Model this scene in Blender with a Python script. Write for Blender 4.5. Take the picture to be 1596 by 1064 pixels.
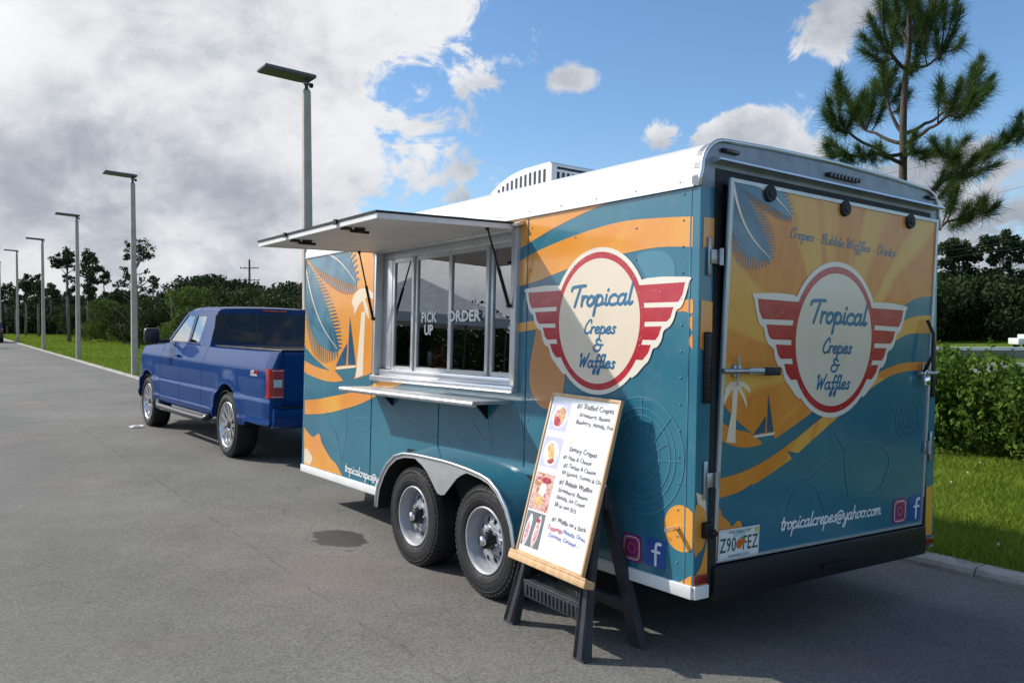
import bpy, bmesh, math, random
import numpy as np
from mathutils import Vector, Matrix
from mathutils.geometry import tessellate_polygon
R = math.radians
random.seed(7)
rng = np.random.default_rng(11)
for o in list(bpy.data.objects):
    bpy.data.objects.remove(o)
SC = bpy.context.scene
COL = SC.collection

# ------------------------------------------------------------------ camera
# frame: X across the road towards the kerb, Y along the road, Z up, metres
cam_d = bpy.data.cameras.new('camera')
cam = bpy.data.objects.new('camera', cam_d)
COL.objects.link(cam)
SC.camera = cam
cam_d.sensor_width = 36.0
cam_d.lens = 36.0 * 1333.6 / 1596.0
cam_d.clip_end = 3000
cam_d.clip_start = 0.05
cam.location = (0, 0, 1.65)
cam.rotation_euler = (R(90 - 1.503), 0, R(-33.95))

# ------------------------------------------------------------------ sun, sky
SUN_TRAVEL = Vector((0.278, -0.316, -0.325)).normalized()
SUN_TO = -SUN_TRAVEL
sun_d = bpy.data.lights.new('sun', 'SUN')
sun_d.energy = 3.35
sun_d.angle = R(0.9)
sun_d.color = (1.0, 0.945, 0.86)
sun = bpy.data.objects.new('sun', sun_d)
COL.objects.link(sun)
sun.rotation_euler = SUN_TRAVEL.to_track_quat('-Z', 'Y').to_euler()
sun.location = (-20, 20, 30)

CAMR = Matrix.Rotation(R(-33.95), 3, 'Z') @ Matrix.Rotation(R(90 - 1.503), 3, 'X')
def view_dir(px, py):
    return (CAMR @ Vector(((px - 798) / 1333.6, (532 - py) / 1333.6, -1))).normalized()

world = bpy.data.worlds.new('World')
SC.world = world
world.use_nodes = True
NT = world.node_tree
NT.nodes.clear()
class G:
    """tiny helper to write shader graphs"""
    def __init__(s, nt): s.nt = nt
    def n(s, t, **k):
        x = s.nt.nodes.new(t)
        for a, b in k.items(): setattr(x, a, b)
        return x
    def l(s, a, b): s.nt.links.new(a, b)
    def set(s, sock, v):
        if hasattr(v, 'is_output'): s.l(v, sock)
        else: sock.default_value = v
    def math(s, op, a, b=0.0, c=0.0, clamp=False):
        x = s.n('ShaderNodeMath', operation=op, use_clamp=clamp)
        s.set(x.inputs[0], a); s.set(x.inputs[1], b); s.set(x.inputs[2], c)
        return x.outputs[0]
    def vmath(s, op, a, b=None, out=0):
        x = s.n('ShaderNodeVectorMath', operation=op)
        s.set(x.inputs[0], a)
        if b is not None: s.set(x.inputs[1], b)
        return x.outputs[out]
    def noise(s, vec, scale, detail=4, rough=0.5, dist=0.0):
        x = s.n('ShaderNodeTexNoise')
        if vec is not None: s.l(vec, x.inputs['Vector'])
        x.inputs['Scale'].default_value = scale; x.inputs['Detail'].default_value = detail
        x.inputs['Roughness'].default_value = rough; x.inputs['Distortion'].default_value = dist
        return x.outputs['Fac']
    def smooth(s, v, a, b, lo=0.0, hi=1.0):
        x = s.n('ShaderNodeMapRange', interpolation_type='SMOOTHSTEP')
        s.set(x.inputs[0], v); x.inputs[1].default_value = a; x.inputs[2].default_value = b
        s.set(x.inputs[3], lo); s.set(x.inputs[4], hi)
        return x.outputs[0]
    def lin(s, v, a, b, lo=0.0, hi=1.0):
        x = s.n('ShaderNodeMapRange')
        s.set(x.inputs[0], v); x.inputs[1].default_value = a; x.inputs[2].default_value = b
        s.set(x.inputs[3], lo); s.set(x.inputs[4], hi)
        return x.outputs[0]
    def mix(s, f, a, b, blend='MIX'):
        x = s.n('ShaderNodeMix', data_type='RGBA', blend_type=blend)
        s.set(x.inputs[0], f)
        s.set(x.inputs[6], a if hasattr(a, 'is_output') else (*a[:3], 1))
        s.set(x.inputs[7], b if hasattr(b, 'is_output') else (*b[:3], 1))
        return x.outputs[2]
g = G(NT)
tc = g.n('ShaderNodeTexCoord').outputs['Generated']
sky = g.n('ShaderNodeTexSky', sky_type='NISHITA')
sky.sun_disc = False
sky.sun_elevation = R(37.7)
sky.sun_rotation = math.atan2(SUN_TO.x, SUN_TO.y)
sky.air_density = 1.0; sky.dust_density = 0.6; sky.ozone_density = 2.0
SKYV = 0.112
skyc = g.vmath('SCALE', sky.outputs[0]); NT.nodes[-1].inputs['Scale'].default_value = SKYV
sep = g.n('ShaderNodeSeparateXYZ'); g.l(tc, sep.inputs[0])
# cloud space: view directions, billows a little flattened
comb = g.n('ShaderNodeCombineXYZ')
g.l(g.math('MULTIPLY', sep.outputs[0], 2.3), comb.inputs[0])
g.l(g.math('MULTIPLY', sep.outputs[1], 2.3), comb.inputs[1])
g.l(g.math('MULTIPLY', sep.outputs[2], 3.4), comb.inputs[2])
cv = comb.outputs[0]
def blob(px, py, r0, r1, w, squash=1.0):
    """soft coverage weight round a direction; r in degrees"""
    d = view_dir(px, py)
    df = g.vmath('SUBTRACT', tc, tuple(d))
    df = g.vmath('MULTIPLY', df, (1, 1, squash))
    ln = g.vmath('LENGTH', df, out=1)
    return g.smooth(ln, R(r0), R(r1), w, 0.0)
n1 = g.noise(cv, 1.9, 9, 0.58, 0.25)
nb = g.noise(cv, 5.0, 9, 0.66, 0.7)
cover = g.math('ADD', g.math('MULTIPLY', g.math('SUBTRACT', n1, 0.5), 1.3), g.math("MULTIPLY", g.math("SUBTRACT", nb, 0.5), 1.25))
field = blob(60, -60, 16, 26, 0.82)
def addf(f, b): return g.math('MAXIMUM', f, b)
field = addf(field, blob(-420, -500, 30, 50, 0.7))
field = addf(field, blob(-900, 300, 24, 48, 0.7))
field = addf(field, blob(60, 420, 13, 26, 0.80, 1.0))
field = addf(field, blob(540, 130, 3, 9, 0.62))
field = addf(field, blob(1180, 225, 1.0, 7.4, 0.80, 1.6))
field = addf(field, blob(1560, 330, 6, 12, 0.62, 1.9))
field = addf(field, blob(1030, 205, 0.1, 3.2, 0.62))
field = addf(field, blob(1320, 40, 0.5, 6.0, 0.54, 1.6))
field = addf(field, blob(895, 120, 0.1, 4.4, 0.64, 1.8))
field = addf(field, blob(810, 95, 0.1, 3.8, 0.56, 1.8))
field = addf(field, blob(2600, 200, 12, 35, 0.5))
# the half of the sky behind the camera: broken cloud too
behind = g.vmath('DOT_PRODUCT', tc, tuple(view_dir(798, 532)), out=1)
field = addf(field, g.smooth(behind, -0.1, 0.35, 0.42, 0.0))
dens = g.math('SUBTRACT', g.math('ADD', cover, field), 0.42)
alpha = g.smooth(dens, 0.0, 0.17)
thick = g.smooth(dens, 0.05, 0.75)
# billows: same noise compared with itself a step towards the sun
off = g.vmath('ADD', cv, (SUN_TO.x * 0.14, SUN_TO.y * 0.14, 0.22))
n2 = g.noise(cv, 1.7, 9, 0.57, 0.3)
n3 = g.noise(off, 1.7, 9, 0.57, 0.3)
lit = g.lin(g.math('SUBTRACT', n2, n3), -0.19, 0.19)
big = g.noise(cv, 0.75, 3, 0.5)
sunny = g.vmath('DOT_PRODUCT', tc, tuple(SUN_TO), out=1)
glow = g.smooth(sunny, 0.30, 1.0)
shade = g.math('MULTIPLY', g.math('ADD', g.math('MULTIPLY', lit, 0.75), g.math('MULTIPLY', g.math('SUBTRACT', big, 0.5), 1.5)), 1.0)
shade = g.math('ADD', shade, g.math('MULTIPLY', glow, 0.30))
shade = g.math('ADD', shade, g.math('MULTIPLY', g.math('SUBTRACT', 1.0, thick), 0.30))
shade = g.smooth(shade, 0.12, 1.10)
ccol = g.mix(shade, (0.28, 0.315, 0.375), (0.70, 0.705, 0.72))
halo = g.smooth(sunny, 0.66, 1.0, 1.0, 2.3)
ccol = g.vmath('SCALE', ccol); NT.links.new(halo, NT.nodes[-1].inputs['Scale'])
# pale humid air low over the horizon
hz = g.smooth(sep.outputs[2], 0.0, 0.24, 0.45, 0.0)
skyc = g.vmath('MULTIPLY', skyc, (0.80, 1.0, 1.16))
basesky = g.mix(hz, skyc, (0.40, 0.56, 0.76))
final = g.mix(alpha, basesky, ccol)
bg = g.n('ShaderNodeBackground')
g.l(final, bg.inputs[0]); bg.inputs[1].default_value = 1.0
wo = g.n('ShaderNodeOutputWorld'); g.l(bg.outputs[0], wo.inputs[0])

SC.view_settings.view_transform = 'Standard'
SC.view_settings.look = 'None'
SC.view_settings.exposure = 0.33
SC.view_settings.gamma = 1.0
SC.render.engine = 'CYCLES'
SC.cycles.max_bounces = 8
SC.cycles.transparent_max_bounces = 12

# ------------------------------------------------------------------ materials
def newmat(name):
    m = bpy.data.materials.new(name); m.use_nodes = True
    gg = G(m.node_tree)
    b = m.node_tree.nodes['Principled BSDF']
    return m, gg, b
def mat(name, c, rough=0.5, metal=0.0, var=0.0, vs=6.0, bump=0.0, bs=60.0, coat=0.0, c2=None, stretch=None, spec=None, detail=4):
    """plain material with a little uneven colour and relief"""
    m, q, b = newmat(name)
    b.inputs['Roughness'].default_value = rough
    b.inputs['Metallic'].default_value = metal
    b.inputs['Coat Weight'].default_value = coat
    b.inputs['Coat Roughness'].default_value = 0.04
    if spec is not None: b.inputs['Specular IOR Level'].default_value = spec
    co = q.n('ShaderNodeTexCoord').outputs['Object']
    if stretch: co = q.vmath('MULTIPLY', co, stretch)
    if var or c2:
        f = q.smooth(q.noise(co, vs, detail, 0.6), 0.35, 0.65)
        a = c2 if c2 else tuple(x * (1 - var) for x in c)
        bcol = c if c2 else tuple(min(1, x * (1 + var)) for x in c)
        q.l(q.mix(f, a, bcol), b.inputs['Base Color'])
        rr = q.lin(q.noise(co, vs * 2.3, 3), 0.3, 0.7, rough * 0.85, min(1, rough * 1.15))
        q.l(rr, b.inputs['Roughness'])
    else:
        b.inputs['Base Color'].default_value = (*c, 1)
    if bump:
        bn = q.n('ShaderNodeBump'); bn.inputs['Strength'].default_value = bump
        bn.inputs['Distance'].default_value = 0.01
        q.l(q.noise(co, bs, 4), bn.inputs['Height']); q.l(bn.outputs[0], b.inputs['Normal'])
    return m
def leafmat(name, c1, c2, trans=0.25, rough=0.75):
    m, q, b = newmat(name)
    geo = q.n('ShaderNodeNewGeometry')
    co = q.n('ShaderNodeTexCoord').outputs['Object']
    f = q.math('ADD', q.math('MULTIPLY', geo.outputs['Random Per Island'], 0.6), q.math('MULTIPLY', q.smooth(q.noise(co, 1.3, 3), 0.3, 0.7), 0.4))
    col = q.mix(f, c1, c2)
    q.l(col, b.inputs['Base Color'])
    b.inputs['Roughness'].default_value = rough
    b.inputs['Specular IOR Level'].default_value = 0.12
    tr = q.n('ShaderNodeBsdfTranslucent'); q.l(col, tr.inputs[0])
    mx = q.n('ShaderNodeMixShader'); mx.inputs[0].default_value = trans
    q.l(b.outputs[0], mx.inputs[1]); q.l(tr.outputs[0], mx.inputs[2])
    out = m.node_tree.nodes['Material Output']; q.l(mx.outputs[0], out.inputs[0])
    return m
MT = {}
def wrapmat(name, c1, c2, c3=None, stretch=(1, 1, 1), rough=0.22, orange_peel=0.012):
    m, q, b = newmat(name)
    co = q.n('ShaderNodeTexCoord').outputs['Object']
    st = q.vmath('MULTIPLY', co, stretch)
    f = q.smooth(q.noise(st, 1.6, 4, 0.6, 0.6), 0.32, 0.68)
    col = q.mix(f, c1, c2)
    if c3: col = q.mix(q.smooth(q.noise(st, 2.7, 3, 0.5, 0.4), 0.50, 0.72), col, c3)
    dirt = q.noise(co, 5.0, 6, 0.65)
    col = q.mix(q.smooth(dirt, 0.5, 0.85, 0.0, 0.18), col, (0.35, 0.33, 0.28))
    q.l(col, b.inputs['Base Color'])
    b.inputs['Roughness'].default_value = rough
    b.inputs['Coat Weight'].default_value = 0.5
    b.inputs['Coat Roughness'].default_value = 0.08
    bn = q.n('ShaderNodeBump'); bn.inputs['Strength'].default_value = 0.22; bn.inputs['Distance'].default_value = 0.02
    q.l(q.noise(co, 3.0, 3, 0.5), bn.inputs['Height']); q.l(bn.outputs[0], b.inputs['Normal'])
    MT[name] = m
    return m
wrapmat('teal', (0.022, 0.148, 0.215), (0.034, 0.182, 0.252))
wrapmat('leaf_teal', (0.020, 0.105, 0.185), (0.10, 0.26, 0.33), None, (1.5, 1.5, 1.5))
wrapmat('teal_light', (0.06, 0.22, 0.30), (0.08, 0.25, 0.34))
wrapmat('teal_line', (0.065, 0.225, 0.30), (0.045, 0.195, 0.27))
wrapmat('orange', (0.78, 0.28, 0.035), (0.84, 0.41, 0.06), (0.84, 0.32, 0.08), (1, 1, 0.8))
wrapmat('orange_streak', (0.72, 0.30, 0.05), (0.78, 0.46, 0.09), (0.78, 0.50, 0.20), (2.4, 1, 0.7))
wrapmat('shaded_orange', (0.62, 0.25, 0.07), (0.56, 0.27, 0.11))  # orange print with the awning's shadow put into its colour
wrapmat('cream', (0.86, 0.74, 0.56), (0.88, 0.72, 0.50))
wrapmat('logo_cream', (0.80, 0.68, 0.52), (0.82, 0.71, 0.56))
wrapmat('logo_edge', (0.84, 0.77, 0.64), (0.84, 0.77, 0.66))
wrapmat('logo_red', (0.46, 0.010, 0.025), (0.52, 0.022, 0.040), None, (4, 4, 4))
wrapmat('letter_blue', (0.02, 0.15, 0.29), (0.02, 0.16, 0.31))
wrapmat('letter_white', (0.85, 0.88, 0.88), (0.85, 0.88, 0.88))
wrapmat('sail_blue', (0.012, 0.085, 0.17), (0.014, 0.10, 0.19))
wrapmat('icon_blue', (0.03, 0.09, 0.34), (0.03, 0.09, 0.36))
wrapmat('icon_pink', (0.55, 0.05, 0.22), (0.62, 0.16, 0.10), None, (6, 6, 9))
wrapmat('icon_purple', (0.20, 0.03, 0.22), (0.28, 0.03, 0.18), None, (6, 6, 9))
MT['alu'] = mat('bright_aluminium', (0.74, 0.75, 0.77), 0.30, 0.85, 0.05, 3, 0.02, 6)
MT['alu_dull'] = mat('dull_aluminium', (0.58, 0.59, 0.60), 0.42, 0.7, 0.06, 4, 0.02, 12)
MT['alu_plate'] = mat('tread_plate', (0.60, 0.61, 0.62), 0.36, 0.8, 0.12, 14, 0.4, 90)
MT['roof'] = mat('white_roof_skin', (0.78, 0.79, 0.80), 0.30, 0.35, 0.05, 2.5, 0.1, 3)
MT['white'] = mat('white_paint', (0.78, 0.78, 0.76), 0.38, 0, 0.05, 5)
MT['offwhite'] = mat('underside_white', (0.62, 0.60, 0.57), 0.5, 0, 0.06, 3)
MT['black'] = mat('black_rubber', (0.012, 0.012, 0.013), 0.6, 0, 0.2, 20)
MT['blackmetal'] = mat('black_metal', (0.010, 0.010, 0.011), 0.45, 0, 0.1, 10, spec=0.3)
MT['steel'] = mat('zinc_steel', (0.42, 0.43, 0.44), 0.35, 0.9, 0.1, 25)
MT['header'] = mat('header_alu_shaded', (0.24, 0.25, 0.27), 0.38, 0.6, 0.10, 6, 0.05, 20)  # aluminium darkened in its colour for the shade on the rear header
MT['led_off'] = mat('unlit_led_lens', (0.05, 0.012, 0.012), 0.2, 0, 0.2, 60, coat=0.5)
MT['chrome'] = mat('chrome', (0.85, 0.85, 0.86), 0.08, 1.0)
MT['rim'] = mat('silver_rim', (0.40, 0.41, 0.43), 0.46, 0.35, 0.08, 18)
MT['machined'] = mat('machined_rim', (0.72, 0.72, 0.74), 0.22, 0.9, 0.05, 12)
MT['rimdark'] = mat('rim_pocket', (0.03, 0.03, 0.034), 0.5)
MT['tyre'] = mat('tyre_rubber', (0.012, 0.012, 0.013), 0.7, 0, 0.3, 9, 0.3, 50)
MT['well'] = mat('wheel_well', (0.012, 0.012, 0.012), 0.9)
MT['reflector'] = mat('red_reflector', (0.22, 0.008, 0.008), 0.2, 0, 0.2, 60, coat=0.5)
MT['lens_red'] = mat('red_lens', (0.42, 0.006, 0.008), 0.12, 0, 0.25, 30, coat=1.0)
MT['lens_clear'] = mat('clear_lens', (0.62, 0.63, 0.62), 0.12, 0.2, 0.15, 40, coat=1.0)
MT['pine_wood'] = mat('pale_pine', (0.70, 0.47, 0.25), 0.5, 0, 0.0, 3, 0.15, 30, c2=(0.60, 0.36, 0.17), stretch=(8, 1.2, 8))
MT['board'] = mat('whiteboard', (0.82, 0.83, 0.82), 0.22, 0, 0.02, 4, coat=0.3)
MT['ink'] = mat('black_marker', (0.09, 0.085, 0.10), 0.6)
MT['ink_red'] = mat('red_marker', (0.60, 0.05, 0.12), 0.6)
MT['ink_blue'] = mat('blue_marker', (0.10, 0.14, 0.50), 0.6)
MT['plastic'] = mat('black_plastic', (0.030, 0.033, 0.040), 0.48, 0, 0.15, 14, 0.2, 120)
MT['concrete'] = mat('kerb_concrete', (0.36, 0.345, 0.30), 0.85, 0, 0.30, 3.0, 0.5, 60, detail=8)
MT['pole'] = mat('concrete_pole', (0.48, 0.43, 0.36), 0.75, 0, 0.08, 4.0, 0.3, 70, detail=7)
MT['lamp_grey'] = mat('lamp_housing', (0.13, 0.14, 0.15), 0.45, 0.3, 0.1, 10)
MT['lamp_led'] = mat('led_lens', (0.10, 0.105, 0.09), 0.3, 0, 0.2, 30)
MT['woodpole'] = mat('weathered_wood', (0.17, 0.15, 0.13), 0.85, 0, 0.2, 4, 0.3, 30)
MT['bark'] = mat('pine_bark', (0.115, 0.080, 0.060), 0.9, 0, 0.0, 9, 0.9, 30, c2=(0.06, 0.045, 0.038), stretch=(1, 1, 0.35))
MT['bark_grey'] = mat('grey_bark', (0.22, 0.20, 0.17), 0.9, 0, 0.25, 6, 0.5, 20)
MT['truck'] = mat('blue_car_paint', (0.001, 0.038, 0.165), 0.5, 0.0, 0.0, 5, coat=0.42, spec=0.05)
MT['truck_black'] = mat('truck_black_trim', (0.012, 0.012, 0.014), 0.4, 0, coat=0.2)
MT['tonneau'] = mat('black_vinyl_cover', (0.010, 0.010, 0.011), 0.45, 0, 0.1, 20, 0.2, 200)
MT['interior'] = mat('dark_interior', (0.035, 0.035, 0.038), 0.8)
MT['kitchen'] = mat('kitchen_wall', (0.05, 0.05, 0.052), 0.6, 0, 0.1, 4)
MT['redcup'] = mat('red_plastic_bottle', (0.35, 0.02, 0.02), 0.35)
MT['jar'] = mat('steel_canister', (0.45, 0.45, 0.44), 0.3, 0.8)
MT['canopy'] = mat('canopy_fabric', (0.62, 0.63, 0.64), 0.85, 0, 0.05, 3)
MT['van_white'] = mat('white_vehicle_paint', (0.75, 0.75, 0.74), 0.3, 0, coat=0.8)

def ray_mat(cx, cz):
    # printed sun rays fanning out from behind the badge
    m, q, b = newmat('orange_rays')
    co = q.n('ShaderNodeTexCoord').outputs['Object']
    sp_ = q.n('ShaderNodeSeparateXYZ'); q.l(q.vmath('SUBTRACT', co, (cx, 0, cz)), sp_.inputs[0])
    ang = q.math('ARCTAN2', sp_.outputs[2], sp_.outputs[0])
    cb = q.n('ShaderNodeCombineXYZ'); q.l(q.math('MULTIPLY', ang, 3.2), cb.inputs[0]); q.l(q.math('MULTIPLY', q.noise(co, 2.0, 2), 0.5), cb.inputs[1])
    r1 = q.smooth(q.noise(cb.outputs[0], 1.35, 1.5, 0.4), 0.44, 0.56)
    r2 = q.smooth(q.noise(q.vmath('MULTIPLY', co, (2.2, 1, .9)), 2.2, 5, 0.65, 0.6), 0.35, 0.70)
    col = q.mix(r1, (0.72, 0.235, 0.024), (0.82, 0.45, 0.07))
    col = q.mix(q.math('MULTIPLY', r2, 0.55), col, (0.80, 0.36, 0.07))
    q.l(col, b.inputs['Base Color']); b.inputs['Roughness'].default_value = 0.3; b.inputs['Coat Weight'].default_value = 0.15
    MT['orange_streak'] = m
ray_mat(1.03, 1.05)

def glassmat(name, tint, refl_rough=0.0, base=0.09, rc=1.0):
    m, q, b = newmat(name)
    nt = m.node_tree
    gl = q.n('ShaderNodeBsdfGlossy'); gl.inputs['Color'].default_value = (rc, rc, rc, 1); gl.inputs['Roughness'].default_value = refl_rough
    tr = q.n('ShaderNodeBsdfTransparent'); tr.inputs[0].default_value = (*tint, 1)
    fr = q.n('ShaderNodeFresnel'); fr.inputs[0].default_value = 1.52
    f = q.lin(fr.outputs[0], 0.04, 1.0, base, 1.0)
    mx = q.n('ShaderNodeMixShader'); q.l(f, mx.inputs[0]); q.l(tr.outputs[0], mx.inputs[1]); q.l(gl.outputs[0], mx.inputs[2])
    q.l(mx.outputs[0], nt.nodes['Material Output'].inputs[0])
    return m
MT['glass'] = glassmat('window_glass', (0.50, 0.52, 0.52), 0.0, 0.26)
MT['tint'] = glassmat('tinted_glass', (0.05, 0.055, 0.055), 0.0, 0.035)
MT['sidetint'] = glassmat('light_tinted_glass', (0.20, 0.22, 0.22), 0.0, 0.03, 0.45)

# ------------------------------------------------------------------ mesh helpers
class MB:
    def __init__(s): s.v = []; s.f = []; s.mi = []; s.sm = []
    def add(s, vs, fs, mi=0, smooth=False):
        o = len(s.v); s.v += [tuple(v) for v in vs]
        s.f += [tuple(i + o for i in f) for f in fs]
        s.mi += [mi] * len(fs); s.sm += [smooth] * len(fs)
        return s
    def box(s, a, b, mi=0, bev=0.0):
        x0, x1 = sorted((a[0], b[0])); y0, y1 = sorted((a[1], b[1])); z0, z1 = sorted((a[2], b[2]))
        if not bev:
            vs = [(x, y, z) for x in (x0, x1) for y in (y0, y1) for z in (z0, z1)]
            s.add(vs, [(0, 1, 3, 2), (4, 6, 7, 5), (0, 4, 5, 1), (2, 3, 7, 6), (0, 2, 6, 4), (1, 5, 7, 3)], mi)
            return s
        bm = bmesh.new()
        bmesh.ops.create_cube(bm, size=1)
        for v in bm.verts:
            v.co = Vector(((x0 + x1) / 2 + v.co.x * (x1 - x0), (y0 + y1) / 2 + v.co.y * (y1 - y0), (z0 + z1) / 2 + v.co.z * (z1 - z0)))
        bmesh.ops.bevel(bm, geom=list(bm.edges), offset=bev, segments=2, affect='EDGES', profile=0.5)
        s.bm(bm, mi, True)
        return s
    def bm(s, bm, mi=0, smooth=False, M=None):
        bm.verts.ensure_lookup_table()
        vs = [(M @ v.co if M else v.co.copy()) for v in bm.verts]
        for i, v in enumerate(bm.verts): v.index = i
        s.add(vs, [[v.index for v in f.verts] for f in bm.faces], mi, smooth)
        bm.free(); return s
    def cyl(s, p0, p1, r0, r1=None, n=12, mi=0, caps=True, smooth=True):
        r1 = r0 if r1 is None else r1
        p0 = Vector(p0); p1 = Vector(p1); d = (p1 - p0).normalized()
        u = d.orthogonal().normalized(); w = d.cross(u)
        vs = []
        for p, r in ((p0, r0), (p1, r1)):
            for i in range(n):
                a = 2 * math.pi * i / n; vs.append(p + u * (r * math.cos(a)) + w * (r * math.sin(a)))
        s.add(vs, [(i, (i + 1) % n, n + (i + 1) % n, n + i) for i in range(n)], mi, smooth)
        if caps: s.add(vs[:n], [tuple(range(n))[::-1]], mi); s.add(vs[n:], [tuple(range(n))], mi)
        return s
    def tube(s, pts, radii, n=7, mi=0, smooth=True):
        pts = [Vector(p) for p in pts]
        if not hasattr(radii, '__len__'): radii = [radii] * len(pts)
        vs = []; u = None
        for i, p in enumerate(pts):
            d = (pts[min(i + 1, len(pts) - 1)] - pts[max(i - 1, 0)]).normalized()
            if u is None: u = d.orthogonal().normalized()
            u = (u - d * u.dot(d)).normalized(); w = d.cross(u)
            for k in range(n):
                a = 2 * math.pi * k / n; vs.append(p + (u * math.cos(a) + w * math.sin(a)) * radii[i])
        fs = []
        for i in range(len(pts) - 1):
            for k in range(n):
                fs.append((i * n + k, i * n + (k + 1) % n, (i + 1) * n + (k + 1) % n, (i + 1) * n + k))
        fs.append(tuple(range(n))[::-1]); fs.append(tuple((len(pts) - 1) * n + k for k in range(n)))
        s.add(vs, fs, mi, smooth); return s
    def lathe(s, prof, axis='x', c=(0, 0, 0), n=40, mi=0, smooth=True):
        """prof: (along axis, radius)"""
        vs = []
        for (h, r) in prof:
            for k in range(n):
                a = 2 * math.pi * k / n; q1, q2 = r * math.cos(a), r * math.sin(a)
                p = {'x': (h, q1, q2), 'y': (q1, h, q2), 'z': (q1, q2, h)}[axis]
                vs.append((p[0] + c[0], p[1] + c[1], p[2] + c[2]))
        m = len(prof)
        fs = [(i * n + k, i * n + (k + 1) % n, (i + 1) * n + (k + 1) % n, (i + 1) * n + k) for i in range(m - 1) for k in range(n)]
        s.add(vs, fs, mi, smooth); return s
    def grid(s, rows, mi=0, smooth=True, close=False):
        m = len(rows); n = len(rows[0]); vs = [p for r in rows for p in r]
        fs = [(i * n + k, i * n + (k + 1) % n, (i + 1) * n + (k + 1) % n, (i + 1) * n + k) for i in range(m - 1) for k in range(n if close else n - 1)]
        s.add(vs, fs, mi, smooth); return s
    def prism(s, poly, d, mi=0, smooth=False):
        """closed 3-D polygon extruded along vector d"""
        n = len(poly); d = Vector(d); P = [Vector(p) for p in poly]
        tris = tessellate_polygon([P])
        s.add(P, [t for t in tris], mi); s.add([p + d for p in P], [t[::-1] for t in tris], mi)
        s.add(P + [p + d for p in P], [(i, (i + 1) % n, n + (i + 1) % n, n + i) for i in range(n)], mi, smooth)
        return s
    def build(s, name, mats, parent=None, M=None, loc=None):
        me = bpy.data.meshes.new(name)
        me.from_pydata(s.v, [], s.f)
        if not isinstance(mats, (list, tuple)): mats = [mats]
        for m in mats: me.materials.append(MT[m] if isinstance(m, str) else m)
        me.polygons.foreach_set('material_index', s.mi)
        me.polygons.foreach_set('use_smooth', s.sm)
        me.update()
        o = bpy.data.objects.new(name, me); COL.objects.link(o)
        if parent: o.parent = parent
        if M is not None: o.matrix_local = M
        if loc is not None: o.location = loc
        return o
def fixn(o):
    bm = bmesh.new(); bm.from_mesh(o.data); bmesh.ops.remove_doubles(bm, verts=bm.verts, dist=1e-5)
    bmesh.ops.recalc_face_normals(bm, faces=bm.faces); bm.to_mesh(o.data); bm.free(); return o
def weld(o, ang=40):
    fixn(o)
    bm = bmesh.new(); bm.from_mesh(o.data)
    for e in bm.edges:
        if len(e.link_faces) == 2 and e.calc_face_angle(0) > R(ang): e.smooth = False
    bm.to_mesh(o.data); bm.free()
    return o
def tag(o, label, cat, group=None):
    o['label'] = label; o['category'] = cat
    if group: o['group'] = group
    return o
def structure(o): o['kind'] = 'structure'; return o
def stuff(o): o['kind'] = 'stuff'; return o
def empty(name, M):
    o = bpy.data.objects.new(name, None); COL.objects.link(o)
    o.matrix_world = M if isinstance(M, Matrix) else Matrix.Translation(M)
    return o
def copy_tree(o, parent=None):
    c = o.copy(); COL.objects.link(c)
    if parent: c.parent = parent
    for ch in list(o.children): copy_tree(ch, c)
    return c
def catmull(pts, n=6, closed=False):
    """points with a third value are corners"""
    P = [Vector((p[0], p[1])) for p in pts]; cor = [len(p) > 2 for p in pts]; N = len(P); out = []
    for i in range(N if closed else N - 1):
        a, b = P[i], P[(i + 1) % N]
        ca, cb = cor[i], cor[(i + 1) % N]
        if not closed: ca = ca or i == 0; cb = cb or i == N - 2
        if ca and cb: out.append(a.copy()); continue
        pa = a - (b - a) * 0.0 if ca else P[i - 1]
        pb = b if cb else P[(i + 2) % N]
        ta = (b - a) * 0.6 if ca else (b - pa) * 0.5
        tb = (b - a) * 0.6 if cb else (pb - a) * 0.5
        for k in range(n):
            t = k / n; h1 = 2*t**3 - 3*t*t + 1; h2 = t**3 - 2*t*t + t; h3 = -2*t**3 + 3*t*t; h4 = t**3 - t*t
            out.append(a * h1 + ta * h2 + b * h3 + tb * h4)
    if not closed: out.append(P[-1].copy())
    return out
def poly2(mb, loops, place, h, mi=0, n=6, smooth=True):
    """flat printed shape; place(u,v,h) -> point on the panel"""
    L = [catmull(l, n, True) if smooth else [Vector((p[0], p[1])) for p in l] for l in loops]
    tris = tessellate_polygon([[Vector((p.x, p.y, 0)) for p in l] for l in L])
    flat = [p for l in L for p in l]
    mb.add([place(p.x, p.y, h) for p in flat], tris, mi)
_ns = [0]
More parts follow.
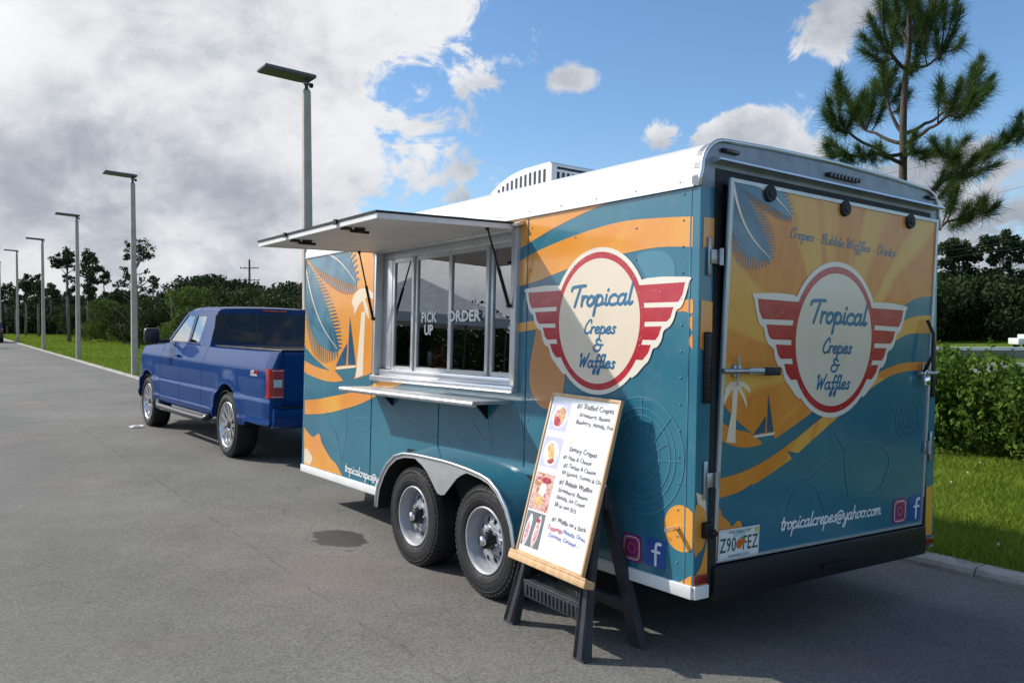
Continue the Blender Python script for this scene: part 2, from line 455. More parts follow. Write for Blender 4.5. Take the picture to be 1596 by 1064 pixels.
def stroke(mb, pts, w, place, h, mi=0, smooth=True, n=5, w1=None):
    """ribbon with round ends along a 2-D line"""
    P = catmull(pts, n) if smooth else [Vector((p[0], p[1])) for p in pts]
    if len(P) < 2: return
    _ns[0] += 1
    hh = h + (_ns[0] % 40) * 0.00004
    vs = []; m = len(P)
    for i, p in enumerate(P):
        d = (P[min(i + 1, m - 1)] - P[max(i - 1, 0)])
        if d.length < 1e-9: d = Vector((1, 0))
        d.normalize(); q = Vector((-d.y, d.x))
        ww = w if w1 is None else w + (w1 - w) * i / (m - 1)
        a = p + q * ww / 2; b = p - q * ww / 2; e = hh + i * 0.000004
        vs += [place(a.x, a.y, e), place(b.x, b.y, e)]
    mb.add(vs, [(2 * i, 2 * i + 1, 2 * i + 3, 2 * i + 2) for i in range(m - 1)], mi)
    for p, d, ww, e in ((P[0], P[0] - P[1], w, hh), (P[-1], P[-1] - P[-2], w if w1 is None else w1, hh + (m - 1) * 0.000004)):
        a0 = math.atan2(d.y, d.x); c = [p + Vector((math.cos(a0 + t), math.sin(a0 + t))) * ww / 2 for t in [R(x) for x in (-90, -54, -18, 18, 54, 90)]]
        mb.add([place(q.x, q.y, e) for q in c], [tuple(range(6))], mi)

GL = {
'a': (1.08, [[(.75,.85),(.45,1.0),(.1,.7),(.1,.2),(.4,0),(.72,.35),(.82,1.0)],[(.82,1.0),(.78,.25),(.93,.0),(1.12,.2)]]),
'b': (1.0, [[(.18,2.0),(.12,.6),(.15,.05)],[(.13,.6),(.45,1),(.8,.7),(.75,.2),(.4,0),(.13,.2)]]),
'c': (.98, [[(.82,.88),(.5,1.0),(.12,.7),(.12,.25),(.45,0),(.95,.12)]]),
'e': (.92, [[(.1,.45),(.5,.5),(.78,.78),(.5,1.0),(.15,.7),(.15,.25),(.45,0),(.94,.25)]]),
'f': (.72, [[(.85,1.75),(.65,2.0),(.45,1.6),(.40,.4),(.36,-.7),(.2,-1.0),(.05,-.7),(.3,-.2),(.75,.2)],[(.1,.95),(.8,1.0)]]),
'h': (1.02, [[(.18,2.0),(.12,0)],[(.12,.5),(.45,1),(.72,.8),(.72,.2),(.9,0),(1.05,.15)]]),
'i': (.5, [[(.2,1.0),(.18,.25),(.35,0),(.55,.2)],[(.27,1.45),(.30,1.55)]]),
'k': (.9, [[(.2,2),(.12,0)],[(.75,1.0),(.2,.5)],[(.2,.5),(.7,0),(.95,.1)]]),
'l': (.5, [[(.28,2.0),(.18,.3),(.35,0),(.55,.2)]]),
'm': (1.42, [[(.1,1),(.12,0)],[(.12,.5),(.4,1),(.6,.8),(.58,0)],[(.6,.5),(.9,1.0),(1.1,.8),(1.1,.2),(1.25,0),(1.4,.15)]]),
'n': (1.0, [[(.1,1),(.12,0)],[(.12,.5),(.45,1),(.7,.8),(.7,.2),(.88,0),(1.02,.15)]]),
'o': (.98, [[(.45,1),(.1,.65),(.12,.2),(.45,0),(.8,.35),(.75,.8),(.45,1.0)],[(.6,.92),(.8,.78),(1.05,.9)]]),
'p': (1.02, [[(.18,1.05),(.12,0),(.06,-1)],[(.13,.6),(.45,1),(.8,.7),(.75,.2),(.4,0),(.13,.2)],[(.7,.1),(1.02,.15)]]),
'r': (.68, [[(.1,1),(.12,0)],[(.12,.5),(.32,.92),(.62,.95)]]),
's': (.72, [[(.05,.15),(.3,0),(.58,.2),(.45,.5),(.28,.75),(.45,1.0),(.68,.85)]]),
't': (.6, [[(.32,1.7),(.2,.3),(.38,0),(.6,.2)],[(0,1.1),(.6,1.15)]]),
'u': (1.02, [[(.1,1),(.12,.25),(.35,0),(.68,.4),(.74,1)],[(.74,1),(.7,.2),(.88,0),(1.02,.15)]]),
'y': (.98, [[(.1,1),(.15,.35),(.4,.1),(.7,.5)],[(.78,1),(.7,-.5),(.45,-1),(.15,-.8),(.5,-.2),(1.0,.2)]]),
'.': (.4, [[(.15,.0),(.17,.06)]]), ' ': (.6, []), '*': (.7, [[(.25,.5),(.28,.55)]]),
'T': (1.15, [[(-.2,1.65),(.0,2.0),(1.4,2.1)],[(.85,2.05),(.62,.9),(.45,-.05)]]),
'C': (1.15, [[(1.05,1.6),(1.0,2.0),(.65,2.0),(.15,1.1),(.15,.3),(.5,0),(.9,.15),(1.15,.4)]]),
'W': (1.5, [[(.0,1.7),(.2,2.0),(.22,.05)],[(.22,.05),(.8,1.5)],[(.8,1.5),(.82,.05)],[(.82,.05),(1.5,2.1)]]),
'B': (1.1, [[(.35,2),(.15,0)],[(.0,1.6),(.5,2.05),(.98,1.75),(.75,1.2),(.35,1.1)],[(.35,1.1),(.95,.85),(.9,.2),(.5,0),(.15,.05)]]),
'D': (1.2, [[(.35,2),(.15,0)],[(0,1.7),(.6,2.05),(1.2,1.4),(.95,.3),(.15,0)]]),
'&': (1.1, [[(.85,1.5),(.5,1.85),(.22,1.5),(.55,1.05)],[(.55,1.05),(.12,.8),(.08,.3),(.45,0),(.85,.25),(.92,.9)],[(.6,.92),(1.15,.95)]]),
'@': (1.6, [[(.95,.75),(.65,.9),(.42,.5),(.6,.2),(.92,.4)],[(1.0,.9),(.95,.4),(1.15,.2),(1.42,.7),(1.2,1.3),(.7,1.5),(.15,1.1),(.1,.2),(.5,-.3),(1.1,-.25)]]),
}
def script_width(txt): return sum(GL[c][0] for c in txt)
def script(mb, txt, a, b, xh, w, place, h, mi=0, slant=0.22):
    """brush script set between panel points a and b (baseline), x-height xh"""
    a = Vector(a); b = Vector(b); W = script_width(txt); L = (b - a).length; sx = L / W
    d = (b - a).normalized(); up = Vector((-d.y, d.x))
    if up.y < 0: up = -up
    x = 0
    for c in txt:
        adv, st = GL[c]
        for s_ in st:
            pts = []
            for (u, v) in s_:
                q = a + d * ((x + u) * sx + v * xh * slant) + up * (v * xh); pts.append((q.x, q.y))
            stroke(mb, pts, w, place, h, mi)
        x += adv
def textmesh(mb, txt, size, f, mi=0, bold=0.0, spacing=1.0, extrude=0.0):
    """flat lettering from the built-in font; f maps (x,y,z) of the text plane"""
    cu = bpy.data.curves.new('lettering', 'FONT'); cu.body = txt; cu.size = size; cu.offset = bold
    cu.space_character = spacing; cu.align_x = 'CENTER'; cu.resolution_u = 2; cu.extrude = extrude
    ob = bpy.data.objects.new('lettering', cu); COL.objects.link(ob)
    dg = bpy.context.evaluated_depsgraph_get(); dg.update()
    me = bpy.data.meshes.new_from_object(ob.evaluated_get(dg))
    mb.add([f(v.co.x, v.co.y, v.co.z) for v in me.vertices], [tuple(p.vertices) for p in me.polygons], mi)
    bpy.data.objects.remove(ob); bpy.data.curves.remove(cu); bpy.data.meshes.remove(me)

# shapes of the printed wrap and positions in the place, metres
D_side_orange = [[(2.726,1.886,1),(2.729,1.953,1),(1.591,1.963,1),(0.424,1.952,1),(0.592,1.927),(0.846,1.882),(1.07,1.834),(1.225,1.793),(1.408,1.74,1),(1.412,1.861,1),(2.727,1.901,1)],[(1.418,1.663,1),(1.186,1.722),(0.842,1.778),(0.53,1.805),(0.252,1.794),(0.042,1.777,1),(0.042,1.633,1),(0.248,1.65),(0.467,1.642),(0.773,1.617),(0.992,1.582),(1.235,1.536),(1.426,1.511,1)],[(1.431,1.289,1),(1.239,1.306),(1.001,1.342),(0.527,1.379),(0.151,1.383),(0.035,1.389,1),(0.034,1.322),(0.099,1.332),(0.248,1.32),(0.832,1.289),(1.207,1.256),(1.429,1.234,1)],[(0.034,1.315,1),(0.061,1.285),(0.044,1.249),(0.032,1.239,1)],[(0.031,1.224,1),(0.055,1.194),(0.042,1.163),(0.029,1.154,1)],[(4.772,1.958,1),(3.314,1.938,1),(3.264,0.944,1),(3.452,0.902),(3.662,0.862,1),(3.607,0.959,1),(4.044,0.923,1),(3.859,0.843,1),(4.051,0.824),(4.254,0.827),(4.496,0.851),(4.706,0.884,1),(4.712,0.99,1),(4.429,0.94),(4.136,0.915,1),(4.433,1.003),(4.72,1.126,1)],[(4.675,0.633,1),(4.412,0.654),(4.124,0.694),(3.803,0.739),(3.539,0.784),(3.303,0.842),(3.11,0.89,1),(2.7,0.902,1),(2.892,0.851),(3.222,0.761),(3.533,0.671),(3.883,0.6),(4.251,0.54),(4.667,0.504,1)],[(4.675,0.386,1),(4.583,0.347),(4.464,0.318),(4.338,0.358),(4.278,0.291),(4.192,0.232),(4.081,0.173),(3.974,0.141),(3.907,0.101),(3.841,0.056,1),(4.655,0.054,1)],[(0.106,0.035,1),(0.057,0.068),(0.021,0.091),(0.008,0.097,1),(0.01,0.039,1)]]
D_side_shaded_oval = [[(1.237,1.257,1),(1.265,1.15),(1.292,1.036),(1.288,0.922),(1.235,0.841),(1.148,0.798),(1.053,0.815),(0.997,0.87),(0.971,0.936),(0.964,1.081),(0.987,1.269,1)]]
D_side_bubble = [[(0.415,1.618),(0.257,1.632),(0.169,1.584),(0.15,1.505),(0.187,1.482,1),(0.319,1.476,1)]]
D_side_cream = [[(3.627,0.874,1),(3.574,1.23,1),(3.548,1.407,1),(3.479,1.406,1),(3.49,1.179,1),(3.498,0.9,1)],[(3.733,1.496),(3.652,1.573),(3.535,1.594),(3.419,1.578),(3.293,1.522,1),(3.29,1.472,1),(3.393,1.516),(3.484,1.509),(3.434,1.435),(3.407,1.343,1),(3.491,1.416),(3.529,1.49),(3.61,1.45),(3.678,1.378,1),(3.693,1.442)],[(4.648,0.195),(4.558,0.187),(4.467,0.128),(4.521,0.064,1),(4.656,0.071,1)]]
D_side_boat = [[(3.763,1.375,1),(3.632,0.979,1),(3.778,0.975,1),(3.777,1.177,1)],[(3.801,1.156,1),(3.816,0.974,1),(4.019,0.957,1),(3.921,1.058,1)]]
D_side_hull = [[(4.006,0.952,1),(3.62,0.976,1),(3.631,0.958,1),(3.992,0.931,1)]]
D_side_leaf = [[(4.735,1.861),(3.962,1.09)],[(4.68,1.951),(3.643,1.635)]]
D_side_lines = [[(4.197,0.561),(4.098,0.485),(3.988,0.401),(3.931,0.309),(3.886,0.179)],[(4.098,0.485),(3.986,0.358),(3.877,0.261)],[(3.807,0.589),(3.776,0.474),(3.805,0.322),(3.86,0.182)],[(2.217,0.484),(2.097,0.574),(1.943,0.659),(1.817,0.731)],[(1.817,0.731),(1.684,0.7),(1.699,0.537)],[(3.07,0.715),(2.666,0.578),(2.217,0.484),(2.134,0.475)],[(1.685,0.741),(1.718,0.657),(1.663,0.541)],[(1.339,0.927),(1.372,0.763),(1.34,0.574),(1.306,0.539)],[(1.982,0.677),(1.865,0.636),(1.765,0.555),(1.677,0.531)],[(3.645,0.538),(3.481,0.571),(3.332,0.547),(3.386,0.492),(3.546,0.462),(3.645,0.538)]]
D_compass = [(0.3,0.482),(0.304,0.647),(0.307,0.724)]
D_side_circle = [(0.014,0.253),(0.082,0.239)]
D_corner_orange = [[(0.021,1.771,1),(0.116,1.775,1),(0.115,1.634,1),(0.02,1.631,1)],[(0.014,1.385,1),(0.109,1.375,1),(0.107,1.141,1),(0.071,1.116),(0.034,1.149),(0.012,1.161,1)],[(0.016,0.106,1),(0.046,0.138),(0.075,0.213),(0.091,0.263,1),(0.094,0.013,1),(-0.006,0.028,1)]]
D_corner_cream = [[(0.005,0.487,1),(0.072,0.463,1),(0.075,0.353),(0.039,0.357),(0.012,0.384),(0.02,0.422)]]
D_rpost_orange = [[(2.136,1.969,1),(2.198,1.967,1),(2.177,1.445,1),(2.131,1.443,1)],[(2.134,1.344,1),(2.172,1.345,1),(2.164,1.125,1),(2.118,1.125,1)],[(2.046,0.354,1),(2.121,0.364,1),(2.116,0.064,1),(2.033,0.065,1)]]
D_door_orange = [[(0.148,1.954,1),(2.012,1.946,1),(2.028,1.504,1),(1.903,1.497),(1.797,1.476),(1.676,1.429),(1.469,1.338,1),(1.122,1.01,1),(0.891,0.853,1),(0.799,0.808),(0.653,0.746),(0.566,0.714,1),(0.553,0.747,1),(0.397,0.74,1),(0.382,0.751,1),(0.28,0.808),(0.201,0.864),(0.141,0.92,1)],[(0.143,0.819,1),(0.235,0.778),(0.372,0.751,1),(0.46,0.705,1),(0.461,0.689),(0.387,0.68),(0.324,0.68),(0.232,0.697),(0.146,0.726,1)],[(1.107,1.185,1),(1.572,1.298),(1.731,1.359),(1.878,1.384),(2.032,1.391,1),(2.036,1.281,1),(1.852,1.28),(1.713,1.261),(1.484,1.174),(1.241,1.045,1)],[(1.078,0.835,1),(1.308,0.988),(1.521,1.064),(1.68,1.098),(1.848,1.111),(2.038,1.109,1),(2.036,1.058,1),(1.838,1.061),(1.638,1.038),(1.488,0.994),(1.315,0.919),(1.087,0.8),(0.876,0.69),(0.765,0.631,1),(0.672,0.646,1),(0.713,0.604,1),(0.64,0.575),(0.45,0.503),(0.391,0.494,1),(0.363,0.483,1),(0.382,0.488,1),(0.287,0.461),(0.143,0.445,1),(0.141,0.538,1),(0.318,0.56),(0.503,0.609),(0.747,0.709),(0.974,0.817)],[(0.145,0.42,1),(0.179,0.392),(0.195,0.359),(0.24,0.33),(0.27,0.301),(0.302,0.323),(0.331,0.32),(0.348,0.287,1),(0.187,0.157,1),(0.145,0.156,1)]]
D_door_cream = [[(0.226,0.966,1),(0.264,0.965,1),(0.26,0.824,1),(0.264,0.705,1),(0.197,0.714,1),(0.225,0.857,1)],[(0.171,0.945,1),(0.174,0.972),(0.209,1.0),(0.247,1.003),(0.304,1.0),(0.35,0.971),(0.357,0.942,1),(0.317,0.968),(0.287,0.975),(0.331,0.911),(0.334,0.867,1),(0.306,0.918),(0.259,0.962),(0.212,0.957),(0.171,0.889,1),(0.164,0.92)]]
D_door_boat = [[(0.497,0.94,1),(0.553,0.75,1),(0.502,0.749,1),(0.499,0.85,1)],[(0.486,0.831,1),(0.487,0.75,1),(0.397,0.74,1),(0.439,0.78,1)]]
D_door_hull = [[(0.398,0.737,1),(0.564,0.747,1),(0.56,0.734,1),(0.404,0.724,1)]]
D_door_leaf = [[(0.149,1.951),(0.466,1.606)],[(0.176,1.955),(0.613,1.83)]]
D_door_lines = [[(0.697,0.327),(0.743,0.424),(0.877,0.481),(1.042,0.564),(1.217,0.617),(1.402,0.663),(1.549,0.63),(1.63,0.551),(1.604,0.466),(1.507,0.362),(1.24,0.358),(1.094,0.307)],[(0.877,0.481),(0.949,0.424),(1.017,0.314),(1.066,0.282)],[(1.174,0.62),(1.205,0.475),(1.239,0.373)],[(1.087,0.723),(1.153,0.656),(1.217,0.617)]]
D_door_rose = [(1.795,0.779),(1.785,0.878)]
D_tag1 = [(0.606,1.728),(1.574,1.705)]
D_mail2 = [(0.646,0.242),(1.559,0.238)]
D_mail1 = [(3.787,0.103),(3.113,0.088)]
D_icons_side = [(0.405,0.151),(0.255,0.155),(0.403,0.096)]
D_icons_door = [(1.763,0.237),(1.934,0.241),(1.769,0.176)]
D_plate = [(0.173,0.287),(0.461,0.294),(0.478,0.146),(0.178,0.143)]
D_latch = [(0.159,1.053),(0.243,1.053),(0.524,1.054),(0.238,1.122),(0.248,0.981)]
D_lock = [(1.912,1.046),(1.92,0.969)]
D_spots = [(0.426,1.924),(1.06,1.923),(1.704,1.922)]
D_logo_door = [(1.032,1.218),(1.014,1.629),(1.044,0.808),(0.404,1.433),(1.746,1.417)]
D_logo = {'chk':[(-0.364,0.013),(0.389,0.034),(-0.034,0.386),(0.034,-0.391),(-0.344,0.014),(0.357,0.033),(-0.031,0.353),(0.031,-0.357),(-0.036,0.411),(0.036,-0.42)],'wl':[(-0.332,0.2),(-0.664,0.215),(-0.656,0.138),(-0.624,0.085),(-0.584,0.055),(-0.547,-0.023),(-0.493,-0.062),(-0.457,-0.117),(-0.409,-0.153),(-0.378,-0.21),(-0.324,-0.231)],'wr':[(0.35,0.202),(0.671,0.203),(0.683,0.162),(0.639,0.087),(0.61,0.04),(0.567,-0.03),(0.521,-0.072),(0.486,-0.135),(0.44,-0.163),(0.405,-0.226),(0.343,-0.243)],'bars':[[(-0.319,0.194),(-0.648,0.191),(-0.637,0.147),(-0.609,0.101),(-0.344,0.097)],[(-0.348,0.071),(-0.565,0.073),(-0.538,0.025),(-0.508,-0.002),(-0.353,-0.003)],[(-0.354,-0.029),(-0.49,-0.026),(-0.461,-0.069),(-0.424,-0.095),(-0.341,-0.1)],[(-0.332,-0.126),(-0.405,-0.125),(-0.375,-0.169),(-0.339,-0.206),(-0.299,-0.21)],[(0.343,0.184),(0.661,0.178),(0.653,0.124),(0.63,0.091),(0.36,0.086)],[(0.37,0.065),(0.588,0.062),(0.571,0.011),(0.54,-0.009),(0.385,-0.011)],[(0.38,-0.038),(0.504,-0.036),(0.481,-0.086),(0.459,-0.107),(0.378,-0.105)],[(0.365,-0.136),(0.426,-0.136),(0.409,-0.176),(0.372,-0.212),(0.325,-0.216)]],'txt':[(-0.262,0.082),(0.291,0.075),(-0.112,-0.068),(0.165,-0.068),(-0.025,-0.166),(0.041,-0.168),(-0.145,-0.257),(0.168,-0.266)]}
D_logo_side = [(0.7,1.294),(0.712,1.682),(0.688,0.902),(1.328,1.495),(0.071,1.494)]
D_door_corners = [0.1394,2.0152,0.1367,1.9604,0.0131,-0.0542]
D_poles = [(5.38,14.36,5.59),(4.95,27.69,5.7),(4.93,39.77,5.72),(4.9,53.32,5.77),(4.85,70.33,6.27),(4.85,90.06,6.58)]
D_pine_trunk = [(11.23,6.88,1.72),(11.21,6.89,3.53),(11.2,6.9,4.23),(11.23,6.88,5.11),(11.26,6.86,5.45),(11.26,6.86,6.12),(11.27,6.85,6.65)]
D_pine_br = [{'p':[(11.19,6.91,3.8),(10.65,6.95,3.98),(10.11,6.99,4.12),(9.66,6.97,4.19)],'t':[(9.57,6.88,4.31),(9.78,6.92,4.51),(9.71,6.87,4.61),(9.73,6.99,4.2),(9.88,6.91,4.14),(9.85,6.78,4.24),(9.83,6.66,4.37)]},{'p':[(11.16,6.93,4.1),(11.16,7.29,4.3),(11.21,7.62,4.49)],'t':[(11.31,7.75,4.72),(11.15,7.44,4.71),(11.17,7.34,4.79),(11.49,7.58,4.68),(11.24,7.58,4.57),(11.42,7.38,4.63),(11.09,7.68,4.82)]},{'p':[(11.17,6.92,4.18),(11.17,7.04,4.49),(11.19,7.14,4.76),(11.28,7.21,5.2)],'t':[(11.34,7.25,5.22),(11.08,7.13,5.01),(11.42,7.2,5.11),(11.35,7.38,4.97),(11.25,7.17,4.87),(11.39,7.1,4.84),(11.33,6.99,4.68)]},{'p':[(11.16,6.93,3.96),(10.74,7.01,3.92),(10.26,7.13,3.87),(9.92,7.16,3.87)],'t':[(9.74,7.02,3.83),(10.14,7.17,3.93),(10.22,7.07,3.82),(10.32,6.95,3.85),(10.42,6.84,3.81),(10.14,7.24,3.74),(10.78,6.93,3.92)]},{'p':[(11.27,6.85,4.2),(11.64,6.84,4.41),(12.03,6.82,4.6),(12.43,6.79,4.86)],'t':[(12.36,6.97,4.89),(12.61,6.89,5.05),(12.68,6.75,5.21),(12.87,6.74,5.38),(12.38,6.76,4.74),(12.75,6.75,4.97),(12.72,6.56,5.03),(12.41,6.92,4.71)]},{'p':[(11.28,6.84,4.15),(11.31,6.58,4.26),(11.31,6.34,4.38),(11.35,6.07,4.49)],'t':[(11.38,6.28,4.57),(11.15,5.96,4.44),(11.3,5.88,4.51),(11.26,5.96,4.71),(11.53,6.23,4.42),(11.12,6.34,4.64)]},{'p':[(11.26,6.86,5.04),(11.54,6.87,5.19),(11.87,6.84,5.34),(12.2,6.82,5.67)],'t':[(12.15,6.93,5.48),(12.11,6.77,5.61),(12.29,6.76,5.95),(12.2,6.75,6.07),(12.07,6.82,5.96),(12.0,6.89,5.66),(11.76,6.93,5.55),(12.52,6.85,5.67)]},{'p':[(11.19,6.91,5.08),(10.95,6.94,5.31),(10.77,6.94,5.65),(10.67,6.9,5.94)],'t':[(10.75,6.95,5.97),(10.88,7.01,5.85),(10.76,7.05,5.64),(10.77,7.12,5.43),(10.82,6.97,5.4),(10.78,6.8,5.44),(10.77,7.08,5.25),(10.86,7.04,6.22)]},{'p':[(11.27,6.85,5.11),(11.25,6.7,5.27),(11.23,6.55,5.53),(11.13,6.46,5.9)],'t':[(11.32,6.57,5.98),(11.17,6.48,5.69),(11.23,6.62,5.54),(11.03,6.6,5.24),(11.37,6.5,5.83),(11.16,6.48,6.14),(10.97,6.54,5.76),(11.02,6.66,5.02)]},{'p':[(11.25,6.86,4.03),(11.23,6.6,3.92),(11.17,6.35,3.86),(11.15,6.08,3.89)],'t':[(11.2,6.69,3.93),(11.21,6.51,3.87),(10.72,6.13,3.85),(11.2,6.24,3.83),(11.11,6.06,3.88),(10.93,6.02,3.7),(11.01,6.64,4.04)]},{'p':[(11.2,6.9,2.88),(11.44,6.64,3.41),(11.63,6.41,3.7),(11.83,6.18,3.89),(11.97,5.99,3.99),(12.1,5.8,4.15)],'t':[(11.56,6.57,3.55),(11.74,6.47,3.69),(11.45,6.11,3.7),(11.81,6.17,3.85),(11.59,5.92,3.82),(11.99,6.01,4.01),(11.93,5.82,4.07),(12.3,5.9,4.29),(12.4,5.89,4.17),(11.81,6.1,3.67),(11.91,6.42,3.63),(11.42,6.39,3.41)]},{'p':[(11.21,6.89,2.47),(11.32,6.63,2.83),(11.42,6.38,2.97),(11.57,6.1,3.11),(11.58,5.91,3.14)],'t':[(11.22,6.04,3.03),(11.47,6.05,3.08),(11.29,5.83,3.11),(11.45,5.82,3.06),(11.4,6.2,2.93),(11.44,6.36,3.21),(11.27,6.2,3.22)]},{'p':[(11.26,6.86,5.45),(11.29,7.02,5.76),(11.37,7.14,6.16)],'t':[(11.16,7.01,6.08),(11.57,7.23,6.02),(11.26,7.11,5.75),(11.54,7.16,5.64),(11.51,7.07,5.89),(11.23,7.17,6.0),(11.38,7.11,6.39)]},{'p':[(11.27,6.85,5.51),(11.52,6.92,5.85),(11.72,7.02,6.2)],'t':[(11.73,7.03,6.2),(11.76,7.08,6.01),(11.73,6.98,5.8),(11.51,6.96,5.66),(11.83,6.98,5.96),(11.59,7.09,6.12)]},{'p':[(11.26,6.85,5.92),(11.26,6.86,6.32),(11.27,6.85,6.65)],'t':[(11.26,6.86,6.12),(11.2,6.86,6.3),(11.42,6.88,6.43),(11.13,6.78,6.46),(11.18,6.79,6.64),(11.4,7.05,6.27),(11.35,6.81,6.19)]}]
D_farpines = [{'b':(8.03,69.51),'h':6.7,'c':[(8.12,69.54,6.37,0.49),(7.52,68.91,5.95,0.54),(7.79,69.5,5.68,0.49),(8.22,69.53,5.86,0.44),(7.32,69.06,5.56,0.34),(8.42,69.47,5.38,0.27),(8.02,69.77,4.59,0.39),(8.29,68.48,4.32,0.29),(8.34,69.54,3.8,0.39),(8.04,69.43,3.63,0.29)]},{'b':(9.87,73.09),'h':7.08,'c':[(9.96,73.37,6.81,0.42),(9.81,72.85,6.27,0.52),(10.24,73.24,6.14,0.52),(9.76,73.63,5.64,0.58),(10.0,72.08,5.57,0.63),(10.42,71.87,5.49,0.37),(10.02,73.33,5.12,0.63),(10.29,73.7,4.72,0.52),(9.84,72.63,4.34,0.47),(9.6,73.19,3.89,0.42),(10.05,73.15,3.77,0.42),(9.98,72.67,3.42,0.42)]},{'b':(11.74,79.08),'h':5.56,'c':[(11.87,78.72,5.23,0.46),(11.81,78.66,4.86,0.4),(11.98,78.66,5.05,0.34),(11.88,79.17,3.77,0.25)]},{'b':(9.37,51.67),'h':6.0,'c':[(9.01,51.53,5.79,0.3),(9.05,51.65,5.13,0.38),(9.74,51.94,5.92,0.3),(9.54,50.63,5.33,0.46),(9.87,51.46,5.15,0.34),(9.67,51.92,4.99,0.3),(8.82,51.67,4.33,0.29),(8.89,51.46,3.96,0.34),(8.86,52.6,3.63,0.29),(8.34,51.86,3.35,0.23),(8.52,51.64,3.05,0.19),(9.77,51.27,4.28,0.17),(9.7,51.83,3.87,0.23),(9.85,50.57,3.83,0.21),(9.62,51.15,3.3,0.19),(9.95,50.95,3.18,0.21),(10.3,51.68,3.7,0.17)]},{'b':(7.39,97.75),'h':6.08,'c':[(7.45,97.59,5.88,0.4),(7.23,98.55,5.48,0.47),(7.49,97.04,5.22,0.54),(7.69,97.23,4.79,0.61),(7.28,98.11,4.92,0.47),(8.05,98.05,5.37,0.47),(7.88,97.32,4.37,0.67),(7.48,97.15,4.03,0.54)]},{'b':(8.01,91.28),'h':5.7,'c':[(8.01,90.55,5.61,0.35),(8.03,91.33,5.13,0.48),(8.05,90.66,4.6,0.57),(7.98,91.9,4.12,0.63),(8.32,91.73,3.92,0.51),(7.79,90.82,3.59,0.63)]},{'b':(10.7,107.59),'h':5.31,'c':[(10.79,107.1,5.22,0.53),(10.58,108.27,4.83,0.6),(11.25,107.49,4.58,0.6),(11.98,107.31,4.52,0.38),(10.89,107.16,4.2,0.68)]},{'b':(6.6,110.38),'h':5.31,'c':[(6.57,109.68,5.15,0.53),(6.28,110.19,4.68,0.6),(6.94,110.71,4.71,0.53),(6.17,110.22,4.2,0.68),(7.18,109.68,4.2,0.53),(6.58,110.23,3.72,0.6)]},{'b':(7.04,104.03),'h':5.12,'c':[(7.2,103.77,4.87,0.43),(7.1,103.82,4.18,0.57),(7.45,104.57,3.86,0.57),(6.87,103.48,3.49,0.57)]},{'b':(14.76,74.6),'h':5.09,'c':[(14.68,73.7,4.84,0.39),(15.04,75.27,4.37,0.39),(14.88,75.26,4.05,0.33),(15.4,75.11,3.47,0.26),(15.43,74.02,3.6,0.26),(15.92,74.69,3.84,0.3),(15.78,74.74,3.52,0.26)]}]
